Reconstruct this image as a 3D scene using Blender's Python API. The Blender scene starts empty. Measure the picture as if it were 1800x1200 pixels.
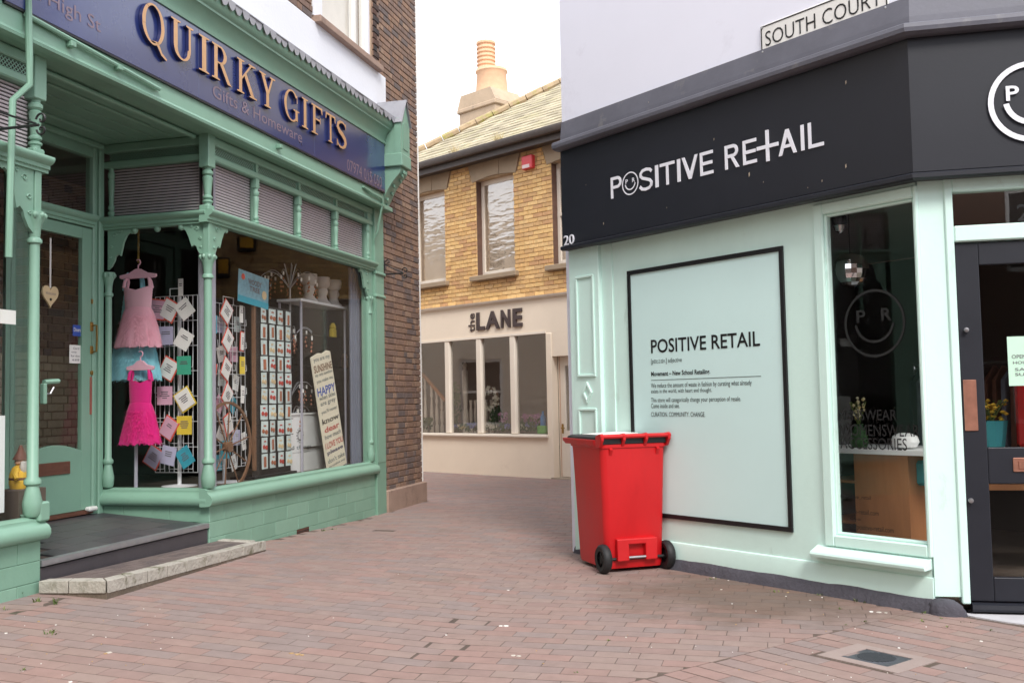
import bpy, math, random
from mathutils import Vector, Matrix
random.seed(11)
R_ = math.radians
sc = bpy.context.scene
COL = sc.collection

# ------------------------------------------------------------------ camera
F, CH, ROLL = 1750.0, 1.35, 0.020           # focal length in px of the 1800 px photo, eye height, roll
PITCH = math.atan(101.5 / F)
fw = Vector((0, math.cos(PITCH), math.sin(PITCH)))
up0 = Vector((0, -math.sin(PITCH), math.cos(PITCH))); rt0 = Vector((1, 0, 0))
rt = rt0 * math.cos(ROLL) - up0 * math.sin(ROLL)
up = rt0 * math.sin(ROLL) + up0 * math.cos(ROLL)
CAM = Vector((0, 0, CH))
cd = bpy.data.cameras.new('camera'); cam = bpy.data.objects.new('camera', cd); COL.objects.link(cam)
cd.sensor_width = 36; cd.lens = 36 * F / 1800; cd.clip_start = 0.05; cd.clip_end = 2000
cam.matrix_world = Matrix(((rt.x, up.x, -fw.x, 0), (rt.y, up.y, -fw.y, 0), (rt.z, up.z, -fw.z, CH), (0, 0, 0, 1)))
sc.camera = cam

# ------------------------------------------------------------------ sky, sun, exposure
SUN_AZ, SUN_EL = 164.0, 46.0                 # degrees clockwise from +Y; behind the camera
w = bpy.data.worlds.new('World'); sc.world = w; w.use_nodes = True
nt = w.node_tree; bgn = nt.nodes['Background']
sky = nt.nodes.new('ShaderNodeTexSky'); sky.sky_type = 'NISHITA'; sky.sun_disc = False
sky.sun_elevation = R_(SUN_EL); sky.sun_rotation = R_(SUN_AZ)
sky.air_density = 1.0; sky.dust_density = 1.0; sky.ozone_density = 1.0
hs = nt.nodes.new('ShaderNodeMix'); hs.data_type = 'RGBA'; hs.inputs['Factor'].default_value = 0.80   # thin white cloud over the whole sky
hs.inputs['B'].default_value = (11.5, 11.7, 12.2, 1)
nt.links.new(sky.outputs[0], hs.inputs['A'])
nt.links.new(hs.outputs['Result'], bgn.inputs['Color']); bgn.inputs['Strength'].default_value = 0.10
sd = bpy.data.lights.new('sun', 'SUN'); sd.energy = 1.5; sd.angle = R_(18); sd.color = (1.0, 0.96, 0.9)
so = bpy.data.objects.new('sun', sd); COL.objects.link(so)
sdir = Vector((math.sin(R_(SUN_AZ)) * math.cos(R_(SUN_EL)), math.cos(R_(SUN_AZ)) * math.cos(R_(SUN_EL)), math.sin(R_(SUN_EL))))
so.rotation_euler = sdir.to_track_quat('Z', 'Y').to_euler()
vs = sc.view_settings; vs.view_transform = 'Standard'; vs.look = 'None'; vs.gamma = 1.0; vs.exposure = 0.95
vs.use_curve_mapping = False

# ------------------------------------------------------------------ pixel -> place
def ray(u, v): return fw + rt * ((u - 900) / F) - up * ((v - 600) / F)
def gnd(u, v, z=0.0):
    d = ray(u, v); return CAM + d * ((z - CAM.z) / d.z)
class Frame:
    """a facade: X along it, Y into the building, Z up; d is the distance out of it (= -Y)"""
    def __init__(s, o, u):
        s.o = Vector((o[0], o[1], 0)); s.u = Vector((u[0], u[1], 0)).normalized()
        s.n = Vector((s.u.y, -s.u.x, 0))
        y = -s.n
        s.M = Matrix(((s.u.x, y.x, 0, s.o.x), (s.u.y, y.y, 0, s.o.y), (0, 0, 1, 0), (0, 0, 0, 1)))
    def at(s, u, v, d=0.0):
        r = ray(u, v); t = (s.o + s.n * d - CAM).dot(s.n) / r.dot(s.n); p = CAM + r * t
        return (p - s.o).dot(s.u), p.z
    def w(s, x, y, z): return s.M @ Vector((x, y, z))
    def inv(s, p): return s.M.inverted() @ Vector(p)
    def moved(s, x, y, z=0, rz=0):
        f = Frame((0, 0), (1, 0)); f.M = s.M @ Matrix.Translation((x, y, z)) @ Matrix.Rotation(rz, 4, 'Z')
        f.o = f.M.translation.copy(); f.u = f.M.col[0].to_3d(); f.n = -f.M.col[1].to_3d(); return f
def vpf(vp, g, flip):
    d = ray(*vp); return Frame(gnd(*g), (d.x * flip, d.y * flip))
L = vpf((1376, 692), (640, 911), 1)          # gift shop, along the street
RF = vpf((-425, 728), (1400, 1035), -1)      # corner shop, panel side
DF = vpf((-7000, 860), (1645, 1077), -1)     # corner shop, door side
NF = vpf((-860, 737), (1000, 843), -1)       # shop at the end of the lane
PD = 1.08                                    # porch depth
RT = Frame(L.w(-3.24, PD, 0), L.n)           # return window of the porch
def gz(x, y):                                # the paving climbs a little towards the gift shop's near end
    p = L.inv((x, y, 0)); a = min(1, max(0, -p.x / 5.25)); b = min(1, max(0, 1 - (-p.y - .3) / 2.6))
    return 0.145 * a * b

# ------------------------------------------------------------------ materials
def lin(c): return tuple(((x / 255) / 12.92 if x / 255 <= .04045 else ((x / 255 + .055) / 1.055) ** 2.4) for x in c)
MATS = {}
def _mat(name):
    m = bpy.data.materials.new(name); m.use_nodes = True; return m, m.node_tree, m.node_tree.nodes['Principled BSDF']
def N_(t, k, **kw):
    n = t.nodes.new(k)
    for a, b in kw.items():
        if a.startswith('i_'):
            n.inputs[a[2:].replace('_', ' ')].default_value = b
        else: setattr(n, a, b)
    return n
def pm(name, col, rough=.5, var=.12, scale=3.0, bump=.05, bscale=60, metal=0.0, spec=.5, stain=None, stain_amt=.5, sscale=1.2, sth=.58, stretch=(1, 1, 1), coat=0):
    """painted / plain surface: base colour, mottled, with optional stains of their own shape"""
    m, t, p = _mat(name); ln = t.links.new
    geo = N_(t, 'ShaderNodeNewGeometry'); mp = N_(t, 'ShaderNodeMapping'); mp.inputs['Scale'].default_value = stretch
    ln(geo.outputs['Position'], mp.inputs['Vector'])
    n1 = N_(t, 'ShaderNodeTexNoise', i_Scale=scale, i_Detail=6.0, i_Roughness=.65); ln(mp.outputs[0], n1.inputs['Vector'])
    mr = N_(t, 'ShaderNodeMapRange'); mr.inputs['From Min'].default_value = .25; mr.inputs['From Max'].default_value = .75
    mr.inputs['To Min'].default_value = 1 - var; mr.inputs['To Max'].default_value = 1 + var
    ln(n1.outputs['Fac'], mr.inputs['Value'])
    mul = N_(t, 'ShaderNodeMix', data_type='RGBA', blend_type='MULTIPLY'); mul.inputs['Factor'].default_value = 1
    mul.inputs['A'].default_value = (*col, 1); ln(mr.outputs[0], mul.inputs['B'])
    out = mul.outputs['Result']
    if stain:
        n2 = N_(t, 'ShaderNodeTexNoise', i_Scale=sscale, i_Detail=8.0, i_Roughness=.7); ln(mp.outputs[0], n2.inputs['Vector'])
        r2 = N_(t, 'ShaderNodeMapRange'); r2.inputs['From Min'].default_value = sth; r2.inputs['From Max'].default_value = sth + .12
        r2.inputs['To Max'].default_value = stain_amt; ln(n2.outputs['Fac'], r2.inputs['Value'])
        mx = N_(t, 'ShaderNodeMix', data_type='RGBA'); ln(r2.outputs[0], mx.inputs['Factor']); ln(out, mx.inputs['A'])
        mx.inputs['B'].default_value = (*stain, 1); out = mx.outputs['Result']
    ln(out, p.inputs['Base Color'])
    n3 = N_(t, 'ShaderNodeTexNoise', i_Scale=bscale, i_Detail=4.0); ln(geo.outputs['Position'], n3.inputs['Vector'])
    if bump:
        b = N_(t, 'ShaderNodeBump'); b.inputs['Strength'].default_value = bump; b.inputs['Distance'].default_value = .01
        ln(n3.outputs['Fac'], b.inputs['Height']); ln(b.outputs[0], p.inputs['Normal'])
    rr = N_(t, 'ShaderNodeMapRange'); rr.inputs['To Min'].default_value = max(.02, rough - .1); rr.inputs['To Max'].default_value = min(1, rough + .12)
    ln(n1.outputs['Fac'], rr.inputs['Value']); ln(rr.outputs[0], p.inputs['Roughness'])
    p.inputs['Metallic'].default_value = metal; p.inputs['Specular IOR Level'].default_value = spec
    p.inputs['Coat Weight'].default_value = coat; p.inputs['Coat Roughness'].default_value = .12
    MATS[name] = m; return m
def bm(name, cols, rough=.85, mottle=.3, mscale=14, bump=.5, bscale=90, dirt=None, dirt_amt=.5, dscale=.9, dth=.55, spec=.3, patch=None):
    """pieces (bricks, pavers, slates): each piece takes its own colour from the list, with mottling and dirt"""
    m, t, p = _mat(name); ln = t.links.new
    geo = N_(t, 'ShaderNodeNewGeometry'); oi = N_(t, 'ShaderNodeObjectInfo')
    ad = N_(t, 'ShaderNodeMath', operation='ADD'); ln(geo.outputs['Random Per Island'], ad.inputs[0]); ln(oi.outputs['Random'], ad.inputs[1])
    fr = N_(t, 'ShaderNodeMath', operation='FRACT'); ln(ad.outputs[0], fr.inputs[0])
    cr = N_(t, 'ShaderNodeValToRGB'); cr.color_ramp.interpolation = 'CONSTANT'
    el = cr.color_ramp.elements; el[0].position = 0; el[0].color = (*cols[0], 1); el[1].position = 1 / len(cols); el[1].color = (*cols[1], 1)
    for i, c in enumerate(cols[2:], 2):
        e = el.new(i / len(cols)); e.color = (*c, 1)
    ln(fr.outputs[0], cr.inputs['Fac'])
    n1 = N_(t, 'ShaderNodeTexNoise', i_Scale=mscale, i_Detail=8.0, i_Roughness=.7); ln(geo.outputs['Position'], n1.inputs['Vector'])
    mr = N_(t, 'ShaderNodeMapRange'); mr.inputs['From Min'].default_value = .25; mr.inputs['From Max'].default_value = .75
    mr.inputs['To Min'].default_value = 1 - mottle; mr.inputs['To Max'].default_value = 1 + mottle; ln(n1.outputs['Fac'], mr.inputs['Value'])
    mul = N_(t, 'ShaderNodeMix', data_type='RGBA', blend_type='MULTIPLY'); mul.inputs['Factor'].default_value = 1
    ln(cr.outputs['Color'], mul.inputs['A']); ln(mr.outputs[0], mul.inputs['B']); out = mul.outputs['Result']
    if dirt:
        n2 = N_(t, 'ShaderNodeTexNoise', i_Scale=dscale, i_Detail=9.0, i_Roughness=.75); ln(geo.outputs['Position'], n2.inputs['Vector'])
        r2 = N_(t, 'ShaderNodeMapRange'); r2.inputs['From Min'].default_value = dth; r2.inputs['From Max'].default_value = dth + .15
        r2.inputs['To Max'].default_value = dirt_amt; ln(n2.outputs['Fac'], r2.inputs['Value'])
        mx = N_(t, 'ShaderNodeMix', data_type='RGBA'); ln(r2.outputs[0], mx.inputs['Factor']); ln(out, mx.inputs['A'])
        mx.inputs['B'].default_value = (*dirt, 1); out = mx.outputs['Result']
    if patch:                                    # an old spill with its own outline
        di = N_(t, 'ShaderNodeVectorMath', operation='DISTANCE'); ln(geo.outputs['Position'], di.inputs[0]); di.inputs[1].default_value = patch[0]
        n5 = N_(t, 'ShaderNodeTexNoise', i_Scale=2.2, i_Detail=7.0, i_Roughness=.7); ln(geo.outputs['Position'], n5.inputs['Vector'])
        sm = N_(t, 'ShaderNodeMath', operation='MULTIPLY_ADD'); ln(n5.outputs['Fac'], sm.inputs[0]); sm.inputs[1].default_value = 1.6; ln(di.outputs['Value'], sm.inputs[2])
        r5 = N_(t, 'ShaderNodeMapRange'); r5.inputs['From Min'].default_value = patch[1] + .35; r5.inputs['From Max'].default_value = patch[1] + 1.0; r5.inputs['To Min'].default_value = .62; r5.inputs['To Max'].default_value = 0
        ln(sm.outputs[0], r5.inputs['Value']); m5 = N_(t, 'ShaderNodeMix', data_type='RGBA'); ln(r5.outputs[0], m5.inputs['Factor']); ln(out, m5.inputs['A']); m5.inputs['B'].default_value = (*patch[2], 1); out = m5.outputs['Result']
    ln(out, p.inputs['Base Color']); p.inputs['Roughness'].default_value = rough; p.inputs['Specular IOR Level'].default_value = spec
    n3 = N_(t, 'ShaderNodeTexNoise', i_Scale=bscale, i_Detail=5.0); ln(geo.outputs['Position'], n3.inputs['Vector'])
    b = N_(t, 'ShaderNodeBump'); b.inputs['Strength'].default_value = bump; b.inputs['Distance'].default_value = .004
    ln(n3.outputs['Fac'], b.inputs['Height']); ln(b.outputs[0], p.inputs['Normal'])
    MATS[name] = m; return m
def glass(name, tint=(1, 1, 1), gain=1.0, rough=0.0, bump=0, bscale=3, base=.0, stretch=(1, 1, 1)):
    m, t, p = _mat(name); ln = t.links.new; t.nodes.remove(p); out = t.nodes['Material Output']
    tr = N_(t, 'ShaderNodeBsdfTransparent'); tr.inputs['Color'].default_value = (*tint, 1)
    gl = N_(t, 'ShaderNodeBsdfGlossy'); gl.inputs['Roughness'].default_value = rough
    geo = N_(t, 'ShaderNodeNewGeometry'); dt_ = N_(t, 'ShaderNodeVectorMath', operation='DOT_PRODUCT'); ln(geo.outputs['Normal'], dt_.inputs[0]); ln(geo.outputs['Incoming'], dt_.inputs[1])
    ab = N_(t, 'ShaderNodeMath', operation='ABSOLUTE'); ln(dt_.outputs['Value'], ab.inputs[0])
    om = N_(t, 'ShaderNodeMath', operation='SUBTRACT'); om.inputs[0].default_value = 1; ln(ab.outputs[0], om.inputs[1])
    pw = N_(t, 'ShaderNodeMath', operation='POWER'); ln(om.outputs[0], pw.inputs[0]); pw.inputs[1].default_value = 5
    fr = N_(t, 'ShaderNodeMath', operation='MULTIPLY_ADD'); ln(pw.outputs[0], fr.inputs[0]); fr.inputs[1].default_value = .96; fr.inputs[2].default_value = .04
    ma = N_(t, 'ShaderNodeMath', operation='MULTIPLY_ADD'); ma.inputs[1].default_value = gain; ma.inputs[2].default_value = base; ma.use_clamp = True
    ln(fr.outputs[0], ma.inputs[0]); mx = N_(t, 'ShaderNodeMixShader')
    ln(ma.outputs[0], mx.inputs[0]); ln(tr.outputs[0], mx.inputs[1]); ln(gl.outputs[0], mx.inputs[2]); ln(mx.outputs[0], out.inputs[0])
    if bump:
        mp = N_(t, 'ShaderNodeMapping'); mp.inputs['Scale'].default_value = stretch
        ln(geo.outputs['Position'], mp.inputs['Vector'])
        n = N_(t, 'ShaderNodeTexNoise', i_Scale=bscale, i_Detail=2.0); ln(mp.outputs[0], n.inputs['Vector'])
        b = N_(t, 'ShaderNodeBump'); b.inputs['Strength'].default_value = bump; b.inputs['Distance'].default_value = .02
        ln(n.outputs['Fac'], b.inputs['Height']); ln(b.outputs[0], gl.inputs['Normal']); ln(b.outputs[0], dt_.inputs[0])
    MATS[name] = m; return m
def cloth(name, col, trans=.4, rough=.9):
    m, t, p = _mat(name); ln = t.links.new; out = t.nodes['Material Output']
    p.inputs['Base Color'].default_value = (*col, 1); p.inputs['Roughness'].default_value = rough; p.inputs['Sheen Weight'].default_value = .3
    tl = N_(t, 'ShaderNodeBsdfTranslucent'); tl.inputs['Color'].default_value = (*col, 1)
    mx = N_(t, 'ShaderNodeMixShader'); mx.inputs[0].default_value = trans
    ln(p.outputs[0], mx.inputs[1]); ln(tl.outputs[0], mx.inputs[2]); ln(mx.outputs[0], out.inputs[0])
    MATS[name] = m; return m
pm('green', lin((129, 167, 147)), .42, .07, 2.5, .06, 45, stain=lin((94, 118, 96)), stain_amt=.5, sscale=7, sth=.63)
pm('green_old', lin((122, 159, 139)), .5, .10, 4, .10, 30, stain=lin((96, 116, 92)), stain_amt=.55, sscale=3.0, sth=.6)
pm('mint', lin((212, 240, 232)), .42, .05, 2.2, .12, 22, stain=lin((164, 184, 170)), stain_amt=.5, sscale=5, sth=.62, stretch=(1, 1, .35))
pm('mint_panel', lin((208, 236, 234)), .5, .025, 1.2, .02, 40, stain=lin((160, 188, 182)), stain_amt=.25, sscale=1.6, sth=.66)
pm('navy_black', lin((23, 25, 35)), .5, .12, 2, .03, 60, stain=lin((70, 70, 76)), stain_amt=.3, sscale=14, sth=.7)
pm('lead_grey', lin((96, 96, 106)), .55, .18, 3, .1, 40, stain=lin((138, 134, 132)), stain_amt=.5, sscale=4, sth=.6)
pm('lead', lin((150, 150, 156)), .5, .15, 5, .1, 30, stain=lin((104, 104, 108)), stain_amt=.5, sscale=6, sth=.58)
pm('render_lavender', lin((232, 232, 244)), .85, .02, 1, .06, 14, stain=lin((190, 188, 200)), stain_amt=.3, sscale=1.0, sth=.6)
pm('white_render', lin((228, 230, 236)), .8, .03, 1.5, .2, 30, stain=lin((190, 190, 190)), stain_amt=.3, sscale=3, sth=.62)
pm('white_paint', lin((232, 230, 226)), .4, .03, 3, .03, 40)
pm('plastic_white', lin((236, 236, 236)), .4, .02, 3, .0, 40)
pm('sign_blue', lin((36, 50, 106)), .28, .05, 1.5, .01, 20, spec=.6, coat=.9)
pm('gold', lin((205, 160, 116)), .38, .12, 10, .03, 60, metal=.25)
pm('gold_print', lin((132, 114, 126)), .5, .25, 40, 0)
pm('navy_edge', lin((34, 40, 88)), .4, .1)
pm('black', lin((20, 20, 23)), .45, .1, 4, .02)
pm('iron', lin((28, 28, 30)), .5, .2, 20, .1)
pm('white_print', lin((232, 232, 240)), .5, .03, 4, 0)
pm('grey_print', lin((92, 106, 108)), .6, .05, 4, 0)
pm('stone', lin((170, 156, 138)), .9, .14, 6, .4, 60, stain=lin((120, 110, 98)), stain_amt=.5, sscale=4, sth=.58)
pm('plinth_stone', lin((158, 134, 120)), .9, .16, 4, .5, 40, stain=lin((112, 92, 82)), stain_amt=.6, sscale=3, sth=.55)
pm('lane_lintel', lin((158, 140, 118)), .9, .14, 3, .3, 60)
pm('cream', lin((236, 222, 203)), .6, .05, 1.2, .08, 40, stain=lin((196, 178, 158)), stain_amt=.35, sscale=1.8, sth=.62)
pm('cream_trim', lin((232, 222, 208)), .5, .04, 2, .04)
pm('mortar_dark', lin((168, 146, 126)), .95, .2, 18, .4)
pm('mortar_tan', lin((186, 160, 128)), .95, .2, 18, .4)
pm('joint', lin((92, 78, 70)), .95, .3, 9, .5, 80, stain=lin((74, 76, 52)), stain_amt=.7, sscale=1.4, sth=.55)
pm('concrete', lin((168, 158, 150)), .9, .12, 7, .5, 60, stain=lin((120, 112, 100)), stain_amt=.5, sscale=5, sth=.58)
pm('concrete_pink', lin((152, 136, 130)), .9, .1, 7, .4, 80)
pm('threshold_stone', lin((188, 186, 190)), .85, .1, 6, .3, 80)
pm('asphalt_grey', lin((74, 72, 80)), .85, .2, 8, .7, 40)
pm('edging', lin((174, 168, 158)), .9, .16, 14, .9, 40, stain=lin((96, 94, 66)), stain_amt=.85, sscale=5.0, sth=.53)
pm('step_base', lin((104, 92, 80)), .95, .3, 10, .8, 50)
pm('alu', lin((176, 176, 180)), .35, .1, 8, .02, metal=.7)
pm('brass', lin((164, 132, 72)), .35, .2, 20, .05, metal=.8)
pm('copper', lin((196, 140, 120)), .3, .2, 12, .03, metal=.7)
pm('steel', lin((180, 180, 184)), .3, .1, 10, .02, metal=.9)
pm('wood_box', lin((104, 66, 52)), .6, .2, 12, .1)
pm('wood_desk', lin((176, 118, 76)), .5, .12, 3, .05, stretch=(6, 6, 1))
pm('wood_light', lin((214, 190, 150)), .6, .1, 8, .05)
pm('wood_wheel', lin((122, 88, 64)), .6, .2, 12, .1)
pm('red_plastic', lin((198, 24, 30)), .40, .10, 5, .10, 150, spec=.5, stain=lin((206, 92, 86)), stain_amt=.45, sscale=16, sth=.66, stretch=(1, 1, .45))
pm('rubber', lin((30, 30, 32)), .6, .15, 10, .1)
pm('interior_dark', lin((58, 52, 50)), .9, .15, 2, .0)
pm('interior_floor', lin((92, 80, 70)), .8, .15, 2, .0)
pm('interior_ceiling', lin((110, 104, 100)), .9, .1, 2, .0)
pm('grey_post', lin((168, 166, 178)), .6, .06, 3, .02)
pm('curtain', lin((110, 116, 132)), .9, .1, 3, .05)
pm('wire_white', lin((225, 225, 228)), .4, .03)
pm('paper', lin((236, 234, 230)), .7, .03, 5, 0)
pm('card_print', lin((110, 106, 112)), .7, .2, 40, 0)
pm('card_red', lin((226, 92, 74)), .7, .08, 9, 0)
pm('card_yellow', lin((224, 196, 64)), .7, .08, 9, 0)
pm('card_green', lin((70, 172, 140)), .7, .08, 9, 0)
pm('card_teal', lin((64, 164, 186)), .7, .12, 20, 0)
pm('card_pink', lin((216, 168, 190)), .7, .08, 9, 0)
pm('card_lilac', lin((186, 182, 210)), .7, .08, 9, 0)
pm('sky_card', lin((206, 220, 218)), .6, .15, 30, 0)
pm('key_brown', lin((168, 104, 76)), .6, .3, 50, 0)
pm('key_red', lin((184, 70, 62)), .6, .3, 50, 0)
pm('poster', lin((126, 170, 186)), .6, .3, 22, 0)
pm('sign_wood', lin((226, 218, 196)), .7, .06, 6, .05)
pm('hanger_pink', lin((240, 186, 204)), .5, .04)
pm('porcelain', lin((206, 200, 194)), .6, .1, 12, .1)
pm('alarm_red', lin((226, 66, 74)), .4, .05)
pm('alarm_white', lin((236, 214, 212)), .4, .05)
pm('alarm_yellow', lin((240, 176, 40)), .4, .05)
pm('gnome_yellow', lin((220, 176, 58)), .7, .1)
pm('skin', lin((214, 168, 140)), .6, .05)
pm('notice', lin((196, 230, 208)), .6, .03)
pm('sticker_blue', lin((52, 84, 170)), .5, .1)
pm('ribbon', lin((222, 218, 214)), .7, .05)
pm('ridge_tile', lin((172, 150, 120)), .9, .25, 9, .5, stain=lin((150, 150, 70)), stain_amt=.7, sscale=5, sth=.52)
pm('gutter', lin((74, 64, 60)), .5, .25, 9, .15)
pm('terracotta', lin((222, 180, 146)), .85, .1, 8, .2)
pm('chimney_render', lin((186, 164, 140)), .9, .14, 4, .4, stain=lin((120, 110, 104)), stain_amt=.6, sscale=2, sth=.56)
pm('blind', lin((224, 216, 206)), .8, .08, 4, .05)
pm('slat', lin((222, 216, 220)), .5, .1, 3, 0)  # pale tone for the light caught on the glass ribs
pm('lane_dark', lin((142, 130, 121)), .9, .1, 2, 0)
pm('wood_rail', lin((190, 130, 84)), .5, .1)
pm('manhole_iron', lin((84, 88, 94)), .55, .2, 14, .3, metal=.4)
pm('letter_brown', lin((70, 58, 58)), .5, .1)
pm('bag_teal', lin((60, 150, 160)), .6, .2)
pm('bottle_blue', lin((70, 150, 220)), .3, .1)
pm('tub_green', lin((110, 190, 90)), .5, .1)
bm('brick_brown', [lin(c) for c in ((136, 111, 95), (122, 101, 90), (142, 114, 96), (112, 99, 95), (130, 106, 92), (138, 113, 99), (106, 95, 92), (126, 104, 93), (146, 122, 105), (118, 99, 90))], mottle=.22, dirt=lin((158, 140, 124)), dirt_amt=.4, dscale=2.2, dth=.55)
pm('brick_flat', lin((104, 78, 66)), .9, .25, 6, .3)
bm('brick_cream', [lin(c) for c in ((186, 172, 148), (178, 164, 140), (192, 178, 154))], mottle=.12)
bm('brick_dark', [lin(c) for c in ((74, 60, 56), (62, 56, 56), (88, 66, 58), (70, 58, 54))], mottle=.3)
bm('brick_yellow', [lin(c) for c in ((224, 186, 128), (214, 174, 118), (230, 194, 138), (204, 166, 118), (220, 180, 124), (200, 158, 116), (227, 190, 132), (212, 176, 128))], mottle=.2, dirt=lin((150, 116, 84)), dirt_amt=.4, dscale=2.5, dth=.58)
bm('paver', [lin(c) for c in ((145, 124, 117), (141, 123, 118), (148, 125, 118), (139, 124, 120), (145, 121, 114), (146, 127, 120), (138, 123, 119), (149, 123, 116), (143, 124, 118), (142, 120, 114), (145, 126, 119))], mottle=.13, mscale=9, bump=.4, bscale=120, dirt=lin((112, 94, 82)), dirt_amt=.5, dscale=.9, dth=.56, patch=(gnd(1330, 1042), 1.0, lin((88, 72, 58))))
bm('tile_slate', [lin(c) for c in ((74, 70, 74), (80, 75, 78), (68, 65, 70), (84, 78, 80))], rough=.4, mottle=.18, mscale=6, bump=.15, spec=.5)
bm('step_tile', [lin(c) for c in ((108, 96, 92), (114, 102, 98), (100, 90, 88))], rough=.75, mottle=.2, mscale=9, bump=.3)
bm('slate_roof', [lin(c) for c in ((168, 158, 134), (178, 167, 142), (158, 148, 126), (184, 173, 147), (172, 163, 134))], mottle=.2, mscale=5, dirt=lin((176, 168, 112)), dirt_amt=.5, dscale=2.2, dth=.56)
bm('block_green', [lin(c) for c in ((130, 168, 148), (134, 171, 151), (126, 164, 144))], rough=.45, mottle=.07, mscale=5, bump=.25, bscale=40, dirt=lin((104, 128, 104)), dirt_amt=.45, dscale=2.4, dth=.6, spec=.5)
bm('leaf', [lin(c) for c in ((82, 100, 50), (98, 114, 60), (72, 90, 46), (112, 120, 70))], rough=.7, mottle=.2)
bm('leaf_dark', [lin(c) for c in ((52, 82, 48), (66, 98, 56), (44, 70, 44))], rough=.7, mottle=.2)
bm('petal_blue', [lin(c) for c in ((122, 120, 190), (146, 150, 206), (104, 110, 178))], rough=.8)
bm('petal_white', [lin(c) for c in ((226, 224, 208), (214, 216, 196), (232, 226, 216))], rough=.8)
bm('petal_pink', [lin(c) for c in ((196, 140, 186), (180, 120, 170), (214, 166, 190))], rough=.8)
bm('petal_cream', [lin(c) for c in ((220, 204, 160), (226, 214, 180), (206, 186, 130))], rough=.8)
bm('litter', [lin(c) for c in ((226, 222, 216), (206, 200, 190), (232, 230, 226), (180, 150, 110))], rough=.9, mottle=.1)
glass('glass', (.985, .99, .985), .55)
glass('glass_lane', (.92, .91, .90), 1.0, .0, .04, 2, .09)
glass('glass_wavy', (.95, .92, .88), 1.2, .02, .8, 2.6, .16, (1, 1, 4.0))
glass('glass_reeded', (.9, .88, .88), .6, .10, 0, 1, .03)
cloth('tulle_pink', lin((250, 190, 208)), .3); cloth('knit_pink', lin((250, 196, 212)), .15)
cloth('tulle_magenta', lin((240, 40, 146)), .3); cloth('knit_magenta', lin((232, 34, 136)), .1)
cloth('tulle_blue', lin((166, 236, 248)), .3)
m_, t_, p_ = _mat('mirror'); p_.inputs['Metallic'].default_value = 1; p_.inputs['Roughness'].default_value = .06; p_.inputs['Base Color'].default_value = (.85, .85, .87, 1); MATS['mirror'] = m_

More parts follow.
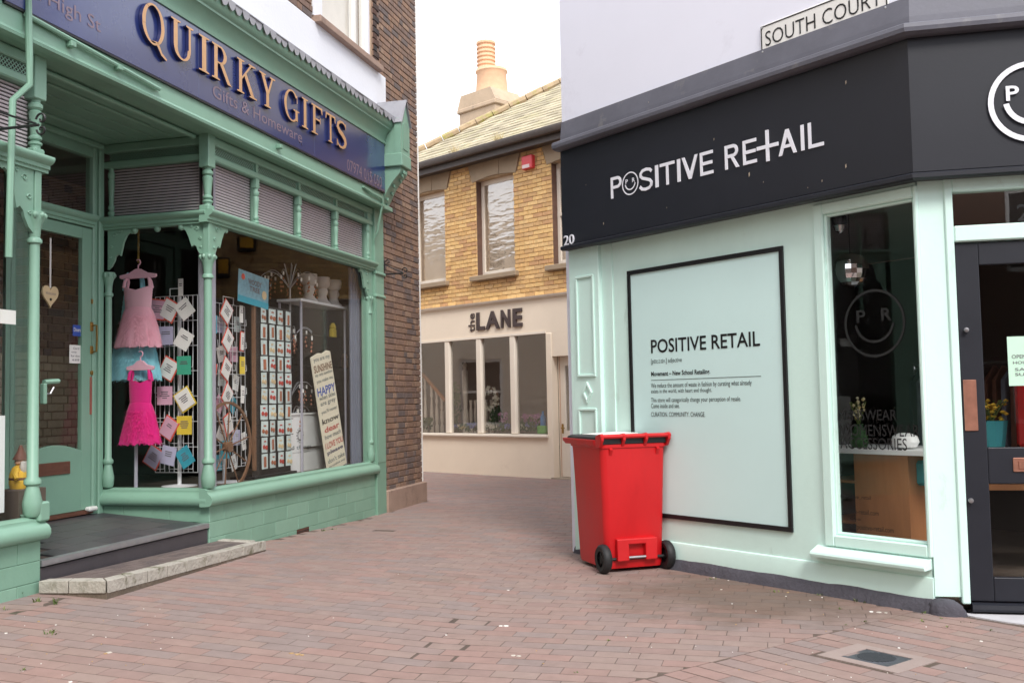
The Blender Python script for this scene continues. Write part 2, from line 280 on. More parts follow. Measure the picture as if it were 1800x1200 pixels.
# ------------------------------------------------------------------ mesh builder
class MB:
    def __init__(s): s.v = []; s.f = []; s.mi = []
    def add(s, vs, fs, mi=0):
        b = len(s.v); s.v += [tuple(v) for v in vs]
        for f in fs: s.f.append(tuple(b + i for i in f)); s.mi.append(mi)
        return s
    def box(s, x0, x1, y0, y1, z0, z1, mi=0):
        x0, x1 = sorted((x0, x1)); y0, y1 = sorted((y0, y1)); z0, z1 = sorted((z0, z1))
        return s.add([(x, y, z) for z in (z0, z1) for y in (y0, y1) for x in (x0, x1)],
                     [(0, 2, 3, 1), (4, 5, 7, 6), (0, 1, 5, 4), (2, 6, 7, 3), (0, 4, 6, 2), (1, 3, 7, 5)], mi)
    def cbox(s, x0, x1, y0, y1, z0, z1, c, mi=0):
        """box with chamfered edges"""
        vs = []; ix = {}
        for sx in (0, 1):
            for sy in (0, 1):
                for sz in (0, 1):
                    X, Y, Z = (x0, x1)[sx], (y0, y1)[sy], (z0, z1)[sz]; a, b, d = (c, -c)[sx], (c, -c)[sy], (c, -c)[sz]
                    for k, p in enumerate(((X, Y + b, Z + d), (X + a, Y, Z + d), (X + a, Y + b, Z))):
                        ix[sx, sy, sz, k] = len(vs); vs.append(p)
        fs = []
        g = lambda *q: ix[q]
        for v in (0, 1):
            fs.append([g(v, 0, 0, 0), g(v, 1, 0, 0), g(v, 1, 1, 0), g(v, 0, 1, 0)])
            fs.append([g(0, v, 0, 1), g(1, v, 0, 1), g(1, v, 1, 1), g(0, v, 1, 1)])
            fs.append([g(0, 0, v, 2), g(1, 0, v, 2), g(1, 1, v, 2), g(0, 1, v, 2)])
        for a in (0, 1):
            for b in (0, 1):
                fs.append([g(a, b, 0, 0), g(a, b, 1, 0), g(a, b, 1, 1), g(a, b, 0, 1)])
                fs.append([g(a, 0, b, 0), g(a, 1, b, 0), g(a, 1, b, 2), g(a, 0, b, 2)])
                fs.append([g(0, a, b, 1), g(1, a, b, 1), g(1, a, b, 2), g(0, a, b, 2)])
                for d in (0, 1): fs.append([g(a, b, d, 0), g(a, b, d, 1), g(a, b, d, 2)])
        cx = Vector(((x0 + x1) / 2, (y0 + y1) / 2, (z0 + z1) / 2)); out = []
        for f in fs:
            p = [Vector(vs[i]) for i in f]; nn = (p[1] - p[0]).cross(p[2] - p[0])
            out.append(f if nn.dot(sum(p, Vector()) / len(p) - cx) > 0 else f[::-1])
        return s.add(vs, out, mi)
    def ext(s, pts, axis, a, b, mi=0, side=None):
        """polygon extruded: axis x: pts=(y,z); y: pts=(x,z); z: pts=(x,y)"""
        k = {'x': lambda p, t: (t, p[0], p[1]), 'y': lambda p, t: (p[0], t, p[1]), 'z': lambda p, t: (p[0], p[1], t)}[axis]
        n = len(pts); A = sum(pts[i][0] * pts[(i + 1) % n][1] - pts[(i + 1) % n][0] * pts[i][1] for i in range(n))
        if axis == 'y': A = -A
        if A < 0: pts = pts[::-1]
        a, b = min(a, b), max(a, b); B = len(s.v)
        s.v += [k(p, a) for p in pts] + [k(p, b) for p in pts]
        s.f.append(tuple(B + i for i in range(n))[::-1]); s.f.append(tuple(B + n + i for i in range(n))); s.mi += [mi, mi]
        for i in range(n):
            j = (i + 1) % n; s.f.append((B + i, B + j, B + n + j, B + n + i)); s.mi.append(mi if side is None else side)
        return s
    def lathe(s, prof, c=(0, 0, 0), n=14, mi=0, sy=1.0, cap=True, axis='z'):
        B = len(s.v)
        for r, z in prof:
            for i in range(n):
                a = 2 * math.pi * i / n; q = (r * math.cos(a), r * math.sin(a) * sy, z)
                if axis == 'y': q = (q[0], z, q[1])
                if axis == 'x': q = (z, q[0], q[1])
                s.v.append((c[0] + q[0], c[1] + q[1], c[2] + q[2]))
        for k in range(len(prof) - 1):
            for i in range(n):
                j = (i + 1) % n; s.f.append((B + k * n + i, B + k * n + j, B + (k + 1) * n + j, B + (k + 1) * n + i)); s.mi.append(mi)
        if cap:
            s.f.append(tuple(B + i for i in range(n))[::-1]); s.f.append(tuple(B + (len(prof) - 1) * n + i for i in range(n))); s.mi += [mi, mi]
        return s
    def tube(s, pts, r, n=6, mi=0, taper=None):
        pts = [Vector(p) for p in pts]; B = len(s.v); m = len(pts); prev = None
        for k, p in enumerate(pts):
            t = (pts[min(k + 1, m - 1)] - pts[max(k - 1, 0)]).normalized()
            if prev is None: a = t.orthogonal().normalized()
            else:
                a = prev - t * prev.dot(t); a = a.normalized() if a.length > 1e-6 else t.orthogonal().normalized()
            prev = a; b = t.cross(a); rr = r if taper is None else r + (taper - r) * k / (m - 1)
            for i in range(n):
                q = p + (a * math.cos(2 * math.pi * i / n) + b * math.sin(2 * math.pi * i / n)) * rr; s.v.append(tuple(q))
        for k in range(m - 1):
            for i in range(n):
                j = (i + 1) % n; s.f.append((B + k * n + i, B + k * n + j, B + (k + 1) * n + j, B + (k + 1) * n + i)); s.mi.append(mi)
        s.f.append(tuple(B + i for i in range(n))[::-1]); s.f.append(tuple(B + (m - 1) * n + i for i in range(n))); s.mi += [mi, mi]
        return s
    def quad(s, a, b, c, d, mi=0): return s.add([a, b, c, d], [(0, 1, 2, 3)], mi)
    def data(s, name, mats, smooth=False):
        me = bpy.data.meshes.new(name); me.from_pydata(s.v, [], s.f)
        for m in ([mats] if isinstance(mats, str) else mats): me.materials.append(MATS[m])
        if any(s.mi): me.polygons.foreach_set('material_index', s.mi)
        if smooth:
            me.polygons.foreach_set('use_smooth', [True] * len(me.polygons))
            try: me.set_sharp_from_angle(angle=R_(42))
            except Exception: pass
        me.update(); return me
    def build(s, name, mats, parent=None, frame=None, bevel=0, smooth=False, label=None):
        o = bpy.data.objects.new(name, s.data(name, mats, smooth)); COL.objects.link(o)
        return fin(o, parent, frame, bevel, label)
def fin(o, parent=None, frame=None, bevel=0, label=None):
    if parent is not None:
        o.parent = parent
        pf = parent.get('_f'); pm_ = FR[pf] if pf is not None else None
        if pm_ is not None and frame is not None: o.matrix_basis = pm_.inverted() @ frame.M
        # a child without a frame shares its parent's frame
        if frame is not None: regf(o, frame.M)
        elif pm_ is not None: regf(o, pm_)
    elif frame is not None:
        o.matrix_basis = frame.M; regf(o, frame.M)
    if bevel:
        md = o.modifiers.new('bevel', 'BEVEL'); md.width = bevel; md.segments = 2; md.limit_method = 'ANGLE'; md.angle_limit = R_(40)
    if label: o['label'] = label
    return o
FR = []
def regf(o, M): FR.append(M.copy()); o['_f'] = len(FR) - 1
def thing(name, label, cat, frame, group=None):
    o = bpy.data.objects.new(name, None); o.empty_display_size = .2; COL.objects.link(o)
    o.matrix_basis = frame.M; regf(o, frame.M); return tag(o, label, cat, group)
def tag(o, label, cat, group=None):
    o['label'] = label; o['category'] = cat
    if group: o['group'] = group
    return o
def text_mesh(txt, bold=0.0, depth=0.0, res=3):
    cu = bpy.data.curves.new('t', 'FONT'); cu.body = txt; cu.offset = bold; cu.extrude = depth; cu.resolution_u = res
    o = bpy.data.objects.new('t', cu); COL.objects.link(o)
    dg = bpy.context.evaluated_depsgraph_get(); me = bpy.data.meshes.new_from_object(o.evaluated_get(dg))
    bpy.data.objects.remove(o); bpy.data.curves.remove(cu); return me
def text(name, txt, x0, x1, z0, z1, y, mat, parent, frame=None, bold=0.0, depth=0.0, rot=0, label=None, shear=0):
    """lettering that fills the box x0..x1, z0..z1 on the plane y; rot in quarter turns"""
    me = text_mesh(txt, bold, depth); vs = [v.co.copy() for v in me.vertices]
    if rot: vs = [Vector((-v.y, v.x, v.z)) for v in vs]
    a0, a1 = min(v.x for v in vs), max(v.x for v in vs); b0, b1 = min(v.y for v in vs), max(v.y for v in vs); c0 = min(v.z for v in vs)
    for v, q in zip(me.vertices, vs):
        v.co = (x0 + (q.x - a0) / (a1 - a0) * (x1 - x0) + shear * (q.y - b0), y - (q.z - c0), z0 + (q.y - b0) / (b1 - b0) * (z1 - z0))
    me.materials.clear(); me.materials.append(MATS[mat])
    o = bpy.data.objects.new(name, me); COL.objects.link(o); return fin(o, parent, frame, 0, label)
def arc(cx, cz, r, a0, a1, n=12, rz=None):
    rz = r if rz is None else rz
    return [(cx + r * math.cos(R_(a0 + (a1 - a0) * i / n)), cz + rz * math.sin(R_(a0 + (a1 - a0) * i / n))) for i in range(n + 1)]
def ringpoly(cx, cz, ro, ri, a0=0, a1=360, n=40, roz=None, riz=None, dx=0):
    return arc(cx, cz, ro, a0, a1, n, roz) + arc(cx + dx, cz, ri, a1, a0, n, riz)
def ring(mb, cx, cz, ro, ri, y0, y1, a0=0, a1=360, n=32, mi=0, roz=None, riz=None):
    """flat ring in the facade plane from quads (safe for full circles)"""
    O = arc(cx, cz, ro, a0, a1, n, roz); I = arc(cx, cz, ri, a0, a1, n, riz)
    for k in range(n):
        mb.ext([O[k], O[k + 1], I[k + 1], I[k]], 'y', y0, y1, mi)
    return mb

# ================================================================== GROUND
IDW = Frame((0, 0), (1, 0))
def clip(poly, a, n):
    """keep the side of the line through a where (p-a).n >= 0"""
    out = []
    for i in range(len(poly)):
        p, q = poly[i], poly[(i + 1) % len(poly)]; dp, dq = (p - a).dot(n), (q - a).dot(n)
        if dp >= 0: out.append(p)
        if dp * dq < 0: out.append(p + (q - p) * (dp / (dp - dq)))
    return out
g = MB()
xs = [-400, -60, -20] + [-8 + .1 * i for i in range(161)] + [20, 60, 400]; ys = [-300, -60, -20] + [-2 + .1 * i for i in range(251)] + [30, 80, 500]
g.v = [(x, y, gz(x, y) - .0014) for y in ys for x in xs]; nx = len(xs)
g.f = [(j * nx + i, j * nx + i + 1, (j + 1) * nx + i + 1, (j + 1) * nx + i) for j in range(len(ys) - 1) for i in range(nx - 1)]; g.mi = [0] * len(g.f)
pav = g.build('pavement', 'joint', None, IDW); pav['kind'] = 'structure'

V2 = lambda p: Vector((p[0], p[1]))
seamA, seamB = V2(gnd(1489, 1104)), V2(gnd(1147, 1189)); sdv = (seamA - seamB).normalized(); seamN = Vector((sdv.y, -sdv.x))   # points towards the door side
drain_c = V2(gnd(1541, 1156)); drain_u = V2(RF.u); drain_n = V2(RF.n)
small_c = V2(gnd(676, 937))
PW, PL = .118, .236
def proj(p):
    q = Vector(p) - CAM; z = q.dot(fw); return (900 + F * q.dot(rt) / z, 600 - F * q.dot(up) / z) if z > .1 else (-9999, -9999)
Lu, Ln, Ru, Rn, Nn, Dn = (V2(v) for v in (L.u, L.n, RF.u, RF.n, NF.n, DF.n))
def zone_pavers(o, u, v, keep, i0, i1, j0, j1):
    out = []
    for j in range(j0, j1):
        off = (j % 2) * .5 * PL + random.uniform(-.035, .035)
        for i in range(i0, i1):
            c = o + u * (i * PL + off) + v * (j * PW)
            if not (-7.5 < c.x < 6 and 3.0 < c.y < 23): continue
            px, py = proj((c.x, c.y, 0))
            if not (-350 < px < 2150 and py < 1420): continue
            hl, hw = PL / 2 - .0022, PW / 2 - .0052
            poly = [c + u * (a * hl) + v * (b * hw) for a, b in ((-1, -1), (1, -1), (1, 1), (-1, 1))]; full = True
            for a, n in keep:
                ds = [(p - a).dot(n) for p in poly]
                if max(ds) <= 0: poly = []; break
                if min(ds) < 0: poly = clip(poly, a, n); full = False
            if len(poly) < 3: continue
            if (c - small_c).length < .11: continue
            r = c - drain_c
            if abs(r.dot(drain_u)) < .20 and abs(r.dot(drain_n)) < .15: continue
            area = abs(sum(poly[k].x * poly[(k + 1) % len(poly)].y - poly[(k + 1) % len(poly)].x * poly[k].y for k in range(len(poly)))) / 2
            if area < .002: continue
            out.append(((c - Vector((0, 0))).length, c, math.atan2(u.y, u.x), poly, full, -40 < px < 1840 and py < 1215))
    return out
Lo, Ro, No, Do = (V2(f.o) for f in (L, RF, NF, DF))
keepA = [(Ro + Rn * .004, Rn), (No + Nn * .004, Nn), (seamA - seamN * .004, -seamN)]
# the corner shop ends at its lane corner: past it the lane runs on, so its line only clips the street side
cornerR = V2(RF.w(-2.39, 0, 0))
P_ = zone_pavers(Lo, Ln, Lu, [k for k in keepA if k[1] != Rn], -40, 48, -90, 140)
def outsideR(c):
    q = RF.inv((c.x, c.y, 0)); return q.y < .02 or q.x < -2.40
def outsideL(c):
    q = L.inv((c.x, c.y, 0)); return q.y < .02 or q.x > 1.99
P_ = [p for p in P_ if outsideR(p[1]) and outsideL(p[1])]
P_ += zone_pavers(seamA, Ru, Rn, [(seamA + seamN * .004, seamN), (Ro + Rn * .004, Rn), (Do + Dn * .004, Dn)], -30, 30, -30, 30)
P_.sort(key=lambda p: p[0])
shared = MB().cbox(-PL / 2 + .0022, PL / 2 - .0022, -PW / 2 + .0052, PW / 2 - .0052, -.04, 0, .0014).data('paver', 'paver')
field = MB(); cnt = 0
for dist, c, ang, poly, full, vis in P_:
    z = gz(c.x, c.y) + random.uniform(.0002, .0012); tx, ty = random.gauss(0, .002), random.gauss(0, .002)
    if vis and cnt < 300:
        cnt += 1
        if full:
            o = bpy.data.objects.new('paver', shared); COL.objects.link(o); o.parent = pav
            ca, sa = math.cos(ang), math.sin(ang)
            sx_ = (gz(c.x + .1 * ca, c.y + .1 * sa) - gz(c.x - .1 * ca, c.y - .1 * sa)) / .2; sy_ = (gz(c.x - .06 * sa, c.y + .06 * ca) - gz(c.x + .06 * sa, c.y - .06 * ca)) / .12
            o.matrix_basis = Matrix.Translation((c.x, c.y, z)) @ Matrix.Rotation(ang, 4, 'Z') @ Matrix.Rotation(sy_ + tx, 4, 'X') @ Matrix.Rotation(-sx_ + ty, 4, 'Y')
        else:
            MB().ext([tuple(p - c) for p in poly], 'z', -.04, 0).build('paver', 'paver', pav).matrix_basis = Matrix.Translation((c.x, c.y, z))
    else:
        n = len(poly); B = len(field.v)
        cc = sum(poly, Vector((0, 0))) / n
        dz_ = z - gz(c.x, c.y); lo = [(p.x, p.y, gz(p.x, p.y) + dz_ - .02) for p in poly]; mid = [(p.x, p.y, gz(p.x, p.y) + dz_ - .0012) for p in poly]
        tp = [(p.x + (cc.x - p.x) * .0015 / max(.01, (cc - p).length), p.y + (cc.y - p.y) * .0015 / max(.01, (cc - p).length), gz(p.x, p.y) + dz_) for p in poly]
        field.v += lo + mid + tp
        if sum(poly[k].x * poly[(k + 1) % n].y - poly[(k + 1) % n].x * poly[k].y for k in range(n)) > 0: order = range(n)
        else: order = range(n - 1, -1, -1)
        order = list(order)
        field.f.append(tuple(B + 2 * n + k for k in order)); field.mi.append(0)
        for q in range(n):
            a, b = order[q], order[(q + 1) % n]
            field.f += [(B + a, B + b, B + n + b, B + n + a), (B + n + a, B + n + b, B + 2 * n + b, B + 2 * n + a)]; field.mi += [0, 0]
o = field.build('paver_field', 'paver', pav); o['kind'] = 'stuff'
print('pavers', len(P_), cnt)

# ---- covers in the paving
df = Frame((drain_c.x, drain_c.y), (drain_u.x, drain_u.y))
dr = thing('drain_cover', 'square iron cover with round ribbed lid set in pink concrete in the brick paving', 'drain cover', df)
m = MB()
for a in ((-.23, -.135, -.18, .18), (.135, .23, -.18, .18), (-.135, .135, -.18, -.115), (-.135, .135, .115, .18)): m.box(a[0], a[1], a[2], a[3], -.03, .004)
m.build('surround', 'concrete_pink', dr)
m = MB().box(-.135, .135, -.115, .115, -.03, .001); m.build('frame', 'manhole_iron', dr)
m = MB(); m.lathe([(.001, .004), (.098, .004), (.103, .001)], n=28); m.build('lid', 'manhole_iron', dr)
m = MB()
for k in range(-6, 7):
    hw = math.sqrt(max(0, .092 ** 2 - (k * .014) ** 2))
    if hw > .02: m.box(-hw, hw, k * .014 - .003, k * .014 + .003, .003, .008)
m.build('rib', 'manhole_iron', dr)
sf = Frame((small_c.x, small_c.y), (Ln.x, Ln.y))
st = thing('stopcock_cover', 'small dark iron stopcock cover in the paving near the brick corner', 'stopcock cover', sf)
MB().box(-.085, .085, -.08, .08, -.03, .002).build('frame', 'manhole_iron', st)
MB().cbox(-.06, .06, -.055, .055, -.02, .007, .003).build('lid', 'iron', st)
def blades(name, spots, label, mat='leaf'):
    m = MB()
    for (x, y, n, h, sp) in spots:
        for k in range(n):
            a = random.uniform(0, 6.28); r = random.uniform(0, sp); bx, by = x + r * math.cos(a), y + r * math.sin(a); z = gz(bx, by) - .008
            a = random.uniform(0, 6.28); hh = h * random.uniform(.4, 1.1); lx, ly = math.cos(a) * hh * .7, math.sin(a) * hh * .7; ww = random.uniform(.002, .005)
            px, py = -math.sin(a) * ww, math.cos(a) * ww
            m.add([(bx - px, by - py, z), (bx + px, by + py, z), (bx + lx * .5 + px, by + ly * .5 + py, z + hh * .7), (bx + lx * .5 - px, by + ly * .5 - py, z + hh * .7), (bx + lx, by + ly, z + hh)], [(0, 1, 2, 3), (3, 2, 4)])
    o = m.build(name, mat); o['kind'] = 'stuff'; return tag(o, label, 'weeds')
sp = []
for (u, v, n, h, s_) in ((92, 1117, 24, .03, .05), (60, 1049, 26, .05, .05), (103, 1048, 30, .06, .03), (66, 1070, 14, .04, .03), (98, 1073, 14, .05, .03), (12, 1085, 10, .03, .03), (30, 1062, 20, .05, .04), (42, 1176, 10, .02, .02), (340, 996, 20, .03, .03), (355, 990, 10, .03, .02), (330, 1000, 12, .03, .03), (570, 932, 14, .03, .04), (585, 929, 14, .03, .04)):
    p = gnd(u, v, .1 if u < 200 else .04); sp.append((p.x, p.y, n, h, s_))
blades('weeds', sp, 'grassy weeds sprouting from joints beside the green shop and its step')
sp = []
for (u, v, n, h, s_) in ((1513, 1057, 30, .03, .05), (1628, 1076, 30, .035, .04), (1706, 1070, 34, .035, .05), (1587, 1070, 14, .02, .03), (1622, 1092, 12, .02, .015), (1655, 1087, 10, .02, .015), (1665, 1102, 10, .02, .015), (1742, 1107, 8, .02, .015), (1519, 1092, 8, .02, .012), (1487, 1098, 8, .02, .012), (1477, 1070, 8, .02, .015), (1440, 1046, 14, .025, .03), (1070, 1125, 12, .015, .01), (1012, 1182, 10, .015, .01), (1360, 1040, 20, .02, .05), (1250, 1017, 14, .02, .04), (1700, 1094, 20, .015, .06)):
    p = gnd(u, v); sp.append((p.x, p.y, n, h, s_))
for k in range(60):
    p = gnd(random.uniform(1180, 1700), random.uniform(1100, 1190)); sp.append((p.x, p.y, 3, .009, .01))
blades('weeds', sp, 'sparse green weeds and moss in joints along the mint shop')
m = MB()
def chip(u, v, a, z0=0.0):
    p = gnd(u, v, z0); z = gz(p.x, p.y); k = random.randint(4, 6); pts = [(p.x + a * random.uniform(.5, 1) * math.cos(6.28 * i / k), p.y + a * random.uniform(.5, 1) * math.sin(6.28 * i / k)) for i in range(k)]
    m.ext(pts, 'z', z + .0005, z + .004)
for (u, v, a) in ((513, 1161, .02), (524, 1162, .02), (531, 1163, .015), (1385, 1041, .014), (1382, 1048, .008), (1424, 1055, .012), (1445, 1050, .01), (1268, 1036, .009), (1287, 1061, .008), (1645, 1067, .012), (1545, 1076, .02), (1557, 1077, .016), (1532, 1075, .016), (1580, 1139, .01), (890, 1100, .018), (880, 1100, .015), (903, 1152, .018), (912, 1153, .015), (893, 1038, .014), (955, 1166, .008), (784, 1117, .008), (1725, 1127, .012), (192, 1142, .02), (186, 1144, .015), (124, 1190, .014), (68, 1101, .012), (98, 1105, .008), (12, 1065, .02), (10, 1122, .012), (1100, 1120, .008), (700, 1018, .006), (1255, 1015, .012), (1280, 1020, .008), (690, 924, .01)): chip(u, v, a, .1 if u < 250 else 0)
for k in range(70):
    u = random.choice((random.uniform(0, 1800), random.uniform(0, 300), random.uniform(1150, 1650))); v = random.uniform(1085, 1195) if u < 300 else random.uniform(960, 1195)
    if v < 1085 and (u > 1180 or u < 480): v += 110
    chip(u, v, random.uniform(.002, .006), .1 if u < 250 else 0)
o = m.build('litter', 'litter'); o['kind'] = 'stuff'; tag(o, 'pale crumbs, chips and scraps of litter scattered on the paving', 'litter')

# ================================================================== GIFT SHOP (left)
gs = thing('gift_shop', 'brown brick building with sage green Victorian shopfront and porch', 'building', L)
def brickwork(parent, frame, x0, x1, z0, z1, ch, holes, mat, limit, y=0.0, bond='flemish', sl=.215, hl=.1025, jt=.011, dep=.05, colour=None, order=None, quoin=None):
    """bricks as pieces of a wall: the `limit` best placed ones are objects, the rest one mesh"""
    lst = []; j = 0; z = z0
    while z < z1 - .02:
        x = x0 - (0 if j % 2 else (sl / 2 + hl / 2 + jt if bond == 'flemish' else sl / 2)); k = j % 2
        while x < x1:
            wd = (sl if (k % 2 == 0) else hl) if bond == 'flemish' else sl
            a, b = max(x, x0), min(x + wd, x1); x += wd + jt; k += 1
            if b - a < .02: continue
            segs = [(a, b)]
            for (h0, h1, g0, g1) in holes:
                if z + ch * .5 > g0 and z + ch * .5 < g1:
                    ns = []
                    for (p, q) in segs:
                        if q <= h0 or p >= h1: ns.append((p, q))
                        else:
                            if h0 - p > .02: ns.append((p, h0))
                            if q - h1 > .02: ns.append((h1, q))
                    segs = ns
            for (p, q) in segs: lst.append((p, q, z + jt * .5, z + ch - jt * .5))
        z += ch; j += 1
    lst.sort(key=order or (lambda b: (b[2])))
    cache = {}; rest = MB(); n = 0
    for (a, b, c, d) in lst:
        yy = y - random.uniform(0, .004); wl, hh = b - a, d - c
        if n < limit:
            n += 1; key = (round(wl, 2), round(hh, 3))
            if key not in cache: cache[key] = MB().cbox(-wl / 2, wl / 2, 0, dep, -hh / 2, hh / 2, .004).data('brick', mat)
            o = bpy.data.objects.new('brick', cache[key]); COL.objects.link(o); o.parent = parent
            o.matrix_basis = Matrix.Translation(((a + b) / 2, yy, (c + d) / 2)) @ Matrix.Rotation(random.gauss(0, .004), 4, 'Y')
        else: rest.cbox(a, b, yy, yy + dep, c, d, .004)
    if rest.v:
        o = rest.build('brick_field', mat, parent, frame); o['kind'] = 'stuff'
    return len(lst)
# --- walls
XC = 1.945                                   # street corner of the brick wall
m = MB(); m.box(.62, XC - .012, .012, 6.0, 0, 7.6)
m.box(-6.4, .62, .012, .30, 4.0, 5.44); m.box(-6.4, -1.02, .012, .30, 5.44, 7.6); m.box(.40, .62, .012, .30, 5.44, 7.6)
bw = m.build('brick_wall', 'mortar_dark', gs)
WIN = (-1.02, .40, 5.44, 8.0)
vis = lambda b: -(1 if (b[0] > .6) else 0) * 10 + b[2]
brickwork(bw, L, .62, XC, .24, 7.5, .0765, [], 'brick_brown', 290, order=lambda b: b[2])
b2 = MB(); m = MB()
m.box(-6.4, .62, .28, 6, 3.75, 3.95)
m.build('floor_slab', 'interior_ceiling', gs)
m = MB().box(-6.4, .618, .02, .05, 5.47, 7.5); 
up_w = MB().box(-6.38, -1.22, .008, .0115, 5.46, 7.55).box(.42, .617, .008, .0115, 5.46, 7.55).build('upper_wall', 'mortar_dark', gs)
brickwork(up_w, L, -6.38, .618, 5.47, 7.5, .0765, [(-1.22, .42, 5.4, 8)], 'brick_brown', 120, y=-.004, order=lambda b: -b[0])
m = MB(); z = 5.47; k = 0
while z < 7.5:                               # dark gauged bricks down the window jamb
    m.cbox(.425, .53 if k % 2 else .60, -.016, .03, z + .005, z + .071, .004); z += .0765; k += 1
o = m.build('jamb_brick', 'brick_dark', gs); o['kind'] = 'stuff'
MB().box(-6.38, .79, -.018, .01, 4.9, 5.455).build('render_band', 'white_render', gs, bevel=.004)
MB().cbox(-1.20, .56, -.09, .1, 5.45, 5.53, .008).build('window_sill', 'plinth_stone', gs)
uw = MB().box(-1.215, -1.0, -.01, .12, 5.53, 7.5).box(.34, .415, .03, .12, 5.53, 7.5).build('window_surround', 'white_render', gs)
wd = MB(); wd.box(-1.0, .34, .06, .12, 5.53, 5.60); wd.box(-.02, .06, .06, .12, 5.60, 7.5); wd.box(-1.0, -.94, .06, .12, 5.60, 7.5); wd.box(.28, .34, .06, .12, 5.60, 7.5)
wn = wd.build('window', 'white_paint', gs, bevel=.006)
MB().box(-.94, -.02, .085, .09, 5.60, 7.5).build('pane', 'glass', wn); MB().box(.06, .28, .085, .09, 5.60, 7.5).build('pane', 'glass', wn)
MB().box(-1.0, .34, .16, .17, 5.53, 7.5).build('curtain', 'blind', wn)
m = MB().cbox(.615, XC + .05, -.055, .3, -.06, .265, .012); m.build('plinth', 'plinth_stone', gs)
MB().tube([(XC + .006, -.004, .27), (XC + .006, -.004, 7.5)], .011).build('corner_line', 'white_paint', gs)  # thin white line up the street corner of the brick wall

# --- joinery helpers, in the local frame fr of one side
def baluster(cx, y, z0, z1, r):
    h = z1 - z0; P = [(.75, 0), (.75, .06), (1, .08), (1, .12), (.6, .15), (.95, .19), (.95, .23), (.65, .27), (.85, .55), (1.0, .74), (.7, .78), (1.05, .83), (1.05, .9), (.7, .94), (.75, 1)]
    return MB().lathe([(a * r, z0 + b * h) for a, b in P], (cx, y, 0), 12)
def colonnette(cx, y, z0, z1, r):
    m = MB(); m.lathe([(r * 1.15, z0), (r * 1.6, z0 + .02), (r * 1.75, z0 + .09), (r * 1.2, z0 + .18), (r * 1.05, z0 + .2), (r * 1.5, z0 + .215), (r * 1.5, z0 + .24), (r, z0 + .26), (r * .95, z1 - .22), (r * 1.35, z1 - .21), (r * 1.35, z1 - .19), (r, z1 - .175), (r * 1.1, z1 - .12), (r * 1.35, z1 - .08), (r * 1.8, z1 - .04), (r * 1.8, z1)], (cx, y, 0), 14)
    for a in range(8):
        q = 2 * math.pi * a / 8; m.lathe([(.004, z1 - .05), (r * .5, z1 - .035), (r * .5, z1 - .02), (.004, z1 - .005)], (cx + r * 1.7 * math.cos(q), y + r * 1.7 * math.sin(q), 0), 6)
    return m
def spandrel(x, z, w_, h_, sgn, y0, y1):
    """carved bracket: hangs from (x, z) along the post, reaching w_ sideways"""
    pts = [(0, 0), (w_, 0), (w_ * 1.0, -.035), (w_ * .93, -.05), (w_ * .86, -.035), (w_ * .74, -.06), (w_ * .62, -.12), (w_ * .50, -.2 * h_ / .3), (w_ * .40, -.62 * h_), (w_ * .30, -.68 * h_), (w_ * .26, -.78 * h_), (w_ * .14, -.92 * h_), (0, -h_)]
    m = MB().ext([(x + sgn * a, z + b) for a, b in pts], 'y', y0, y1)
    for (c0, c1, n, r) in ((.28, -.16, 10, .30), (.52, -.07, 8, .2), (.14, -.45, 8, .22), (.12, -.7, 7, .15)):   # carved scrolls
        P = []
        for k in range(n * 2):
            a = k / (n * 2) * 7.5; q = r * (1 - k / (n * 2.2)) * .3
            P.append((x + sgn * (c0 * w_ + q * math.cos(a) * w_), y0 - .003, z + c1 * h_ + q * math.sin(a) * w_))
        m.tube(P, .006, 5)
    return m
def ribbed(x0, x1, z0, z1, y, pitch=.024):
    m = MB(); n = int((z1 - z0) / pitch) * 4; B = []
    for k in range(n + 1):
        z = z0 + (z1 - z0) * k / n; yy = y + .0095 * math.cos(k * math.pi / 2); B.append((yy, z))
    for k in range(n): m.quad((x0, B[k][0], B[k][1]), (x1, B[k][0], B[k][1]), (x1, B[k + 1][0], B[k + 1][1]), (x0, B[k + 1][0], B[k + 1][1]))
    return m
def lattice(x0, x1, z0, z1, y):
    m = MB(); h = z1 - z0; st_ = .032; x = x0 - h; hw = .005
    while x < x1:
        for sg in (1, -1):
            a, b = (x, x + h) if sg > 0 else (x + h, x)
            za, zb, xa, xb = z0, z1, a, b
            def lim(xx): return z0 + (xx - a) / (b - a) * h
            lo, hi = max(min(xa, xb), x0), min(max(xa, xb), x1)
            if hi - lo < .006: continue
            z_lo, z_hi = lim(lo), lim(hi); dy = 0 if sg > 0 else .004
            m.add([(lo, y + dy, z_lo - hw), (hi, y + dy, z_hi - hw), (hi, y + dy, z_hi + hw), (lo, y + dy, z_lo + hw)], [(0, 1, 2, 3)])
        x += st_
    return m
ZS, ZG0, ZG1, ZT0, ZT1, ZU1, ZL0, ZL1, ZB = .49, .645, 2.93, 2.93, 3.035, 3.485, 3.545, 3.625, 3.70
SILL = [(.02, .49), (-.035, .495), (-.05, .505), (-.062, .53), (-.06, .56), (-.045, .585), (-.02, .60), (-.012, .612), (-.012, .628), (.02, .642), (.06, .645), (.06, .49)]
TRAN = [(.06, ZT0), (-.02, ZT0), (-.02, ZT0 + .02), (-.035, ZT0 + .025), (-.035, ZT0 + .05), (-.055, ZT0 + .06), (-.07, ZT0 + .075), (-.075, ZT0 + .095), (-.07, ZT1), (.06, ZT1 + .004)]
def off(prof, dz): return [(a, b + dz) for a, b in prof]
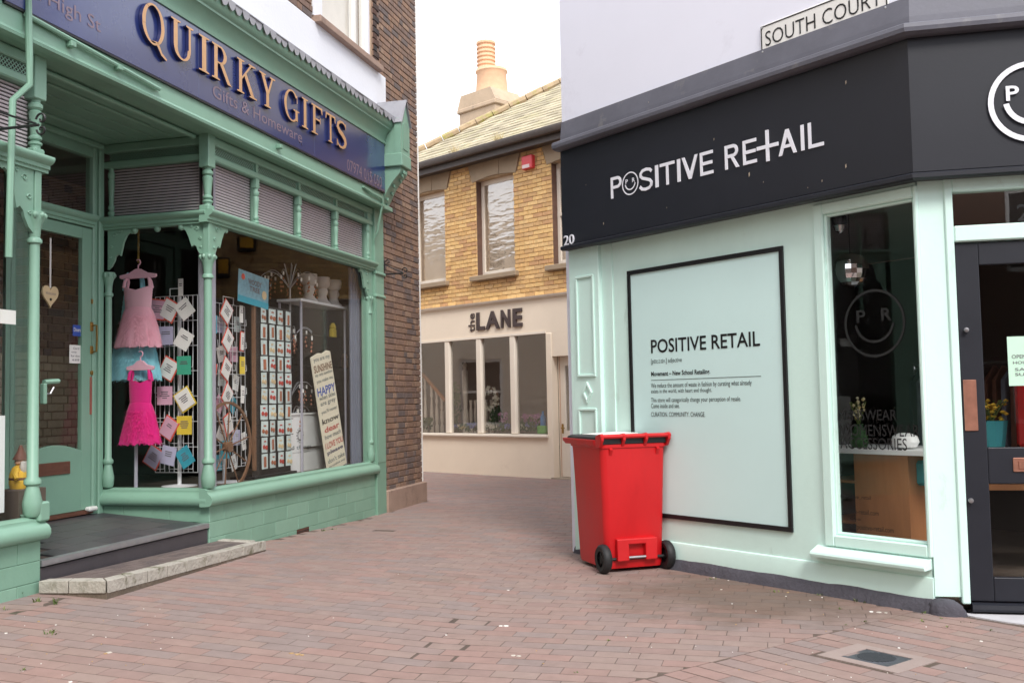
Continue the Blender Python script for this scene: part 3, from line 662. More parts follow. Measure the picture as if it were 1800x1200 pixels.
def bay(fr, x0, x1, xl, xr, lights, joints, dz=0.0, e0=0, e1=0, glass_y=.03):
    """one side of the shopfront: sill, panes, moulded transom, reeded upper lights, lattice"""
    MB().ext(off(SILL, dz), 'x', x0 - e0, x1 + e1).build('sill', 'green', gs, fr, smooth=True)
    MB().ext(off(TRAN, dz), 'x', x0 - e0, x1 + e1).build('transom_moulding', 'green', gs, fr, smooth=True)
    d = MB(); x = x0 + .01                       # small dentils under the transom moulding
    while x < x1 - .02: d.box(x, x + .014, -.031, -.02, ZT0 + .021 + dz, ZT0 + .046 + dz); x += .028
    d.build('dentil_course', 'green', gs, fr)
    ed = [xl] + joints + [xr]
    for a, b in zip(ed, ed[1:]): MB().box(a + .003, b - .003, glass_y, glass_y + .006, ZG0 - .01, ZG1 + .01).build('pane', 'glass', gs, fr)
    for a, b in zip(lights, lights[1:]):
        ribbed(a + .02, b - .02, ZT1, ZU1, .035).build('reeded_pane', 'glass_reeded', gs, fr)
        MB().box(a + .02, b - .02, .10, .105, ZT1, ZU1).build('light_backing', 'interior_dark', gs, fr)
        sl_ = MB(); zz = ZT1 + .012
        while zz < ZU1 - .012: sl_.box(a + .025, b - .025, .062, .075, zz, zz + .0145); zz += .0262
        o = sl_.build('rib_glint', 'slat', gs, fr); o['kind'] = 'stuff'  # pale bars imitate bright lines of light on the ribbed glass
        lattice(a + .03, b - .03, ZL0, ZL1, .01).build('lattice', 'green', gs, fr)
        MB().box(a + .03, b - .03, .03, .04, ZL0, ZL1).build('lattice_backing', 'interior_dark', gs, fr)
    MB().cbox(x0, x1, -.012 + dz, .06, ZU1 + dz, ZL0 - dz, .01).build('light_rail', 'green', gs, fr)
    MB().cbox(x0, x1, -.010 + dz, .06, ZL1 + dz, ZB - dz, .008).build('head_rail', 'green', gs, fr)
    for a in lights[1:-1]:
        MB().cbox(a - .03, a + .03, -.012, .05, ZU1 - .09, ZU1 + .001, .004).build('baluster_block', 'green', gs, fr)
        baluster(a, .012, ZT1, ZU1 - .09, .030).build('baluster', 'green', gs, fr, smooth=True)
        MB().box(a - .018, a + .018, .03, .06, ZT1, ZU1).build('light_mullion', 'green', gs, fr)
        MB().box(a - .02, a + .02, -.005, .03, ZL0, ZL1).build('lattice_block', 'green', gs, fr)
jx = L.at(526, 640)[0]
lightsF = [-3.24] + [L.at(u, 420)[0] for u in (452, 527, 592)] + [.20]
bay(L, -3.24, .34, -3.20, .20, lightsF, [jx], 0, .06, .02)
bay(RT, 0.02, 1.08, .10, 1.03, [.04, 1.08], [], -.0015)
bay(L, -6.05, -5.28, -6.02, -5.33, [-6.05, -5.30], [], 0, 0, .06)
# corner posts
for (fr, x, y) in ((L, -3.225, .02), (L, -5.30, .02)):
    colonnette(x, y, ZG0, 2.66, .036).build('colonnette', 'green', gs, fr, smooth=True)
    MB().cbox(x - .03, x + .03, y - .03, y + .03, 2.66, ZT0, .004).build('post_head', 'green', gs, fr)
    MB().cbox(x - .055, x + .055, y - .045, y + .055, ZU1 - .07, ZB + .01, .006).build('post_block', 'green', gs, fr)
    MB().cbox(x - .05, x + .05, y - .04, y + .06, ZT1, ZT1 + .05, .01).build('post_base', 'green', gs, fr)
    baluster(x, y, ZT1 + .05, ZU1 - .07, .045).build('baluster', 'green', gs, fr, smooth=True)
colonnette(.245, .015, ZG0, 2.62, .03).build('colonnette', 'green', gs, L, smooth=True)
colonnette(.06, .015, ZG0, 2.55, .03).build('colonnette', 'green', gs, RT, smooth=True)
baluster(.085, .015, ZT1, ZU1, .03).build('baluster', 'green', gs, RT, smooth=True)
baluster(.225, .015, ZT1, ZU1, .03).build('baluster', 'green', gs, L, smooth=True)
for (fr, x, sg, w_, h_) in ((L, -3.19, 1, .26, .30), (L, .22, -1, .26, .34), (RT, 1.03, -1, .24, .30), (RT, .06, 1, .26, .36), (L, -5.335, -1, .30, .42), (L, -6.0, 1, .22, .42)):
    spandrel(x, ZT0 + .002, w_, h_, sg, .0, .024).build('spandrel', 'green', gs, fr)
for x in (.33, .56, .80):
    MB().lathe([(.004, ZT0 - .05), (.022, ZT0 - .04), (.03, ZT0 - .02), (.024, ZT0 + .003)], (x, .012, 0), 10).build('drop_boss', 'green', gs, RT, smooth=True)
# frame post and pilaster at the brick end
MB().cbox(.20, .342, .0, .10, ZS, ZB, .01).build('frame_post', 'green', gs, L)
MB().cbox(.342, .62, -.03, .10, -.04, 3.76, .006).build('pilaster', 'green_old', gs, L)
MB().box(.37, .595, -.034, -.03, .62, 2.80).build('pilaster_panel', 'green', gs, L, bevel=.004)
m = MB()
for z in (2.62, 2.90): m.cbox(.335, .635, -.05, .0, z, z + .035, .008)
m.build('pilaster_band', 'green', gs, L)
m = MB()
for k in range(5): m.lathe([(.004, 0), (.028, .006), (.022, .014), (.004, .02)], (.30, -.0, 2.70 + k * .17), 8, axis='y')
m.build('rosette', 'green', gs, L)
MB().box(-6.4, -6.05, -.02, .1, -.02, 3.76).build('end_pilaster', 'green', gs, L)
# stall riser: painted blocks
def riser(fr, x0, x1, z0f, z1, rows, ln, y0=0.0, gap=None):
    back = MB().box(x0 + .002, x1 - .002, y0 + .008, y0 + .10, -.06, z1).build('stall_riser', 'green_old', gs, fr)
    h = (z1 + .05) / rows
    for j in range(rows):
        a = -.05 + j * h; b = a + h; x = x0 - (ln * .5 if j % 2 else 0)
        while x < x1:
            p, q = max(x, x0), min(x + ln, x1); x += ln
            if q - p < .02: continue
            segs = [(p, q)]
            if gap and a < gap[3] and b > gap[2]:
                segs = [(p, min(q, gap[0])), (max(p, gap[1]), q)]
            for p, q in segs:
                if q - p > .02: MB().cbox(p + .0015, q - .0015, y0, y0 + .03, a + .0015, b - .0015, .003).build('block', 'block_green', back)
    return back
vent = (L.at(522, 935)[0], L.at(544, 930)[0], -.05, .085)
rz_ = riser(L, -3.24, .34, 0, ZS, 4, .46, gap=(vent[0], vent[1], -.05, .06))
MB().box(vent[0], vent[1], .004, .05, -.04, .084).build('air_vent', 'wood_box', gs, L)
m = MB()
for k in range(3): m.box(vent[0] + .01, vent[1] - .01, -.002, .004, .0 + k * .028, .012 + k * .028)
m.build('vent_louvre', 'brick_dark', gs, L)
riser(RT, 0.0, 1.078, 0, ZS, 4, .46)
riser(L, -6.05, -5.25, 0, ZS, 4, .40)
MB().box(-5.252, -5.245, .003, .6, .02, ZS).build('riser_return', 'green_old', gs, L)
MB().cbox(-5.30, -5.20, -.04, .09, ZS + .12, .74, .012).build('post_plinth', 'green', gs, L)
# left bay: raking side window back to the door
ra = Vector((-5.27, .06)); rb = Vector((-4.30, PD)); rd = (rb - ra); RK = L.moved(ra.x, ra.y, 0, math.atan2(rd.y, rd.x)); rl = rd.length
MB().box(.05, rl, .0, .05, .30, ZG0).build('side_riser', 'green', gs, RK); MB().box(.05, rl, .0, .04, ZT0, ZT1).build('side_transom', 'green', gs, RK)
MB().box(.05, rl - .05, .018, .024, ZG0, ZT0).build('pane', 'glass', gs, RK); MB().box(.05, rl - .05, .018, .024, ZT1, ZB).build('pane', 'glass_reeded', gs, RK)
MB().box(rl - .05, rl, -.005, .055, .3, ZB).build('side_post', 'green', gs, RK)
# --- door wall
dxr, dxl = -3.37, -4.26; zb = .475
MB().cbox(-3.31, -3.245, PD - .03, PD + .08, .40, 3.70, .008).build('door_jamb', 'green', gs, L); MB().cbox(dxr, -3.315, PD - .015, PD + .08, .42, 3.70, .012).build('door_jamb', 'green', gs, L)
MB().box(dxl - .06, dxl, PD - .02, PD + .08, .42, 3.70).build('door_jamb', 'green', gs, L)
MB().ext([(PD + a, b) for a, b in TRAN], 'x', dxl, dxr).build('door_transom', 'green', gs, L, smooth=True)
MB().box(dxl, dxr, PD - .01, PD + .06, 3.56, 3.70).build('door_head', 'green', gs, L)
MB().box(dxl, dxr, PD + .03, PD + .036, ZT1, 3.56).build('fanlight', 'glass_lane', gs, L)
door = MB()
zt = ZT0 - .01; st_ = .125
door.box(dxr - st_, dxr - .004, PD, PD + .045, zb, zt); door.box(dxl + .004, dxl + st_, PD, PD + .045, zb, zt)
door.box(dxl + st_, dxr - st_, PD, PD + .045, zt - .10, zt)
arch = [(dxl + st_, zb), (dxr - st_, zb), (dxr - st_, .985)] + [(dxr - st_ - t / 12 * (dxr - dxl - 2 * st_), .985 + .06 * math.sin(math.pi * t / 12)) for t in range(1, 12)] + [(dxl + st_, .985)]
door.ext(arch, 'y', PD, PD + .045)
dob = door.build('door', 'green', gs, L, bevel=.004)
MB().box(dxl + st_, dxr - st_, PD + .02, PD + .026, .98, zt - .10).build('pane', 'glass', dob)
lx0, lz0 = L.at(66, 838, -PD); lx1, lz1 = L.at(122, 812, -PD)
m = MB(); m.cbox(lx0 - .05, lx1, PD - .012, PD, lz0, lz1 + .01, .004); m.box(lx0 - .02, lx1 - .03, PD - .016, PD - .012, lz0 + .035, lz1 - .02); m.build('letter_plate', 'wood_box', dob)
hx = L.at(161, 580, -PD)[0]
m = MB(); z0, z1 = L.at(161, 618, -PD)[1], L.at(161, 572, -PD)[1]
m.cbox(hx - .022, hx + .022, PD - .01, PD, z1 - .05, z1 + .03, .003); m.cbox(hx - .022, hx + .022, PD - .01, PD, z0 - .02, z0 + .05, .003); m.tube([(hx, PD - .01, z1), (hx, PD - .05, z1), (hx, PD - .055, (z0 + z1) / 2), (hx, PD - .05, z0), (hx, PD - .01, z0)], .009)
m.build('handle', 'brass', dob)
m = MB(); z0, z1 = L.at(160, 728, -PD)[1], L.at(160, 662, -PD)[1]; m.box(hx - .022, hx + .022, PD - .004, PD, z0, z1); m.build('push_plate', 'copper', dob)
m = MB(); z = L.at(157, 655, -PD)[1]; m.lathe([(.001, PD - .012), (.02, PD - .01), (.02, PD)], (hx, 0, z), 10, axis='y'); z = L.at(163, 530, -PD)[1]; m.box(hx - .012, hx + .012, PD - .008, PD, z - .02, z + .02); m.build('lock', 'brass', dob)
# lever of the left bay's side window, seen past the colonnette
xl_, zl_ = L.at(75, 692, -.10)
m = MB(); m.cbox(xl_ - .02, xl_ + .012, .07, .11, zl_ - .07, zl_ + .07, .006); m.tube([(xl_, .09, zl_ + .08), (xl_ + .08, .09, zl_ + .085), (xl_ + .14, .09, zl_ + .088)], .017, 8); m.build('window_lever', 'green', gs, L)
MB().tube([(xl_ + .01, .09, zl_), (xl_ + .06, .09, zl_ + .0), (xl_ + .095, .09, zl_ + .045)], .007).build('lever_pull', 'steel', gs, L)
MB().box(dxl, dxr, PD - .02, PD + .05, .44, .473).build('door_sill', 'wood_box', gs, L)
MB().cbox(dxr - .09, dxr + .02, PD - .06, PD - .0, .46, .50, .012).build('sill_stop', 'white_paint', gs, L)
# --- porch floor and ceiling
def fz(y): return .345 + (zb - .045 - .345) * y / PD
fl = MB().add([(-5.24, .0, fz(0) - .012), (-3.245, .0, fz(0) - .012), (-3.245, PD, fz(PD) - .012), (-4.3, PD, fz(PD) - .012), (-5.24, .06, fz(.06) - .012)], [(0, 1, 2, 3, 4)]).build('porch_floor', 'joint', gs, L)
ty = .03; j = 0
while ty < PD - .03:
    y1 = min(ty + .21, PD - .005); x = -5.235 - (.2 if j % 2 else 0)
    while x < -3.25:
        a, b = max(x, -5.235), min(x + .40, -3.25); x += .40
        # the raking window cuts the left end
        lim = -5.24 + (y1 / PD) * .94
        a2 = max(a, lim)
        if b - a2 > .04:
            MB().add([(a2 + .003, ty + .003, fz(ty)), (b - .003, ty + .003, fz(ty)), (b - .003, y1 - .003, fz(y1)), (a2 + .003, y1 - .003, fz(y1)),
                      (a2 + .003, ty + .003, fz(ty) - .02), (b - .003, ty + .003, fz(ty) - .02), (b - .003, y1 - .003, fz(y1) - .02), (a2 + .003, y1 - .003, fz(y1) - .02)],
                     [(0, 1, 2, 3), (4, 5, 1, 0), (5, 6, 2, 1), (6, 7, 3, 2), (7, 4, 0, 3)]).build('tile', 'tile_slate', fl)
    ty += .21; j += 1
m = MB(); m.ext([(.05, .352), (-.004, .350), (-.006, .325), (-.004, .312), (.01, .312), (.01, .34), (.05, .342)], 'x', -5.235, -3.25); m.build('step_nosing', 'alu', gs, L)
m = MB(); m.box(-5.235, -3.25, .012, .06, .1, .30); m.build('step_riser', 'tile_slate', gs, L)
m = MB(); m.box(-5.28, -3.2, .06, 2.0, 3.705, 3.74); cei = m.build('porch_ceiling', 'green', gs, L)
for y in (.12, .30, .48, .66, .84, 1.0): MB().cbox(-5.2, -3.3, y, y + .165, 3.692, 3.71, .004).build('ceiling_board', 'green_old', cei)
m = MB(); m.cbox(-5.2, -3.3, .08, .12, 3.66, 3.69, .008); m.cbox(-4.9, -3.7, .26, .285, 3.672, 3.69, .006); m.cbox(-4.9, -3.7, .8, .825, 3.672, 3.69, .006); m.cbox(-5.2, -3.3, PD - .07, PD - .03, 3.64, 3.69, .01)
m.build('ceiling_moulding', 'green', cei)
# --- entablature: soffit, beam, cornice, lead
XL0, XR0 = -5.80, .352
MB().box(-6.05, XR0, -.13, .06, 3.705, 3.725).build('soffit', 'green_old', gs, L)
m = MB(); m.ext([(-.13, 3.70), (-.165, 3.705), (-.17, 3.725), (-.155, 3.735), (-.15, 3.75), (-.15, 3.885), (-.10, 3.90), (-.10, 3.70)], 'x', -6.05, XR0); m.build('beam', 'green', gs, L)
m = MB(); m.ext([(.02, 3.88), (-.13, 3.88), (-.13, 4.50), (.02, 4.50)], 'x', XL0, XR0); m.build('sign_backing', 'green_old', gs, L)
COR = [(-.13, 4.47), (-.185, 4.48), (-.19, 4.51), (-.175, 4.52), (-.18, 4.55), (-.20, 4.60), (-.235, 4.64), (-.25, 4.645), (-.25, 4.665), (-.27, 4.68), (-.285, 4.71), (-.29, 4.77), (-.30, 4.79), (-.02, 4.84), (0.0, 4.47)]
MB().ext(COR, 'x', XL0, XR0).build('cornice', 'green', gs, L, smooth=True)
m = MB(); n = 52; sw = (XR0 + .01 - XL0) / n; pts = []
for k in range(n):
    x = XL0 + k * sw; pts += [(x, 4.80)] if k == 0 else []
    pts += [(x + sw * t, 4.775 - .055 * math.sin(math.pi * t) ** .8) for t in (.04, .2, .35, .5, .65, .8, .96)]
for k in range(n):
    x = XL0 + k * sw; q = [(x + .002, 4.80)] + [(x + .002 + (sw - .004) * t, 4.775 - (.055 + random.uniform(-.006, .008)) * math.sin(math.pi * t) ** .7) for t in (.0, .12, .3, .5, .7, .88, 1.0)] + [(x + sw - .002, 4.80)]
    yo = random.uniform(-.012, .004); m.ext(q, 'y', -.306 + yo, -.301 + yo)
m.ext([(-.312, 4.795), (-.312, 4.805), (-.0, 4.92), (.0, 4.905)], 'x', XL0, XR0 + .01)
m.build('lead_flashing', 'lead', gs, L)
# conduit along the beam
for P_t, r_t in (([(-5.62, -.175, 3.86), (-5.0, -.175, 3.835), (-4.2, -.172, 3.80)], .016), ([(-5.6, -.172, 4.1), (-5.6, -.19, 3.60), (-5.57, -.17, 3.42), (-5.66, -.12, 3.30), (-5.66, -.1, 2.30)], .022), ([(-.30, -.165, 3.83), (-.05, -.172, 3.80), (.22, -.172, 3.795), (.27, -.165, 3.74), (.27, -.10, 3.4), (.29, -.06, 3.34)], .014)):
    MB().tube(P_t, r_t, 8).build('conduit', 'green', gs, L, smooth=True)
for x in (-5.2, -4.7, -2.3): MB().cbox(x - .02, x + .03, -.20, -.15, 3.79, 3.83, .005).build('conduit_clip', 'green_old', gs, L)
# --- end brackets
def bracket(x0, x1):
    xm = (x0 + x1) / 2
    br = MB().cbox(x0, x1, -.36, 0, 4.28, 4.80, .006).build('bracket', 'green', gs, L)
    MB().cbox(x0 - .02, x1 + .02, -.40, 0, 4.20, 4.36, .01).build('bracket_cap', 'green', br)
    # gablet front
    m = MB(); m.ext([(x0 - .01, 4.36), (x1 + .01, 4.36), (x1 + .01, 4.74), (xm, 5.02), (x0 - .01, 4.74)], 'y', -.385, -.30); m.build('gablet', 'green', br)
    m = MB(); m.ext([(x0 + .05, 4.42), (x1 - .05, 4.42)] + arc(xm, 4.68, (x1 - x0) / 2 - .05, 0, 180, 10), 'y', -.392, -.384); m.build('gablet_panel', 'green_old', br)
    m = MB()
    m.add([(x0 - .03, -.41, 4.735), (xm, -.41, 5.05), (xm, .0, 5.05), (x0 - .03, 0, 4.735), (x1 + .03, -.41, 4.735), (x1 + .03, 0, 4.735), (x0 - .03, -.41, 4.715), (xm, -.41, 5.03), (x1 + .03, -.41, 4.715)],
          [(0, 1, 2, 3), (1, 4, 5, 2), (0, 6, 7, 1), (1, 7, 8, 4)]); m.build('gablet_lead', 'lead', br)
    cons = [(0, 4.20), (-.36, 4.20), (-.365, 4.16), (-.35, 4.12), (-.30, 4.07), (-.24, 4.0), (-.19, 3.92), (-.15, 3.84), (-.12, 3.78), (-.10, 3.74), (0, 3.74)]
    m = MB(); m.ext(cons, 'x', x0 + .02, x1 - .02); m.build('console', 'green', br)
    for k in range(9):
        t = k / 8; a = cons[2 + int(t * 7)]; MB().lathe([(.003, 0), (.026, .006), (.026, .018), (.003, .03)], (xm + (.03 if k % 2 else -.03), a[0] - .02, a[1] - .02), 7, axis='y').build('console_carving', 'green_old', br)
    MB().cbox(x0 - .02, x1 + .04, -.14, .02, 3.70, 3.755, .008).build('console_base', 'green', br)
bracket(.358, .63); bracket(-6.08, -5.81)
# --- shop interior
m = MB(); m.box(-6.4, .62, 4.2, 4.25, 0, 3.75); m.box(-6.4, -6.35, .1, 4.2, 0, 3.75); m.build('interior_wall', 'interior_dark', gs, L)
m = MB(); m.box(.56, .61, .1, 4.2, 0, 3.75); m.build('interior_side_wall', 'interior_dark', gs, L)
m = MB(); m.box(-6.35, .55, 1.2, 4.2, .40, .46); m.box(-3.23, .55, .1, 1.2, .55, .61); m.box(-6.04, -5.3, .06, 1.1, .5, .60); m.build('interior_floor', 'interior_floor', gs, L)
m = MB(); m.box(-3.19, .34, .06, 4.2, 3.60, 3.65); m.box(-6.3, -5.3, .06, 4.2, 3.60, 3.65); m.box(-5.3, -3.19, PD + .09, 4.2, 3.60, 3.65); m.build('interior_ceiling', 'interior_ceiling', gs, L)
m = MB()
for k in range(9): m.lathe([(.022, .61), (.018, 1.6), (.022, 2.95)], (.04 + k * .034, .16 + (k % 2) * .02, 0), 8)
m.build('curtain', 'curtain', gs, L)
ib = MB().box(-5.6, -2.2, 2.06, 2.15, .46, 3.6).build('reflection_wall', 'mortar_dark', gs, L)  # brick wall added indoors to imitate bricks reflected in the door glass
brickwork(ib, L, -5.6, -2.2, .46, 1.85, .078, [], 'brick_cream', 0, y=2.04); brickwork(ib, L, -5.6, -2.2, 1.85, 3.55, .078, [], 'brick_brown', 0, y=2.04)
MB().lathe([(.075, .61), (.075, 3.6)], (-3.08, .12, 0), 18).build('column', 'grey_post', gs, L, smooth=True)

# ================================================================== QUIRKY GIFTS SIGN
sg = thing('shop_sign', 'long blue fascia sign with raised gold letters reading QUIRKY GIFTS', 'sign', L)
SY = -.172
m = MB()
SX = [XL0 + .01, -3.66, -1.55, XR0 - .004]
for a, b in zip(SX, SX[1:]): m.cbox(a + .0008, b - .0008, SY, SY + .035, 3.888, 4.478, .002)
m.build('board', 'sign_blue', sg)
MB().box(XL0 + .01, XR0 - .004, SY + .002, SY + .03, 3.872, 3.887).build('board_edge', 'black', sg)
def serif_letter(ch):
    """list of flat polygons in a box of height 1; x runs 0..w"""
    P = []
    def st(x, w_, a=0.0, b=1.0): P.append([(x, a), (x + w_, a), (x + w_, b), (x, b)])
    def sf(x0, x1, z, up_=1):                # thin bracketed serif on the line z
        t = .035 * up_; P.append([(x0, z), (x1, z), (x1, z + t), ((x0 + x1) / 2 + .07, z + t * 1.6), ((x0 + x1) / 2 - .07, z + t * 1.6), (x0, z + t)])
    def rg(cx, cz, ro, ri, a0, a1, roz, riz, n=28, dx=0):
        O = arc(cx, cz, ro, a0, a1, n, roz); I = arc(cx + dx, cz, ri, a0, a1, n, riz)
        for k in range(n): P.append([O[k], O[k + 1], I[k + 1], I[k]])
    if ch == 'Q':
        rg(.47, .5, .47, .33, 0, 360, .53, .48, 40); P.append([(.40, .06), (.56, .06), (.80, -.20), (1.02, -.28), (1.05, -.23), (.84, -.13), (.66, .10)]); w_ = .98
    elif ch == 'U':
        st(.10, .15, .32, 1); st(.68, .08, .32, 1); sf(0, .36, 1, -1); sf(.58, .86, 1, -1); rg(.43, .33, .33, .20, 180, 360, .35, .30, 20, .01); w_ = .86
    elif ch == 'I': st(.12, .16); sf(0, .40, 1, -1); sf(0, .40, 0); w_ = .40
    elif ch == 'R':
        st(.10, .15); sf(0, .36, 0); sf(0, .3, 1, -1); rg(.36, .74, .30, .16, -90, 90, .26, .21, 18); P.append([(.2, 1.0), (.38, 1.0), (.38, .95), (.2, .95)]); P.append([(.2, .48), (.38, .48), (.38, .53), (.2, .53)])
        P.append([(.34, .50), (.50, .50), (.82, .05), (.90, .0), (.70, .0)]); w_ = .88
    elif ch == 'K':
        st(.10, .15); sf(0, .36, 0); sf(0, .36, 1, -1); P.append([(.25, .42), (.25, .50), (.66, .96), (.75, .96)]); P.append([(.36, .56), (.46, .66), (.88, .04), (.70, .04)]); sf(.58, .94, 1, -1); sf(.62, 1.0, 0); w_ = .96
    elif ch == 'Y':
        st(.38, .15, 0, .48); sf(.28, .64, 0); P.append([(.10, .97), (.27, .97), (.53, .46), (.40, .40)]); P.append([(.68, .97), (.76, .97), (.53, .42), (.46, .48)]); sf(0, .36, 1, -1); sf(.58, .88, 1, -1); w_ = .88
    elif ch == 'G':
        rg(.47, .5, .47, .33, 42, 318, .52, .47, 34); st(.68, .14, .06, .42); sf(.56, .94, .42, -1); st(.78, .035, .66, .92); w_ = .92
    elif ch == 'F':
        st(.10, .15); sf(0, .40, 0); P.append([(.0, 1), (.70, 1), (.70, .78), (.66, .78), (.60, .93), (.0, .95)]); P.append([(.25, .56), (.52, .56), (.54, .64), (.57, .64), (.57, .42), (.54, .42), (.52, .50), (.25, .50)]); w_ = .70
    elif ch == 'T':
        st(.34, .15); sf(.22, .60, 0); P.append([(.0, 1), (.83, 1), (.84, .76), (.80, .76), (.74, .93), (.09, .93), (.03, .76), (-.01, .76)]); w_ = .84
    elif ch == 'S':
        C = [(.60, .80), (.55, .91), (.42, .97), (.26, .95), (.13, .86), (.11, .72), (.22, .60), (.40, .51), (.54, .40), (.58, .27), (.53, .13), (.40, .04), (.24, .03), (.12, .11), (.07, .24)]
        Wd = [.02, .03, .035, .045, .06, .075, .085, .09, .085, .075, .06, .045, .035, .03, .02]
        for k in range(len(C) - 1):
            q = []
            for i in (k, k + 1):
                a, b = Vector(C[max(i - 1, 0)]), Vector(C[min(i + 1, len(C) - 1)]); t = (b - a).normalized(); nn = Vector((-t.y, t.x)) * Wd[i]; q.append((Vector(C[i]) + nn, Vector(C[i]) - nn))
            P.append([tuple(q[0][0]), tuple(q[1][0]), tuple(q[1][1]), tuple(q[0][1])])
        st(.58, .035, .76, .98); st(.05, .035, .02, .27); w_ = .66
    return P, w_
LET = [('Q', 249, 294, 50), ('U', 300, 339, 68), ('I', 349, 367, 88), ('R', 372, 406, 105), ('K', 416, 449, 130), ('Y', 455, 483, 152), ('G', 499, 525, 184), ('I', 530, 541, 195), ('F', 547, 566, 205), ('T', 572, 589, 217), ('S', 590, 609, 238)]
zlo = L.at(510, 211, .20)[1]; zhi = L.at(510, 158, .20)[1]
for ch, a, b, yv in LET:
    x0, x1 = L.at(a, yv, .20)[0], L.at(b, yv, .20)[0]; P, wd_ = serif_letter(ch); m = MB(); hz = zhi - zlo
    if ch == 'Q': x1 -= .03
    for i, p in enumerate(P):
        e = i % 7 * .00025; m.ext([(x0 + q[0] / wd_ * (x1 - x0), zlo + q[1] * hz) for q in p], 'y', SY - .032 - e, SY - .004, 0, 1)
    m.build('letter', ['gold', 'navy_edge'], sg)
def tpx(name, s, a, b, d, mat, parent, fr=L, **k):
    """text between two pixel corners (lower left, upper right) on the plane d"""
    x0, z0 = fr.at(*a, d); x1, z1 = fr.at(*b, d); return text(name, s, x0, x1, z0, z1, -d, mat, parent, fr, **k)
x0, z0 = L.at(40, 3, .175); x1, z1 = L.at(177, 45, .175)
text('lettering', '22 High St', L.at(38, 0, .175)[0], L.at(177, 55, .175)[0], L.at(177, 64, .175)[1] - .005, L.at(160, 30, .175)[1] + .02, SY - .003, 'gold_print', sg, L)
text('lettering', 'Gifts & Homeware', L.at(374, 165, .175)[0], L.at(531, 245, .175)[0], L.at(376, 171, .175)[1], L.at(376, 149, .175)[1], SY - .003, 'gold_print', sg, L)
text('lettering', '07974 015 050', L.at(610, 290, .175)[0], L.at(671, 315, .175)[0], L.at(612, 300, .175)[1], L.at(612, 280, .175)[1], SY - .003, 'gold_print', sg, L)

# ---- iron sign brackets
def scroll_bracket(name, label, fr, x, y0, z, ln, s=1):
    t = thing(name, label, 'bracket', fr)
    m = MB(); m.tube([(x, 0 - y0 * 0, z), (x, -ln, z - .0)], .009, 6); m.tube([(x, 0, z + .16 * s), (x, -ln * .55, z + .07 * s), (x, -ln * .95, z + .01)], .007, 6); m.build('arm', 'iron', t)
    m = MB()
    for (cy, cz, r, d_) in ((-ln - .02, z + .035, .04, 1), (-ln - .02, z - .03, .035, -1), (-.05, z + .19 * s, .03, 1)):
        P = []
        for k in range(18):
            a = k / 17 * 6.5; q = r * (1 - k / 22); P.append((x, cy + q * math.cos(a), cz + d_ * q * math.sin(a)))
        MB().tube(P, .007, 5).build('scroll', 'iron', t)
    MB().cbox(x - .015, x + .015, -.008, 0, z - .05, z + .22 * s, .003).build('wall_plate', 'iron', t); return t
xb, zb_ = L.at(2, 262, .05)
scroll_bracket('sign_bracket', 'black wrought iron scroll bracket by the left bay of the green shop', L, -5.78, 0, 3.08, .42)
xb, zb_ = L.at(676, 480, .0)
scroll_bracket('sign_bracket', 'small black iron scroll bracket on the brick wall beside the green pilaster', L, .70, 0, L.at(690, 482, .1)[1], .26, .8)

# ================================================================== ENTRANCE STEP
es = thing('entrance_step', 'low entrance step with pale mossy edging stones in front of the green porch', 'step', L)
A, B_, C_, D_ = (-5.29, -.03), (-5.31, -.56), (-2.96, -.375), (-3.03, -.004)        # plan: rear left, front left, front right, rear right
ztA, ztB, ztC, ztD = .228, .248, .17, .19
def lerp(p, q, t): return tuple(a + (b - a) * t for a, b in zip(p, q))
pa, pb, pc, pd_ = (*A, ztA), (*B_, ztB), (*C_, ztC), (*D_, ztD)
def slab(q, th):                             # q: four top corners
    n = len(q); vs = [tuple(p) for p in q] + [(p[0], p[1], p[2] - th) for p in q]
    return MB().add(vs, [tuple(range(n))] + [tuple(range(2 * n - 1, n - 1, -1))] + [(i, i + n, (i + 1) % n + n, (i + 1) % n) for i in range(n)])
ins = .10
f0, f1 = (pb[0] + ins, pb[1] + ins, pb[2]), (pc[0] - ins, pc[1] + ins, pc[2]); r0, r1 = (pa[0] + ins, pa[1], pa[2]), (pd_[0] - ins, pd_[1] + .0, pd_[2])
slab([lerp(pb, pb, 0), pc, pd_, pa], .3).build('base', 'step_base', es).location.z = -.075
ed = [0, .09, .2, .31, .42, .53, .64, .73, .815, .9, .968, 1]
for a, b in zip(ed, ed[1:]):
    q = [lerp(pb, pc, a), lerp(pb, pc, b), lerp(f0, f1, b), lerp(f0, f1, a)]
    j = .0025 if a > 0 else 0; q = [(p[0] + (j if k in (0, 3) else -.0025), p[1] + random.uniform(-.0015, .0015) - .003, p[2] + random.uniform(-.001, .001)) for k, p in enumerate(q)]
    slab(q, .078).build('edging_stone', 'edging', es, bevel=.0025)
for a, b in ((0.0, .45), (.45, .998)):
    q = [lerp(pa, pb, a), lerp(pa, pb, b), lerp(r0, f0, b), lerp(r0, f0, a)]; q = [(p[0] - .008, p[1] + (-.003 if k in (0, 3) else .003), p[2] + .002) for k, p in enumerate(q)]
    slab(q, .078).build('edging_stone', 'edging', es, bevel=.0025)
q = [lerp(f1, pd_, 0), (pc[0] + .006, pc[1] + ins + .004, pc[2]), pd_, r1]; slab([(p[0], p[1], p[2] + .001) for p in q], .075).build('edging_stone', 'edging', es, bevel=.006)
nr = 5
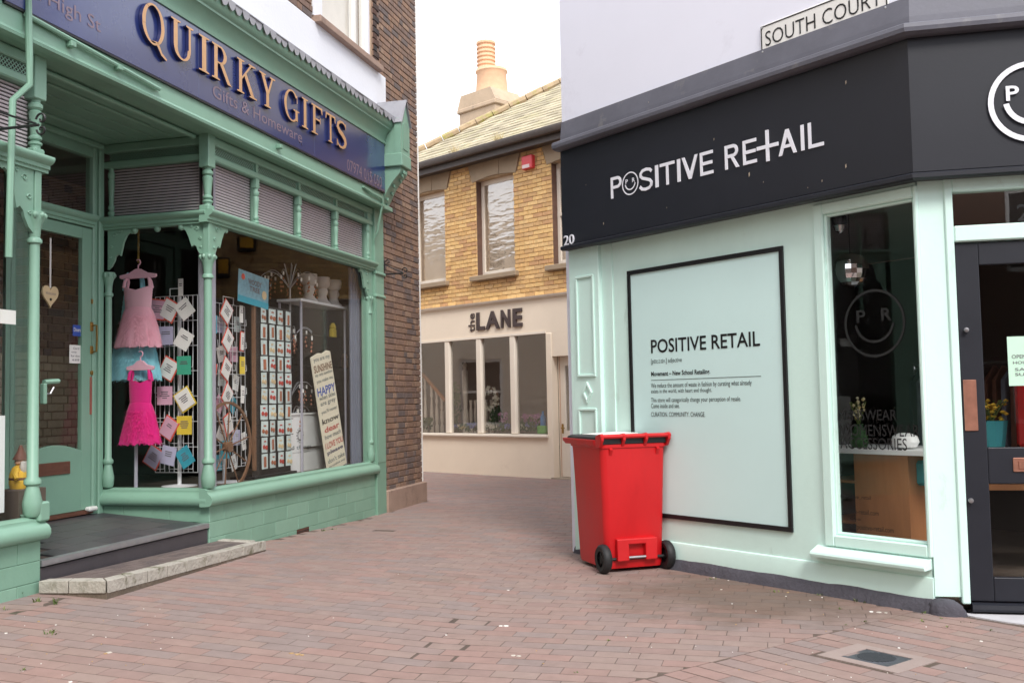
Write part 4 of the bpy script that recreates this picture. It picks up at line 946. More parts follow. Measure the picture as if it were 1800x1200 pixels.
for j in range(nr):
    for a, b in [(k / 11 + (.045 if j % 2 else 0), (k + 1) / 11 + (.045 if j % 2 else 0)) for k in range(11)]:
        b = min(b, 1); 
        if j % 2 and a < .05: a = 0
        lo0, lo1 = lerp(f0, f1, a), lerp(f0, f1, b); hi0, hi1 = lerp(r0, r1, a), lerp(r0, r1, b)
        q = [lerp(lo0, hi0, j / nr), lerp(lo1, hi1, j / nr), lerp(lo1, hi1, (j + 1) / nr), lerp(lo0, hi0, (j + 1) / nr)]
        cx = sum(p[0] for p in q) / 4; cy = sum(p[1] for p in q) / 4
        q = [(cx + (p[0] - cx) * .975, cy + (p[1] - cy) * .95, p[2] - .006) for p in q]; slab(q, .05).build('tile', 'step_tile', es)

# ================================================================== GIFT SHOP WINDOW DISPLAY
def dress(name, label, fr, px, d, ytop, yneck_w, ywaist, yhem, hw_top, hw_waist, hw_hem, tul, knit, group=None):
    """px: centre column; pixel rows for top, waist, hem; half widths in metres"""
    x, zt_ = fr.at(px, ytop, d); zw = fr.at(px, ywaist, d)[1]; zh = fr.at(px, yhem, d)[1]
    f = fr.moved(x, -d, zh); t = thing(name, label, 'dress', f, group); H_ = zt_ - zh; W_ = zw - zh
    m = MB(); n = 36; rings = 14                # skirt: gathered tulle, several ruffled layers
    for lay, (k0, amp) in enumerate(((1.0, .018), (.94, .014), (.88, .02))):
        B = len(m.v); ph = random.uniform(0, 6)
        for r in range(rings + 1):
            t_r = r / rings; rad = (hw_waist + (hw_hem - hw_waist) * (t_r ** .75)) * k0
            for i in range(n):
                a = 2 * math.pi * i / n; rr = rad + amp * t_r * (math.sin(9 * a + ph) + .6 * math.sin(17 * a + ph * 2 + t_r * 2)) + random.uniform(-.003, .003) * t_r
                zz = W_ * (1 - t_r) + (random.uniform(-.02, .02) if r == rings else 0)
                m.v.append((rr * math.cos(a), rr * math.sin(a) * .45, zz + lay * .004))
        for r in range(rings):
            for i in range(n):
                j = (i + 1) % n; m.f.append((B + r * n + i, B + (r + 1) * n + i, B + (r + 1) * n + j, B + r * n + j)); m.mi.append(0)
    for k in range(700):                         # loose net standing off the gathers
        a = random.uniform(0, 6.283); t_r = random.uniform(.15, 1.0); rad = (hw_waist + (hw_hem - hw_waist) * t_r ** .75) * random.uniform(.98, 1.07); zz = W_ * (1 - t_r)
        p = Vector((rad * math.cos(a), rad * math.sin(a) * .5, zz)); q = p + Vector((math.cos(a) * .02 + random.uniform(-.012, .012), math.sin(a) * .012, -random.uniform(.015, .035))); e = Vector((-math.sin(a), math.cos(a) * .5, 0)) * .004
        m.add([p - e, p + e, q], [(0, 1, 2)])
    m.build('skirt', tul, t, smooth=True)
    m = MB(); zb0, zb1 = W_ - .012, H_ - .30 * (H_ - W_); rows = 16   # bodice: ribbed knit
    B = len(m.v); n = 28
    for r in range(rows + 1):
        s_ = r / rows; rad = hw_waist + (hw_top - hw_waist) * s_ + (.0035 if r % 2 else 0)
        for i in range(n):
            a = 2 * math.pi * i / n; top = (zb1 - zb0) * s_
            # V neckline: the front dips in the middle
            dip = s_ ** 3 * .5 * (H_ - W_) * .30 * (1 - abs(math.cos(a))) * 1.0
            m.v.append((rad * math.cos(a), rad * math.sin(a) * .38, zb0 + top - dip))
    for r in range(rows):
        for i in range(n):
            j = (i + 1) % n; m.f.append((B + r * n + i, B + r * n + j, B + (r + 1) * n + j, B + (r + 1) * n + i)); m.mi.append(0)
    m.build('bodice', knit, t, smooth=True)
    for sx in (-1, 1):
        m = MB(); P = [(sx * hw_top * .93, -.022, zb1 - .01), (sx * hw_top * .86, -.016, zb1 + (H_ - zb1) * .6), (sx * hw_top * .72, 0, H_), (sx * hw_top * .8, .02, zb1 + (H_ - zb1) * .5), (sx * hw_top * .9, .022, zb1 - .02)]
        m.tube(P, .014, 6); m.build('strap', knit, t, smooth=True)
    return t, x, zt_
def hanger(fr, x, d, z, w_, label, chain_to=None):
    f = fr.moved(x, -d, z); t = thing('clothes_hanger', label, 'hanger', f)
    pts = [(-w_, -.012), (-w_ * .9, -.022), (w_ * .9, -.022), (w_, -.012), (w_, .012), (w_ * .5, .028), (.03, .062), (0, .068), (-.03, .062), (-w_ * .5, .028), (-w_, .012)]
    MB().ext(pts, 'y', -.012, .012).build('shoulder_bar', 'hanger_pink', t, bevel=.004)
    P = [(0, 0, .06), (0, 0, .10)] + [(.022 * math.sin(R_(a)) - .0, 0, .125 - .025 * math.cos(R_(a))) for a in range(0, 250, 25)]
    MB().tube(P, .006, 6).build('hook', 'hanger_pink', t); return t
_, x, z = dress('pink_dress', 'pale pink child dress with knitted bodice and tulle skirt in porch window', RT, 243, -.22, 487, 0, 541, 610, .148, .13, .235, 'tulle_pink', 'knit_pink')
hanger(RT, x, -.22, z + .01, .19, 'pink hanger holding the pale pink dress')
m = MB(); zc = z + .13
while zc < 3.5: m.lathe([(.004, 0), (.011, .006), (.011, .028), (.004, .034)], (x, .22, zc), 6, sy=.4 if int(zc * 30) % 2 else 1); zc += .03
o = m.build('chain', 'brass', None, RT); tag(o, 'thin metal chain hanging above the pale pink dress', 'chain')
_, x2, z2 = dress('blue_dress', 'pale blue tulle dress hanging behind the pink dress', RT, 236, -.30, 480, 0, 575, 668, .10, .15, .27, 'tulle_blue', 'tulle_blue')
_, x3, z3 = dress('magenta_dress', 'bright magenta child dress with tulle skirt hanging below the pale pink one', RT, 247, -.15, 648, 0, 708, 780, .115, .105, .20, 'tulle_magenta', 'knit_magenta')
hanger(RT, x3, -.15, z3 + .008, .14, 'pink hanger holding the bright magenta dress')
x, z = RT.at(239, 790, -.2)
st_t = thing('dress_stand', 'plain grey stand pole under the magenta dress', 'stand', RT.moved(x, .2, .61))
MB().lathe([(.016, .012), (.016, 1.0)], n=10).build('pole', 'grey_post', st_t); MB().lathe([(.12, 0), (.12, .008), (.02, .014)], n=18).build('foot', 'grey_post', st_t)

def wire_rack(name, label, fr, d, u0, u1, v0, v1, nv, nh, foot=True):
    x0, zt_ = fr.at(u0, v0, d); x1, _ = fr.at(u1, v0, d); zb0 = fr.at((u0 + u1) / 2, v1, d)[1]
    t = thing(name, label, 'card rack', fr.moved((x0 + x1) / 2, -d, .61)); hw = (x1 - x0) / 2; a, b = zb0 - .61, zt_ - .61
    m = MB()
    for k in range(nv + 1): m.tube([(-hw + 2 * hw * k / nv, .012, a), (-hw + 2 * hw * k / nv, .012, b)], .0035, 5)
    for k in range(nh + 1): m.tube([(-hw, .012, a + (b - a) * k / nh), (hw, .012, a + (b - a) * k / nh)], .0035, 5)
    m.build('wire_grid', 'wire_white', t)
    m = MB(); m.tube([(-hw * .3, .01, b), (-hw * .3, .01, b + .07), (hw * .3, .01, b + .07), (hw * .3, .01, b)], .005, 6); m.build('top_handle', 'wire_white', t)
    m = MB()
    for r in range(nh):
        z = a + (b - a) * (r + .15) / nh
        for k in range(3):
            cx = -hw + 2 * hw * (k + .5) / 3
            m.tube([(cx - .05, -.03, z + .06), (cx - .05, -.035, z), (cx + .05, -.035, z), (cx + .05, -.03, z + .06)], .003, 5)
    m.build('card_pocket', 'wire_white', t)
    m = MB(); m.lathe([(.018, .01), (.018, b)], (0, .06, 0), 10); m.lathe([(.16, 0), (.16, .008), (.02, .02)], (0, .06, 0), 18); m.build('post', 'wire_white', t)
    return t
wire_rack('card_rack', 'white wire greeting card rack behind the porch window beside the dresses', RT, -.50, 272, 346, 522, 830, 9, 7)
wire_rack('card_rack', 'white wire greeting card rack in the front window beside the green corner post', L, -.40, 372, 432, 530, 822, 8, 7)
def card(fr, u, v, d, w_, h_, rot, mat, label, edge=None, group='greeting cards in the wire racks', lines=True):
    x, z = fr.at(u, v, d); f = fr.moved(x, -d - random.uniform(0, .02), z); f.M = f.M @ Matrix.Rotation(R_(rot), 4, 'Y') @ Matrix.Rotation(R_(random.uniform(-8, 8)), 4, 'Z')
    t = thing('greeting_card', label, 'card', f, group)
    MB().box(-w_ / 2, w_ / 2, -.002, .002, -h_ / 2, h_ / 2).build('front', mat, t)
    if edge: MB().box(-w_ / 2 - .012, w_ / 2 + .012, .004, .007, -h_ / 2 - .012, h_ / 2 + .012).build('envelope', edge, t)
    if lines:
        m = MB()
        for k in range(random.randint(2, 4)):
            a = random.uniform(.15, .33) * w_; z0 = h_ * (.2 - .11 * k); m.box(-a, a, -.004, -.0025, z0 - .004, z0 + .004)
        m.build('print', 'card_print', t)
    return t
WR = 'white card with red envelope standing in the white wire rack by the dresses'
for (u, v, rot, mat, edge, lb) in ((297, 545, 30, 'paper', 'card_red', WR), (326, 543, -38, 'paper', None, 'white card with a small motif, tilted, in the rack by the dresses'), (325, 597, 32, 'paper', None, 'plain white tilted card in the rack by the dresses'), (293, 590, 0, 'card_lilac', None, 'lilac card in the rack by the dresses'),
                                (297, 648, 30, 'paper', 'card_red', WR), (325, 642, 0, 'card_green', None, 'green card with gold print in the rack by the dresses'), (290, 695, 0, 'card_pink', None, 'dusty pink card in the rack by the dresses'), (325, 702, -32, 'paper', 'card_yellow', 'white card with yellow edge in the rack by the dresses'),
                                (297, 752, 30, 'card_pink', 'card_red', 'pink card with red envelope in the rack by the dresses'), (325, 747, 0, 'card_yellow', None, 'yellow card in the rack by the dresses'), (271, 803, 30, 'card_lilac', 'card_red', 'grey lilac card with red envelope in the bottom row of the rack by the dresses'), (326, 803, -32, 'card_teal', None, 'teal blue card tilted in the bottom row of the rack by the dresses'), (298, 800, 12, 'card_lilac', None, 'grey card upright in the bottom row of the rack by the dresses'), (277, 544, 8, 'card_pink', 'card_red', 'narrow pink card at the edge of the rack by the dresses')):
    card(RT, u, v, -.44, .15, .17, rot, mat, lb, edge)
x, z = RT.at(318, 505, -.46); card(RT, 318, 505, -.46, .05, .16, 0, 'paper', 'narrow white price tag standing on top of the rack by the dresses', None)
WF = 'white card with red envelope tilted in the front window rack'
for (u, v, rot, mat, edge, lb, k) in ((398, 548, 35, 'paper', 'card_red', WF, .16), (398, 598, 35, 'paper', 'card_red', WF, .16), (398, 648, 28, 'paper', 'card_red', WF, .16), (398, 695, 35, 'paper', 'card_red', WF, .16), (424, 552, 0, 'paper', None, 'narrow white card edge on in the front window rack', .07), (424, 600, 4, 'paper', 'card_red', 'narrow white card with red edge in the front window rack', .07), (423, 642, 0, 'card_yellow', None, 'yellow card in the front window rack', .08), (424, 693, 5, 'paper', None, 'narrow white card low in the front window rack', .07), (400, 745, -20, 'paper', 'card_red', 'white card with red envelope above the wooden wheel', .15), (396, 790, 0, 'card_teal', None, 'pale teal card in the bottom of the front window rack', .2), (428, 775, -8, 'paper', None, 'white card beside the wooden wheel', .09), (378, 570, 0, 'card_teal', None, 'teal card at the corner post side of the front window rack', .05), (376, 655, 12, 'card_red', None, 'red card at the corner post side of the front window rack', .05)):
    card(L, u, v, -.34, k, .17, rot, mat, lb, edge)

for r in range(6):
    for (u, k) in ((384, 0), (412, 1)):
        card(L, u + random.uniform(-3, 3), 572 + r * 48 + random.uniform(-6, 6), -.44, .12, .15, random.choice((0, 0, 12, -15, 30)), ('card_lilac', 'paper', 'sky_card', 'card_pink', 'paper', 'card_teal')[(r + k * 2) % 6], '%s card behind the tilted ones in the %s row of the front window rack' % (('grey lilac', 'plain white', 'pale blue', 'pink', 'off white', 'teal')[(r + k * 2) % 6], ('top', 'second', 'third', 'fourth', 'fifth', 'bottom')[r]))
# key ring display: rows of small carded key rings
x0, zt_ = L.at(447, 537, -.30); x1, _ = L.at(512, 537, -.30); zl = L.at(480, 822, -.30)[1]
kr = thing('keyring_stand', 'tall display stand holding rows of small carded key rings in the front window', 'display stand', L.moved((x0 + x1) / 2, .30, .61))
hw = (x1 - x0) / 2; a0, b0 = zl - .61, zt_ - .61
MB().box(-hw, hw, .02, .035, a0 - .1, b0 + .02).build('back_board', 'interior_dark', kr)
MB().box(-hw - .022, -hw + .012, -.01, .02, a0, b0 + .02).build('edge_strip', 'wood_wheel', kr)
MB().cbox(-hw - .05, hw + .05, -.03, .25, 0, .03, .005).build('foot', 'black', kr)
MB().box(-hw * .3, hw * .3, .02, .05, .03, a0 - .1).build('stem', 'black', kr)
NR = 10
for r in range(NR):
    z = b0 - (b0 - a0) * (r + .5) / NR
    MB().tube([(-hw, -.012, z + .085), (hw, -.012, z + .085)], .004, 5).build('hook_rail', 'iron', kr)
kc = MB().box(-.058, .058, -.002, .002, -.078, .072).data('front', 'sky_card')
kds = [MB().lathe([(.004, -.006), (.022, -.005), (.022, 0)], (-.026, -.003, -.012), 9, axis='y', sy=1).lathe([(.004, -.006), (.024, -.005), (.024, 0)], (.026, -.003, -.02), 9, axis='y').box(-.02, .02, -.006, -.003, .035, .05).data('charm', q) for q in ('key_brown', 'key_red', 'wood_light')] + [MB().cbox(-.024, .024, -.009, -.003, -.055, .05, .003).data('charm', 'key_brown')]
for r in range(NR):
    for c in range(4):
        X = (x0 + x1) / 2 - hw + .075 + (2 * hw - .1) * (c + .5) / 4 + random.uniform(-.006, .006); Z = .61 + b0 - (b0 - a0) * (r + .5) / NR
        f = L.moved(X, .285, Z); f.M = f.M @ Matrix.Rotation(random.uniform(-.12, .12), 4, 'Z') @ Matrix.Rotation(random.uniform(-.05, .05), 4, 'Y')
        ci = random.randrange(4); t = thing('carded_keyring', 'carded key ring with %s charm in the %s row of the stand' % (('round brown', 'round red', 'round pale wood', 'long brown')[ci], ('top', 'second', 'third', 'fourth', 'fifth', 'sixth', 'seventh', 'eighth', 'ninth', 'bottom')[r]), 'key ring', f, 'carded key rings on the stand')
        o = bpy.data.objects.new('card', kc); COL.objects.link(o); o.parent = t
        o = bpy.data.objects.new('charm', kds[ci]); COL.objects.link(o); o.parent = t; o.location = (random.uniform(-.01, .01), -.0, random.uniform(-.02, .0))
# poster above the stand
x0, z0 = L.at(418, 532, -.28); x1, z1 = L.at(471, 487, -.28)
f = L.moved((x0 + x1) / 2, .28, z0); f.M = f.M @ Matrix.Rotation(R_(4), 4, 'Y')
t = thing('display_card', 'pale blue printed display card with bold grey title above the key rings', 'display card', f)
hw = (x1 - x0) / 2; hh = z1 - z0
MB().cbox(-hw, hw, 0, .006, 0, hh, .001).build('board', 'poster', t)
text('lettering', 'WOODY', -hw * .4, hw * .5, hh * .62, hh * .80, -.002, 'card_print', t, f, bold=.03); text('lettering', 'TREE', -hw * .3, hw * .4, hh * .42, hh * .58, -.002, 'card_print', t, f, bold=.03)
MB().box(-hw, hw, -.0015, 0, 0, hh * .2).build('band', 'card_teal', t)
m = MB(); m.lathe([(.001, -.003), (.03, -.003), (.03, 0)], (-hw * .72, 0, hh * .8), 12, axis='y'); m.build('badge', 'card_red', t)
m = MB(); m.lathe([(.001, -.003), (.045, -.003), (.045, 0)], (hw * .7, 0, hh * .42), 14, axis='y'); m.build('picture', 'wood_light', t)
# jewellery tree
x, z = L.at(511, 700, -.50)
jt = thing('jewellery_tree', 'tall silver jewellery tree with curved arms and hanging tags', 'jewellery stand', L.moved(x, .50, .61))
zt_ = L.at(511, 505, -.50)[1] - .61
MB().lathe([(.11, 0), (.11, .01), (.02, .03), (.013, .05), (.011, zt_)], n=12).build('stem', 'steel', jt, smooth=True)
arms = MB(); tips = []
for lev, (zz, nn, rr, dr) in enumerate(((zt_ - .02, 9, .40, .02), (zt_ - .62, 7, .34, .04), (zt_ - 1.22, 7, .30, .05), (.55, 6, .26, .05))):
    if zz < .2: continue
    for k in range(nn):
        a = 2 * math.pi * k / nn + lev * .4; P = []
        for q in range(9):
            s_ = q / 8; rad = rr * s_; P.append((rad * math.cos(a), rad * math.sin(a) * .7, zz + .20 * math.sin(s_ * math.pi * .72) - dr * s_))
        arms.tube(P, .0045, 5); tips.append(P[-1]); tips.append(P[6])
for k in range(5):
    a = k * 1.3; arms.tube([(0, 0, zt_), (.03 * math.cos(a), .03 * math.sin(a), zt_ + .12), (.07 * math.cos(a), .07 * math.sin(a), zt_ + .26)], .004, 5)
arms.build('arm', 'steel', jt)
m = MB(); m2 = MB()
for p in tips:
    h_ = random.uniform(.02, .05); m.box(p[0] - .016, p[0] + .016, p[1] - .002, p[1] + .002, p[2] - h_ - .04, p[2] - h_)
    for q in range(3): m2.lathe([(.002, 0), (.012, .01), (.002, .03)], (p[0] + random.uniform(-.02, .02), p[1] + .01, p[2] - h_ - .09 - q * .045), 6)
m.build('price_tag', 'paper', jt); m2.build('trinket', 'key_brown', jt)
# glass cabinet with figures
x0, z0 = L.at(532, 728, -.30); x1, z1 = L.at(607, 541, -.30); zc = z1
gc = thing('glass_cabinet', 'tall glass display cabinet with pale top shelf in the front window', 'cabinet', L.moved((x0 + x1) / 2, .44, .61)); hw = (x1 - x0) / 2; hh = zc - .61
m = MB()
for sx in (-1, 1):
    for yy in (-.13, .13): m.box(sx * hw - .01, sx * hw + .01, yy - .01, yy + .01, .0, hh - .022)
m.build('frame', 'grey_post', gc)
MB().cbox(-hw - .03, hw + .03, -.15, .15, hh - .02, hh + .01, .004).build('top', 'plastic_white', gc)
MB().box(-hw, hw, -.135, -.13, 0.01, hh - .02).build('pane', 'glass', gc); MB().box(hw - .006, hw, -.12, .12, 0.01, hh - .02).build('pane', 'glass', gc)
for z in (.25, .7, 1.15, 1.5):
    if z < hh - .1: MB().box(-hw + .012, hw - .012, -.12, .12, z, z + .012).build('shelf', 'glass_lane', gc)
for k, u in enumerate((543, 566, 586)):
    x, z = L.at(u, 537, -.42); f = L.moved(x, .42, zc + .01)
    t = thing('stone_figure', ('pale stone cup figure with an orange spot, on the glass cabinet beside the poster', 'pale stone goblet figure between two others on the glass cabinet', 'pale stone goblet figure on the glass cabinet, furthest from the poster')[k], 'figure', f, 'stone figures on the glass cabinet')
    MB().lathe([(.10, 0), (.105, .02), (.07, .05), (.055, .10), (.075, .15), (.06, .19)], n=14).build('stem', 'porcelain', t, smooth=True)
    MB().lathe([(.05, .185), (.09, .22), (.10, .28), (.095, .32), (.08, .318), (.06, .25)], n=16).build('bowl', 'porcelain', t, smooth=True)
x, z = L.at(583, 585, -.75); 
for k, (u, mt, lb) in enumerate(((585, 'card_yellow', 'small yellow box on the upper glass shelf'), (563, 'porcelain', 'small cream ornament on the glass shelf below the silver arms'), (605, 'gold', 'small gold ornament at the cabinet side by the sunshine plaque'))):
    x = L.at(u, 585, -.42)[0]; zz = (1.513, .713, 1.163)[k] + .61
    o = MB().cbox(-.05, .05, -.03, .03, 0, .11, .012).lathe([(.03, .1), (.045, .13), (.02, .18)], (0, 0, 0), 8).build('ornament', mt, None, L.moved(x, .42, zz)); tag(o, lb, 'ornament')
# white display box
x0, z0 = L.at(507, 838, -.34); x1, z1 = L.at(574, 727, -.34)
f = L.moved((x0 + x1) / 2, .34, .61); hw = (x1 - x0) / 2; hh = z1 - .61
wb = thing('display_plinth', 'white display plinth with a dark dotted sunburst and the words d things', 'plinth', f)
MB().cbox(-hw, hw, 0, .3, 0, hh, .003).build('box', 'plastic_white', wb)
MB().cbox(-hw - .015, hw + .015, -.012, .31, hh, hh + .02, .003).build('top', 'plastic_white', wb)
m = MB()
for k in range(14):
    a = 2 * math.pi * k / 14
    for r, s_ in ((.052, .009), (.078, .007)): m.lathe([(.001, -.003), (s_, -.003), (s_, 0)], (-hw * .42 + r * math.cos(a), 0, hh * .64 + r * math.sin(a)), 7, axis='y')
m.build('sunburst', 'black', wb)
text('lettering', 'd things', -hw * .85, hw * .15, hh * .38, hh * .47, -.002, 'grey_print', wb, f); text('lettering', 'simple gifts', -hw * .8, hw * .1, hh * .33, hh * .355, -.002, 'grey_print', wb, f)
# sunshine plaque
xa, za = L.at(594, 822, -.16); xb2, zb2 = L.at(577, 618, -.16)
f = L.moved(xa, .16, .61); tilt = math.atan2(xa - xb2, zb2 - .61); f.M = f.M @ Matrix.Rotation(-tilt, 4, 'Y') @ Matrix.Rotation(R_(-4), 4, 'X')
hw = (L.at(611, 815, -.16)[0] - L.at(579, 815, -.16)[0]) / 2; hh = zb2 - .61
pq = thing('wooden_plaque', 'tall cream wooden plaque printed SUNSHINE and HAPPY leaning in the front window', 'plaque', f)
MB().ext([(-hw, 0), (hw, 0), (hw, hh), (hw * .7, hh + .02), (hw * .2, hh), (-hw * .2, hh + .015), (-hw * .7, hh), (-hw, hh - .01)], 'y', 0, .02).build('board', 'sign_wood', pq)
LN = [('you are my', .955, .03, 'grey_print', .85), ('SUNSHINE', .885, .055, 'wood_wheel', .95), ('my only sunshine', .83, .03, 'grey_print', .9), ('you make me', .775, .032, 'grey_print', .85), ('HAPPY', .69, .062, 'sticker_blue', .95), ('when skies', .635, .032, 'grey_print', .85), ('are grey', .575, .032, 'grey_print', .8), ("you'll never", .51, .034, 'grey_print', .85), ('know', .435, .042, 'black', .9), ('dear', .36, .042, 'key_red', .8), ('how much', .30, .034, 'grey_print', .85), ('I LOVE YOU', .225, .045, 'key_red', .95), ('please', .16, .036, 'navy_edge', .85), ("don't take", .095, .034, 'grey_print', .9), ('my sunshine away', .045, .022, 'grey_print', .9)]
for s_, zc_, h_, mt, kw in [(a_, b_, c_ * 1.3, d_, e_) for a_, b_, c_, d_, e_ in LN]: text('lettering', s_, -hw * kw, hw * kw, zc_ * hh - h_ * hh * .45, zc_ * hh + h_ * hh * .45, -.002, mt, pq, f, bold=.02 if mt != 'grey_print' else .008)
# wooden wheel
x, z = L.at(402, 785, -.22); zr = L.at(402, 705, -.22)[1] - z; f = L.moved(x, .22, z)
wh = thing('cartwheel', 'brown wooden cart wheel standing at the foot of the front window', 'wheel', f)
m = MB(); ring(m, 0, 0, zr, zr - .024, 0, .02, n=30); m.build('rim', 'wood_wheel', wh)
m = MB()
for k in range(5): a = math.pi * k / 5 + .2; m.tube([(-(zr - .03) * math.cos(a), .015 + k * .0005, -(zr - .03) * math.sin(a)), ((zr - .03) * math.cos(a), .015 + k * .0005, (zr - .03) * math.sin(a))], .007, 6)
m.build('spoke', 'wood_wheel', wh); MB().lathe([(.001, -.02), (.05, -.02), (.05, .04)], n=14, axis='y').build('hub', 'wood_wheel', wh)
# door: heart, notices
x, z = L.at(89, 541, -PD + .03); z2_ = L.at(89, 500, -PD + .03)[1]; f = L.moved(x, PD - .03, z); hh = z2_ - z
ht = thing('hanging_heart', 'pale wooden heart hanging on a ribbon in the green door', 'heart sign', f)
P = []
for k in range(48):
    t = 2 * math.pi * k / 48; P.append((.066 * hh / .26 * 1.9 * math.sin(t) ** 3, hh * .545 + (hh / 29.5) * (13 * math.cos(t) - 5 * math.cos(2 * t) - 2 * math.cos(3 * t) - math.cos(4 * t)) * .98))
MB().ext(P, 'y', 0, .014).build('heart', 'wood_light', ht, bevel=.003)
text('lettering', 'Welcome', -.06, .06, hh * .56, hh * .68, -.001, 'gold_print', ht, f)
m = MB(); m.lathe([(.001, -.003), (.012, -.003), (.012, 0)], (0, 0, hh * .36), 8, axis='y'); m.build('cut_out', 'black', ht)
MB().box(-.009, .009, .004, .007, hh * .86, hh * .86 + (L.at(89, 418, -PD)[1] - z - hh * .9)).build('ribbon', 'ribbon', ht)
def sheet(name, label, cat, fr, a, b, d, mat, words=(), wm='card_print', parts=None):
    x0, z0 = fr.at(*a, d); x1, z1 = fr.at(*b, d); f = fr.moved((x0 + x1) / 2, -d, z0); hw, hh = (x1 - x0) / 2, z1 - z0
    t = thing(name, label, cat, f); MB().box(-hw, hw, 0, .002, 0, hh).build('sheet', mat, t)
    for (s_, k0, k1, c0, c1) in words: text('lettering', s_, -hw + 2 * hw * k0, -hw + 2 * hw * k1, hh * c0, hh * c1, -.0015, wm, t, f, bold=.01)
    return t
sheet('paper_notice', 'small white handwritten notice taped inside the green door', 'notice', L, (122, 638), (143, 607), -PD - .017, 'paper', (('Card', .3, .8, .76, .88), ('only', .15, .6, .55, .66), ('for this', .1, .85, .35, .46), ('till', .2, .8, .14, .25)))
sheet('window_sticker', 'small blue and red sticker on the green door glass', 'sticker', L, (128, 590), (143, 572), -PD - .016, 'sticker_blue', (('Diners', .1, .9, .4, .75),), 'paper')
# left bay contents
x, z = L.at(36, 858, -.30); f = L.moved(x, .30, z)
gn = thing('garden_gnome', 'yellow and white bearded gnome ornament in the left bay window', 'gnome', f); k = (L.at(36, 785, -.30)[1] - z) / .48
MB().lathe([(.11 * k, 0), (.125 * k, .06 * k), (.12 * k, .16 * k), (.09 * k, .24 * k), (.05 * k, .27 * k)], n=14).build('body', 'gnome_yellow', gn, smooth=True)
MB().lathe([(.122 * k, .10 * k), (.126 * k, .105 * k), (.126 * k, .125 * k), (.12 * k, .13 * k)], n=14).build('belt', 'wood_box', gn)
MB().lathe([(.004, .12 * k), (.06 * k, .17 * k), (.085 * k, .25 * k), (.07 * k, .31 * k), (.03 * k, .32 * k)], (0, -.07 * k, 0), 12, sy=.6).build('beard', 'porcelain', gn, smooth=True)
MB().lathe([(.03 * k, .26 * k), (.065 * k, .29 * k), (.065 * k, .34 * k), (.03 * k, .37 * k)], n=12).build('head', 'skin', gn, smooth=True)
MB().lathe([(.09 * k, .335 * k), (.075 * k, .36 * k), (.04 * k, .43 * k), (.008, .50 * k)], n=12).build('hat', 'wood_box', gn, smooth=True)
for sx in (-1, 1): MB().tube([(sx * .09 * k, -.02, .23 * k), (sx * .14 * k, -.05 * k, .16 * k), (sx * .15 * k, -.08 * k, .12 * k)], .028 * k, 7).build('arm', 'gnome_yellow', gn, smooth=True)
o = MB().cbox(-.13, .13, -.1, .1, 0, z - .601, .004).build('display_box', 'interior_floor', None, L.moved(x, .30, .60)); tag(o, 'dark box under the yellow gnome in the left bay window', 'box')
sheet('white_board', 'tall white framed board standing in the left bay window', 'board', L, (-25, 905), (9, 730), -.14, 'plastic_white')
sheet('paper_notice', 'blank white paper taped on the left bay glass', 'notice', L, (0, 568), (28, 546), -.04, 'paper')

# ================================================================== CORNER SHOP (right)
cs = thing('corner_shop', 'lavender rendered corner building with mint green shopfront and dark fascia', 'building', RF)
RX0, RX1 = -2.39, 1.028
dcor = RF.inv(DF.o)
dvec = (RF.M.inverted().to_3x3() @ DF.u)      # direction of the door side in the panel side's frame
def dpt(s, d=0):                             # point on the door side, in the panel side's frame
    nn = RF.M.inverted().to_3x3() @ DF.n; return (RX1 + dvec.x * s + nn.x * d, dvec.y * s + nn.y * d)
FAR = 4.2
foot = [(RX0, 0), (RX1, 0), dpt(FAR), (dpt(FAR)[0] + 1, 7), (RX0, 7)]
MB().ext(foot, 'z', 3.62, 8.5).build('upper_wall', 'render_lavender', cs)
# side towards the lane: brick at the back, render at the corner
m = MB(); m.box(RX0, RX0 + .2, .01, .6, -.02, 3.60); m.build('corner_wall', 'render_lavender', cs)
m = MB(); m.box(RX0, RX0 + .2, .61, 7, -.02, 3.60); m.build('lane_wall', 'brick_flat', cs)
LW = RF.moved(RX0, 7, 0, R_(-90))
lwo = MB().box(0, 6.38, -.012, .0, -.02, 3.6).build('lane_brick_wall', 'mortar_dark', cs, LW); brickwork(lwo, LW, 0, 6.38, .0, 3.58, .0765, [], 'brick_brown', 0, y=-.025)
def mirror_in(fr, yv, u, v, tgt, dt):          # where a thing must hang on wall tgt to show at pixel (u, v) in the glass of fr
    a, zg = fr.at(u, v, -yv); p = fr.w(a, yv, zg); r = ray(u, v); r = r - fr.n * (2 * r.dot(fr.n)); k = (tgt.o + tgt.n * dt - p).dot(tgt.n) / r.dot(tgt.n); return tgt.inv(p + r * k)
# mint wall, built round the window
W0, W1, WZ0, WZ1 = .335, 1.0, .405, 2.56
m = MB(); m.box(RX0 + .105, W0 - .05, 0, .12, .075, 2.70); m.box(W0 - .05, W1 + .012, 0.0, .12, .075, WZ0 - .03); m.box(W0 - .05, W1 + .012, 0.0, .12, WZ1 + .05, 2.70)
m.build('mint_wall', 'mint', cs)
# slightly proud lower wall with a soft ledge
MB().ext([(.01, .07), (-.018, .07), (-.018, .185), (-.012, .205), (.01, .215)], 'x', -1.88, RX1 - .004).build('plinth_ledge', 'mint', cs, smooth=True)
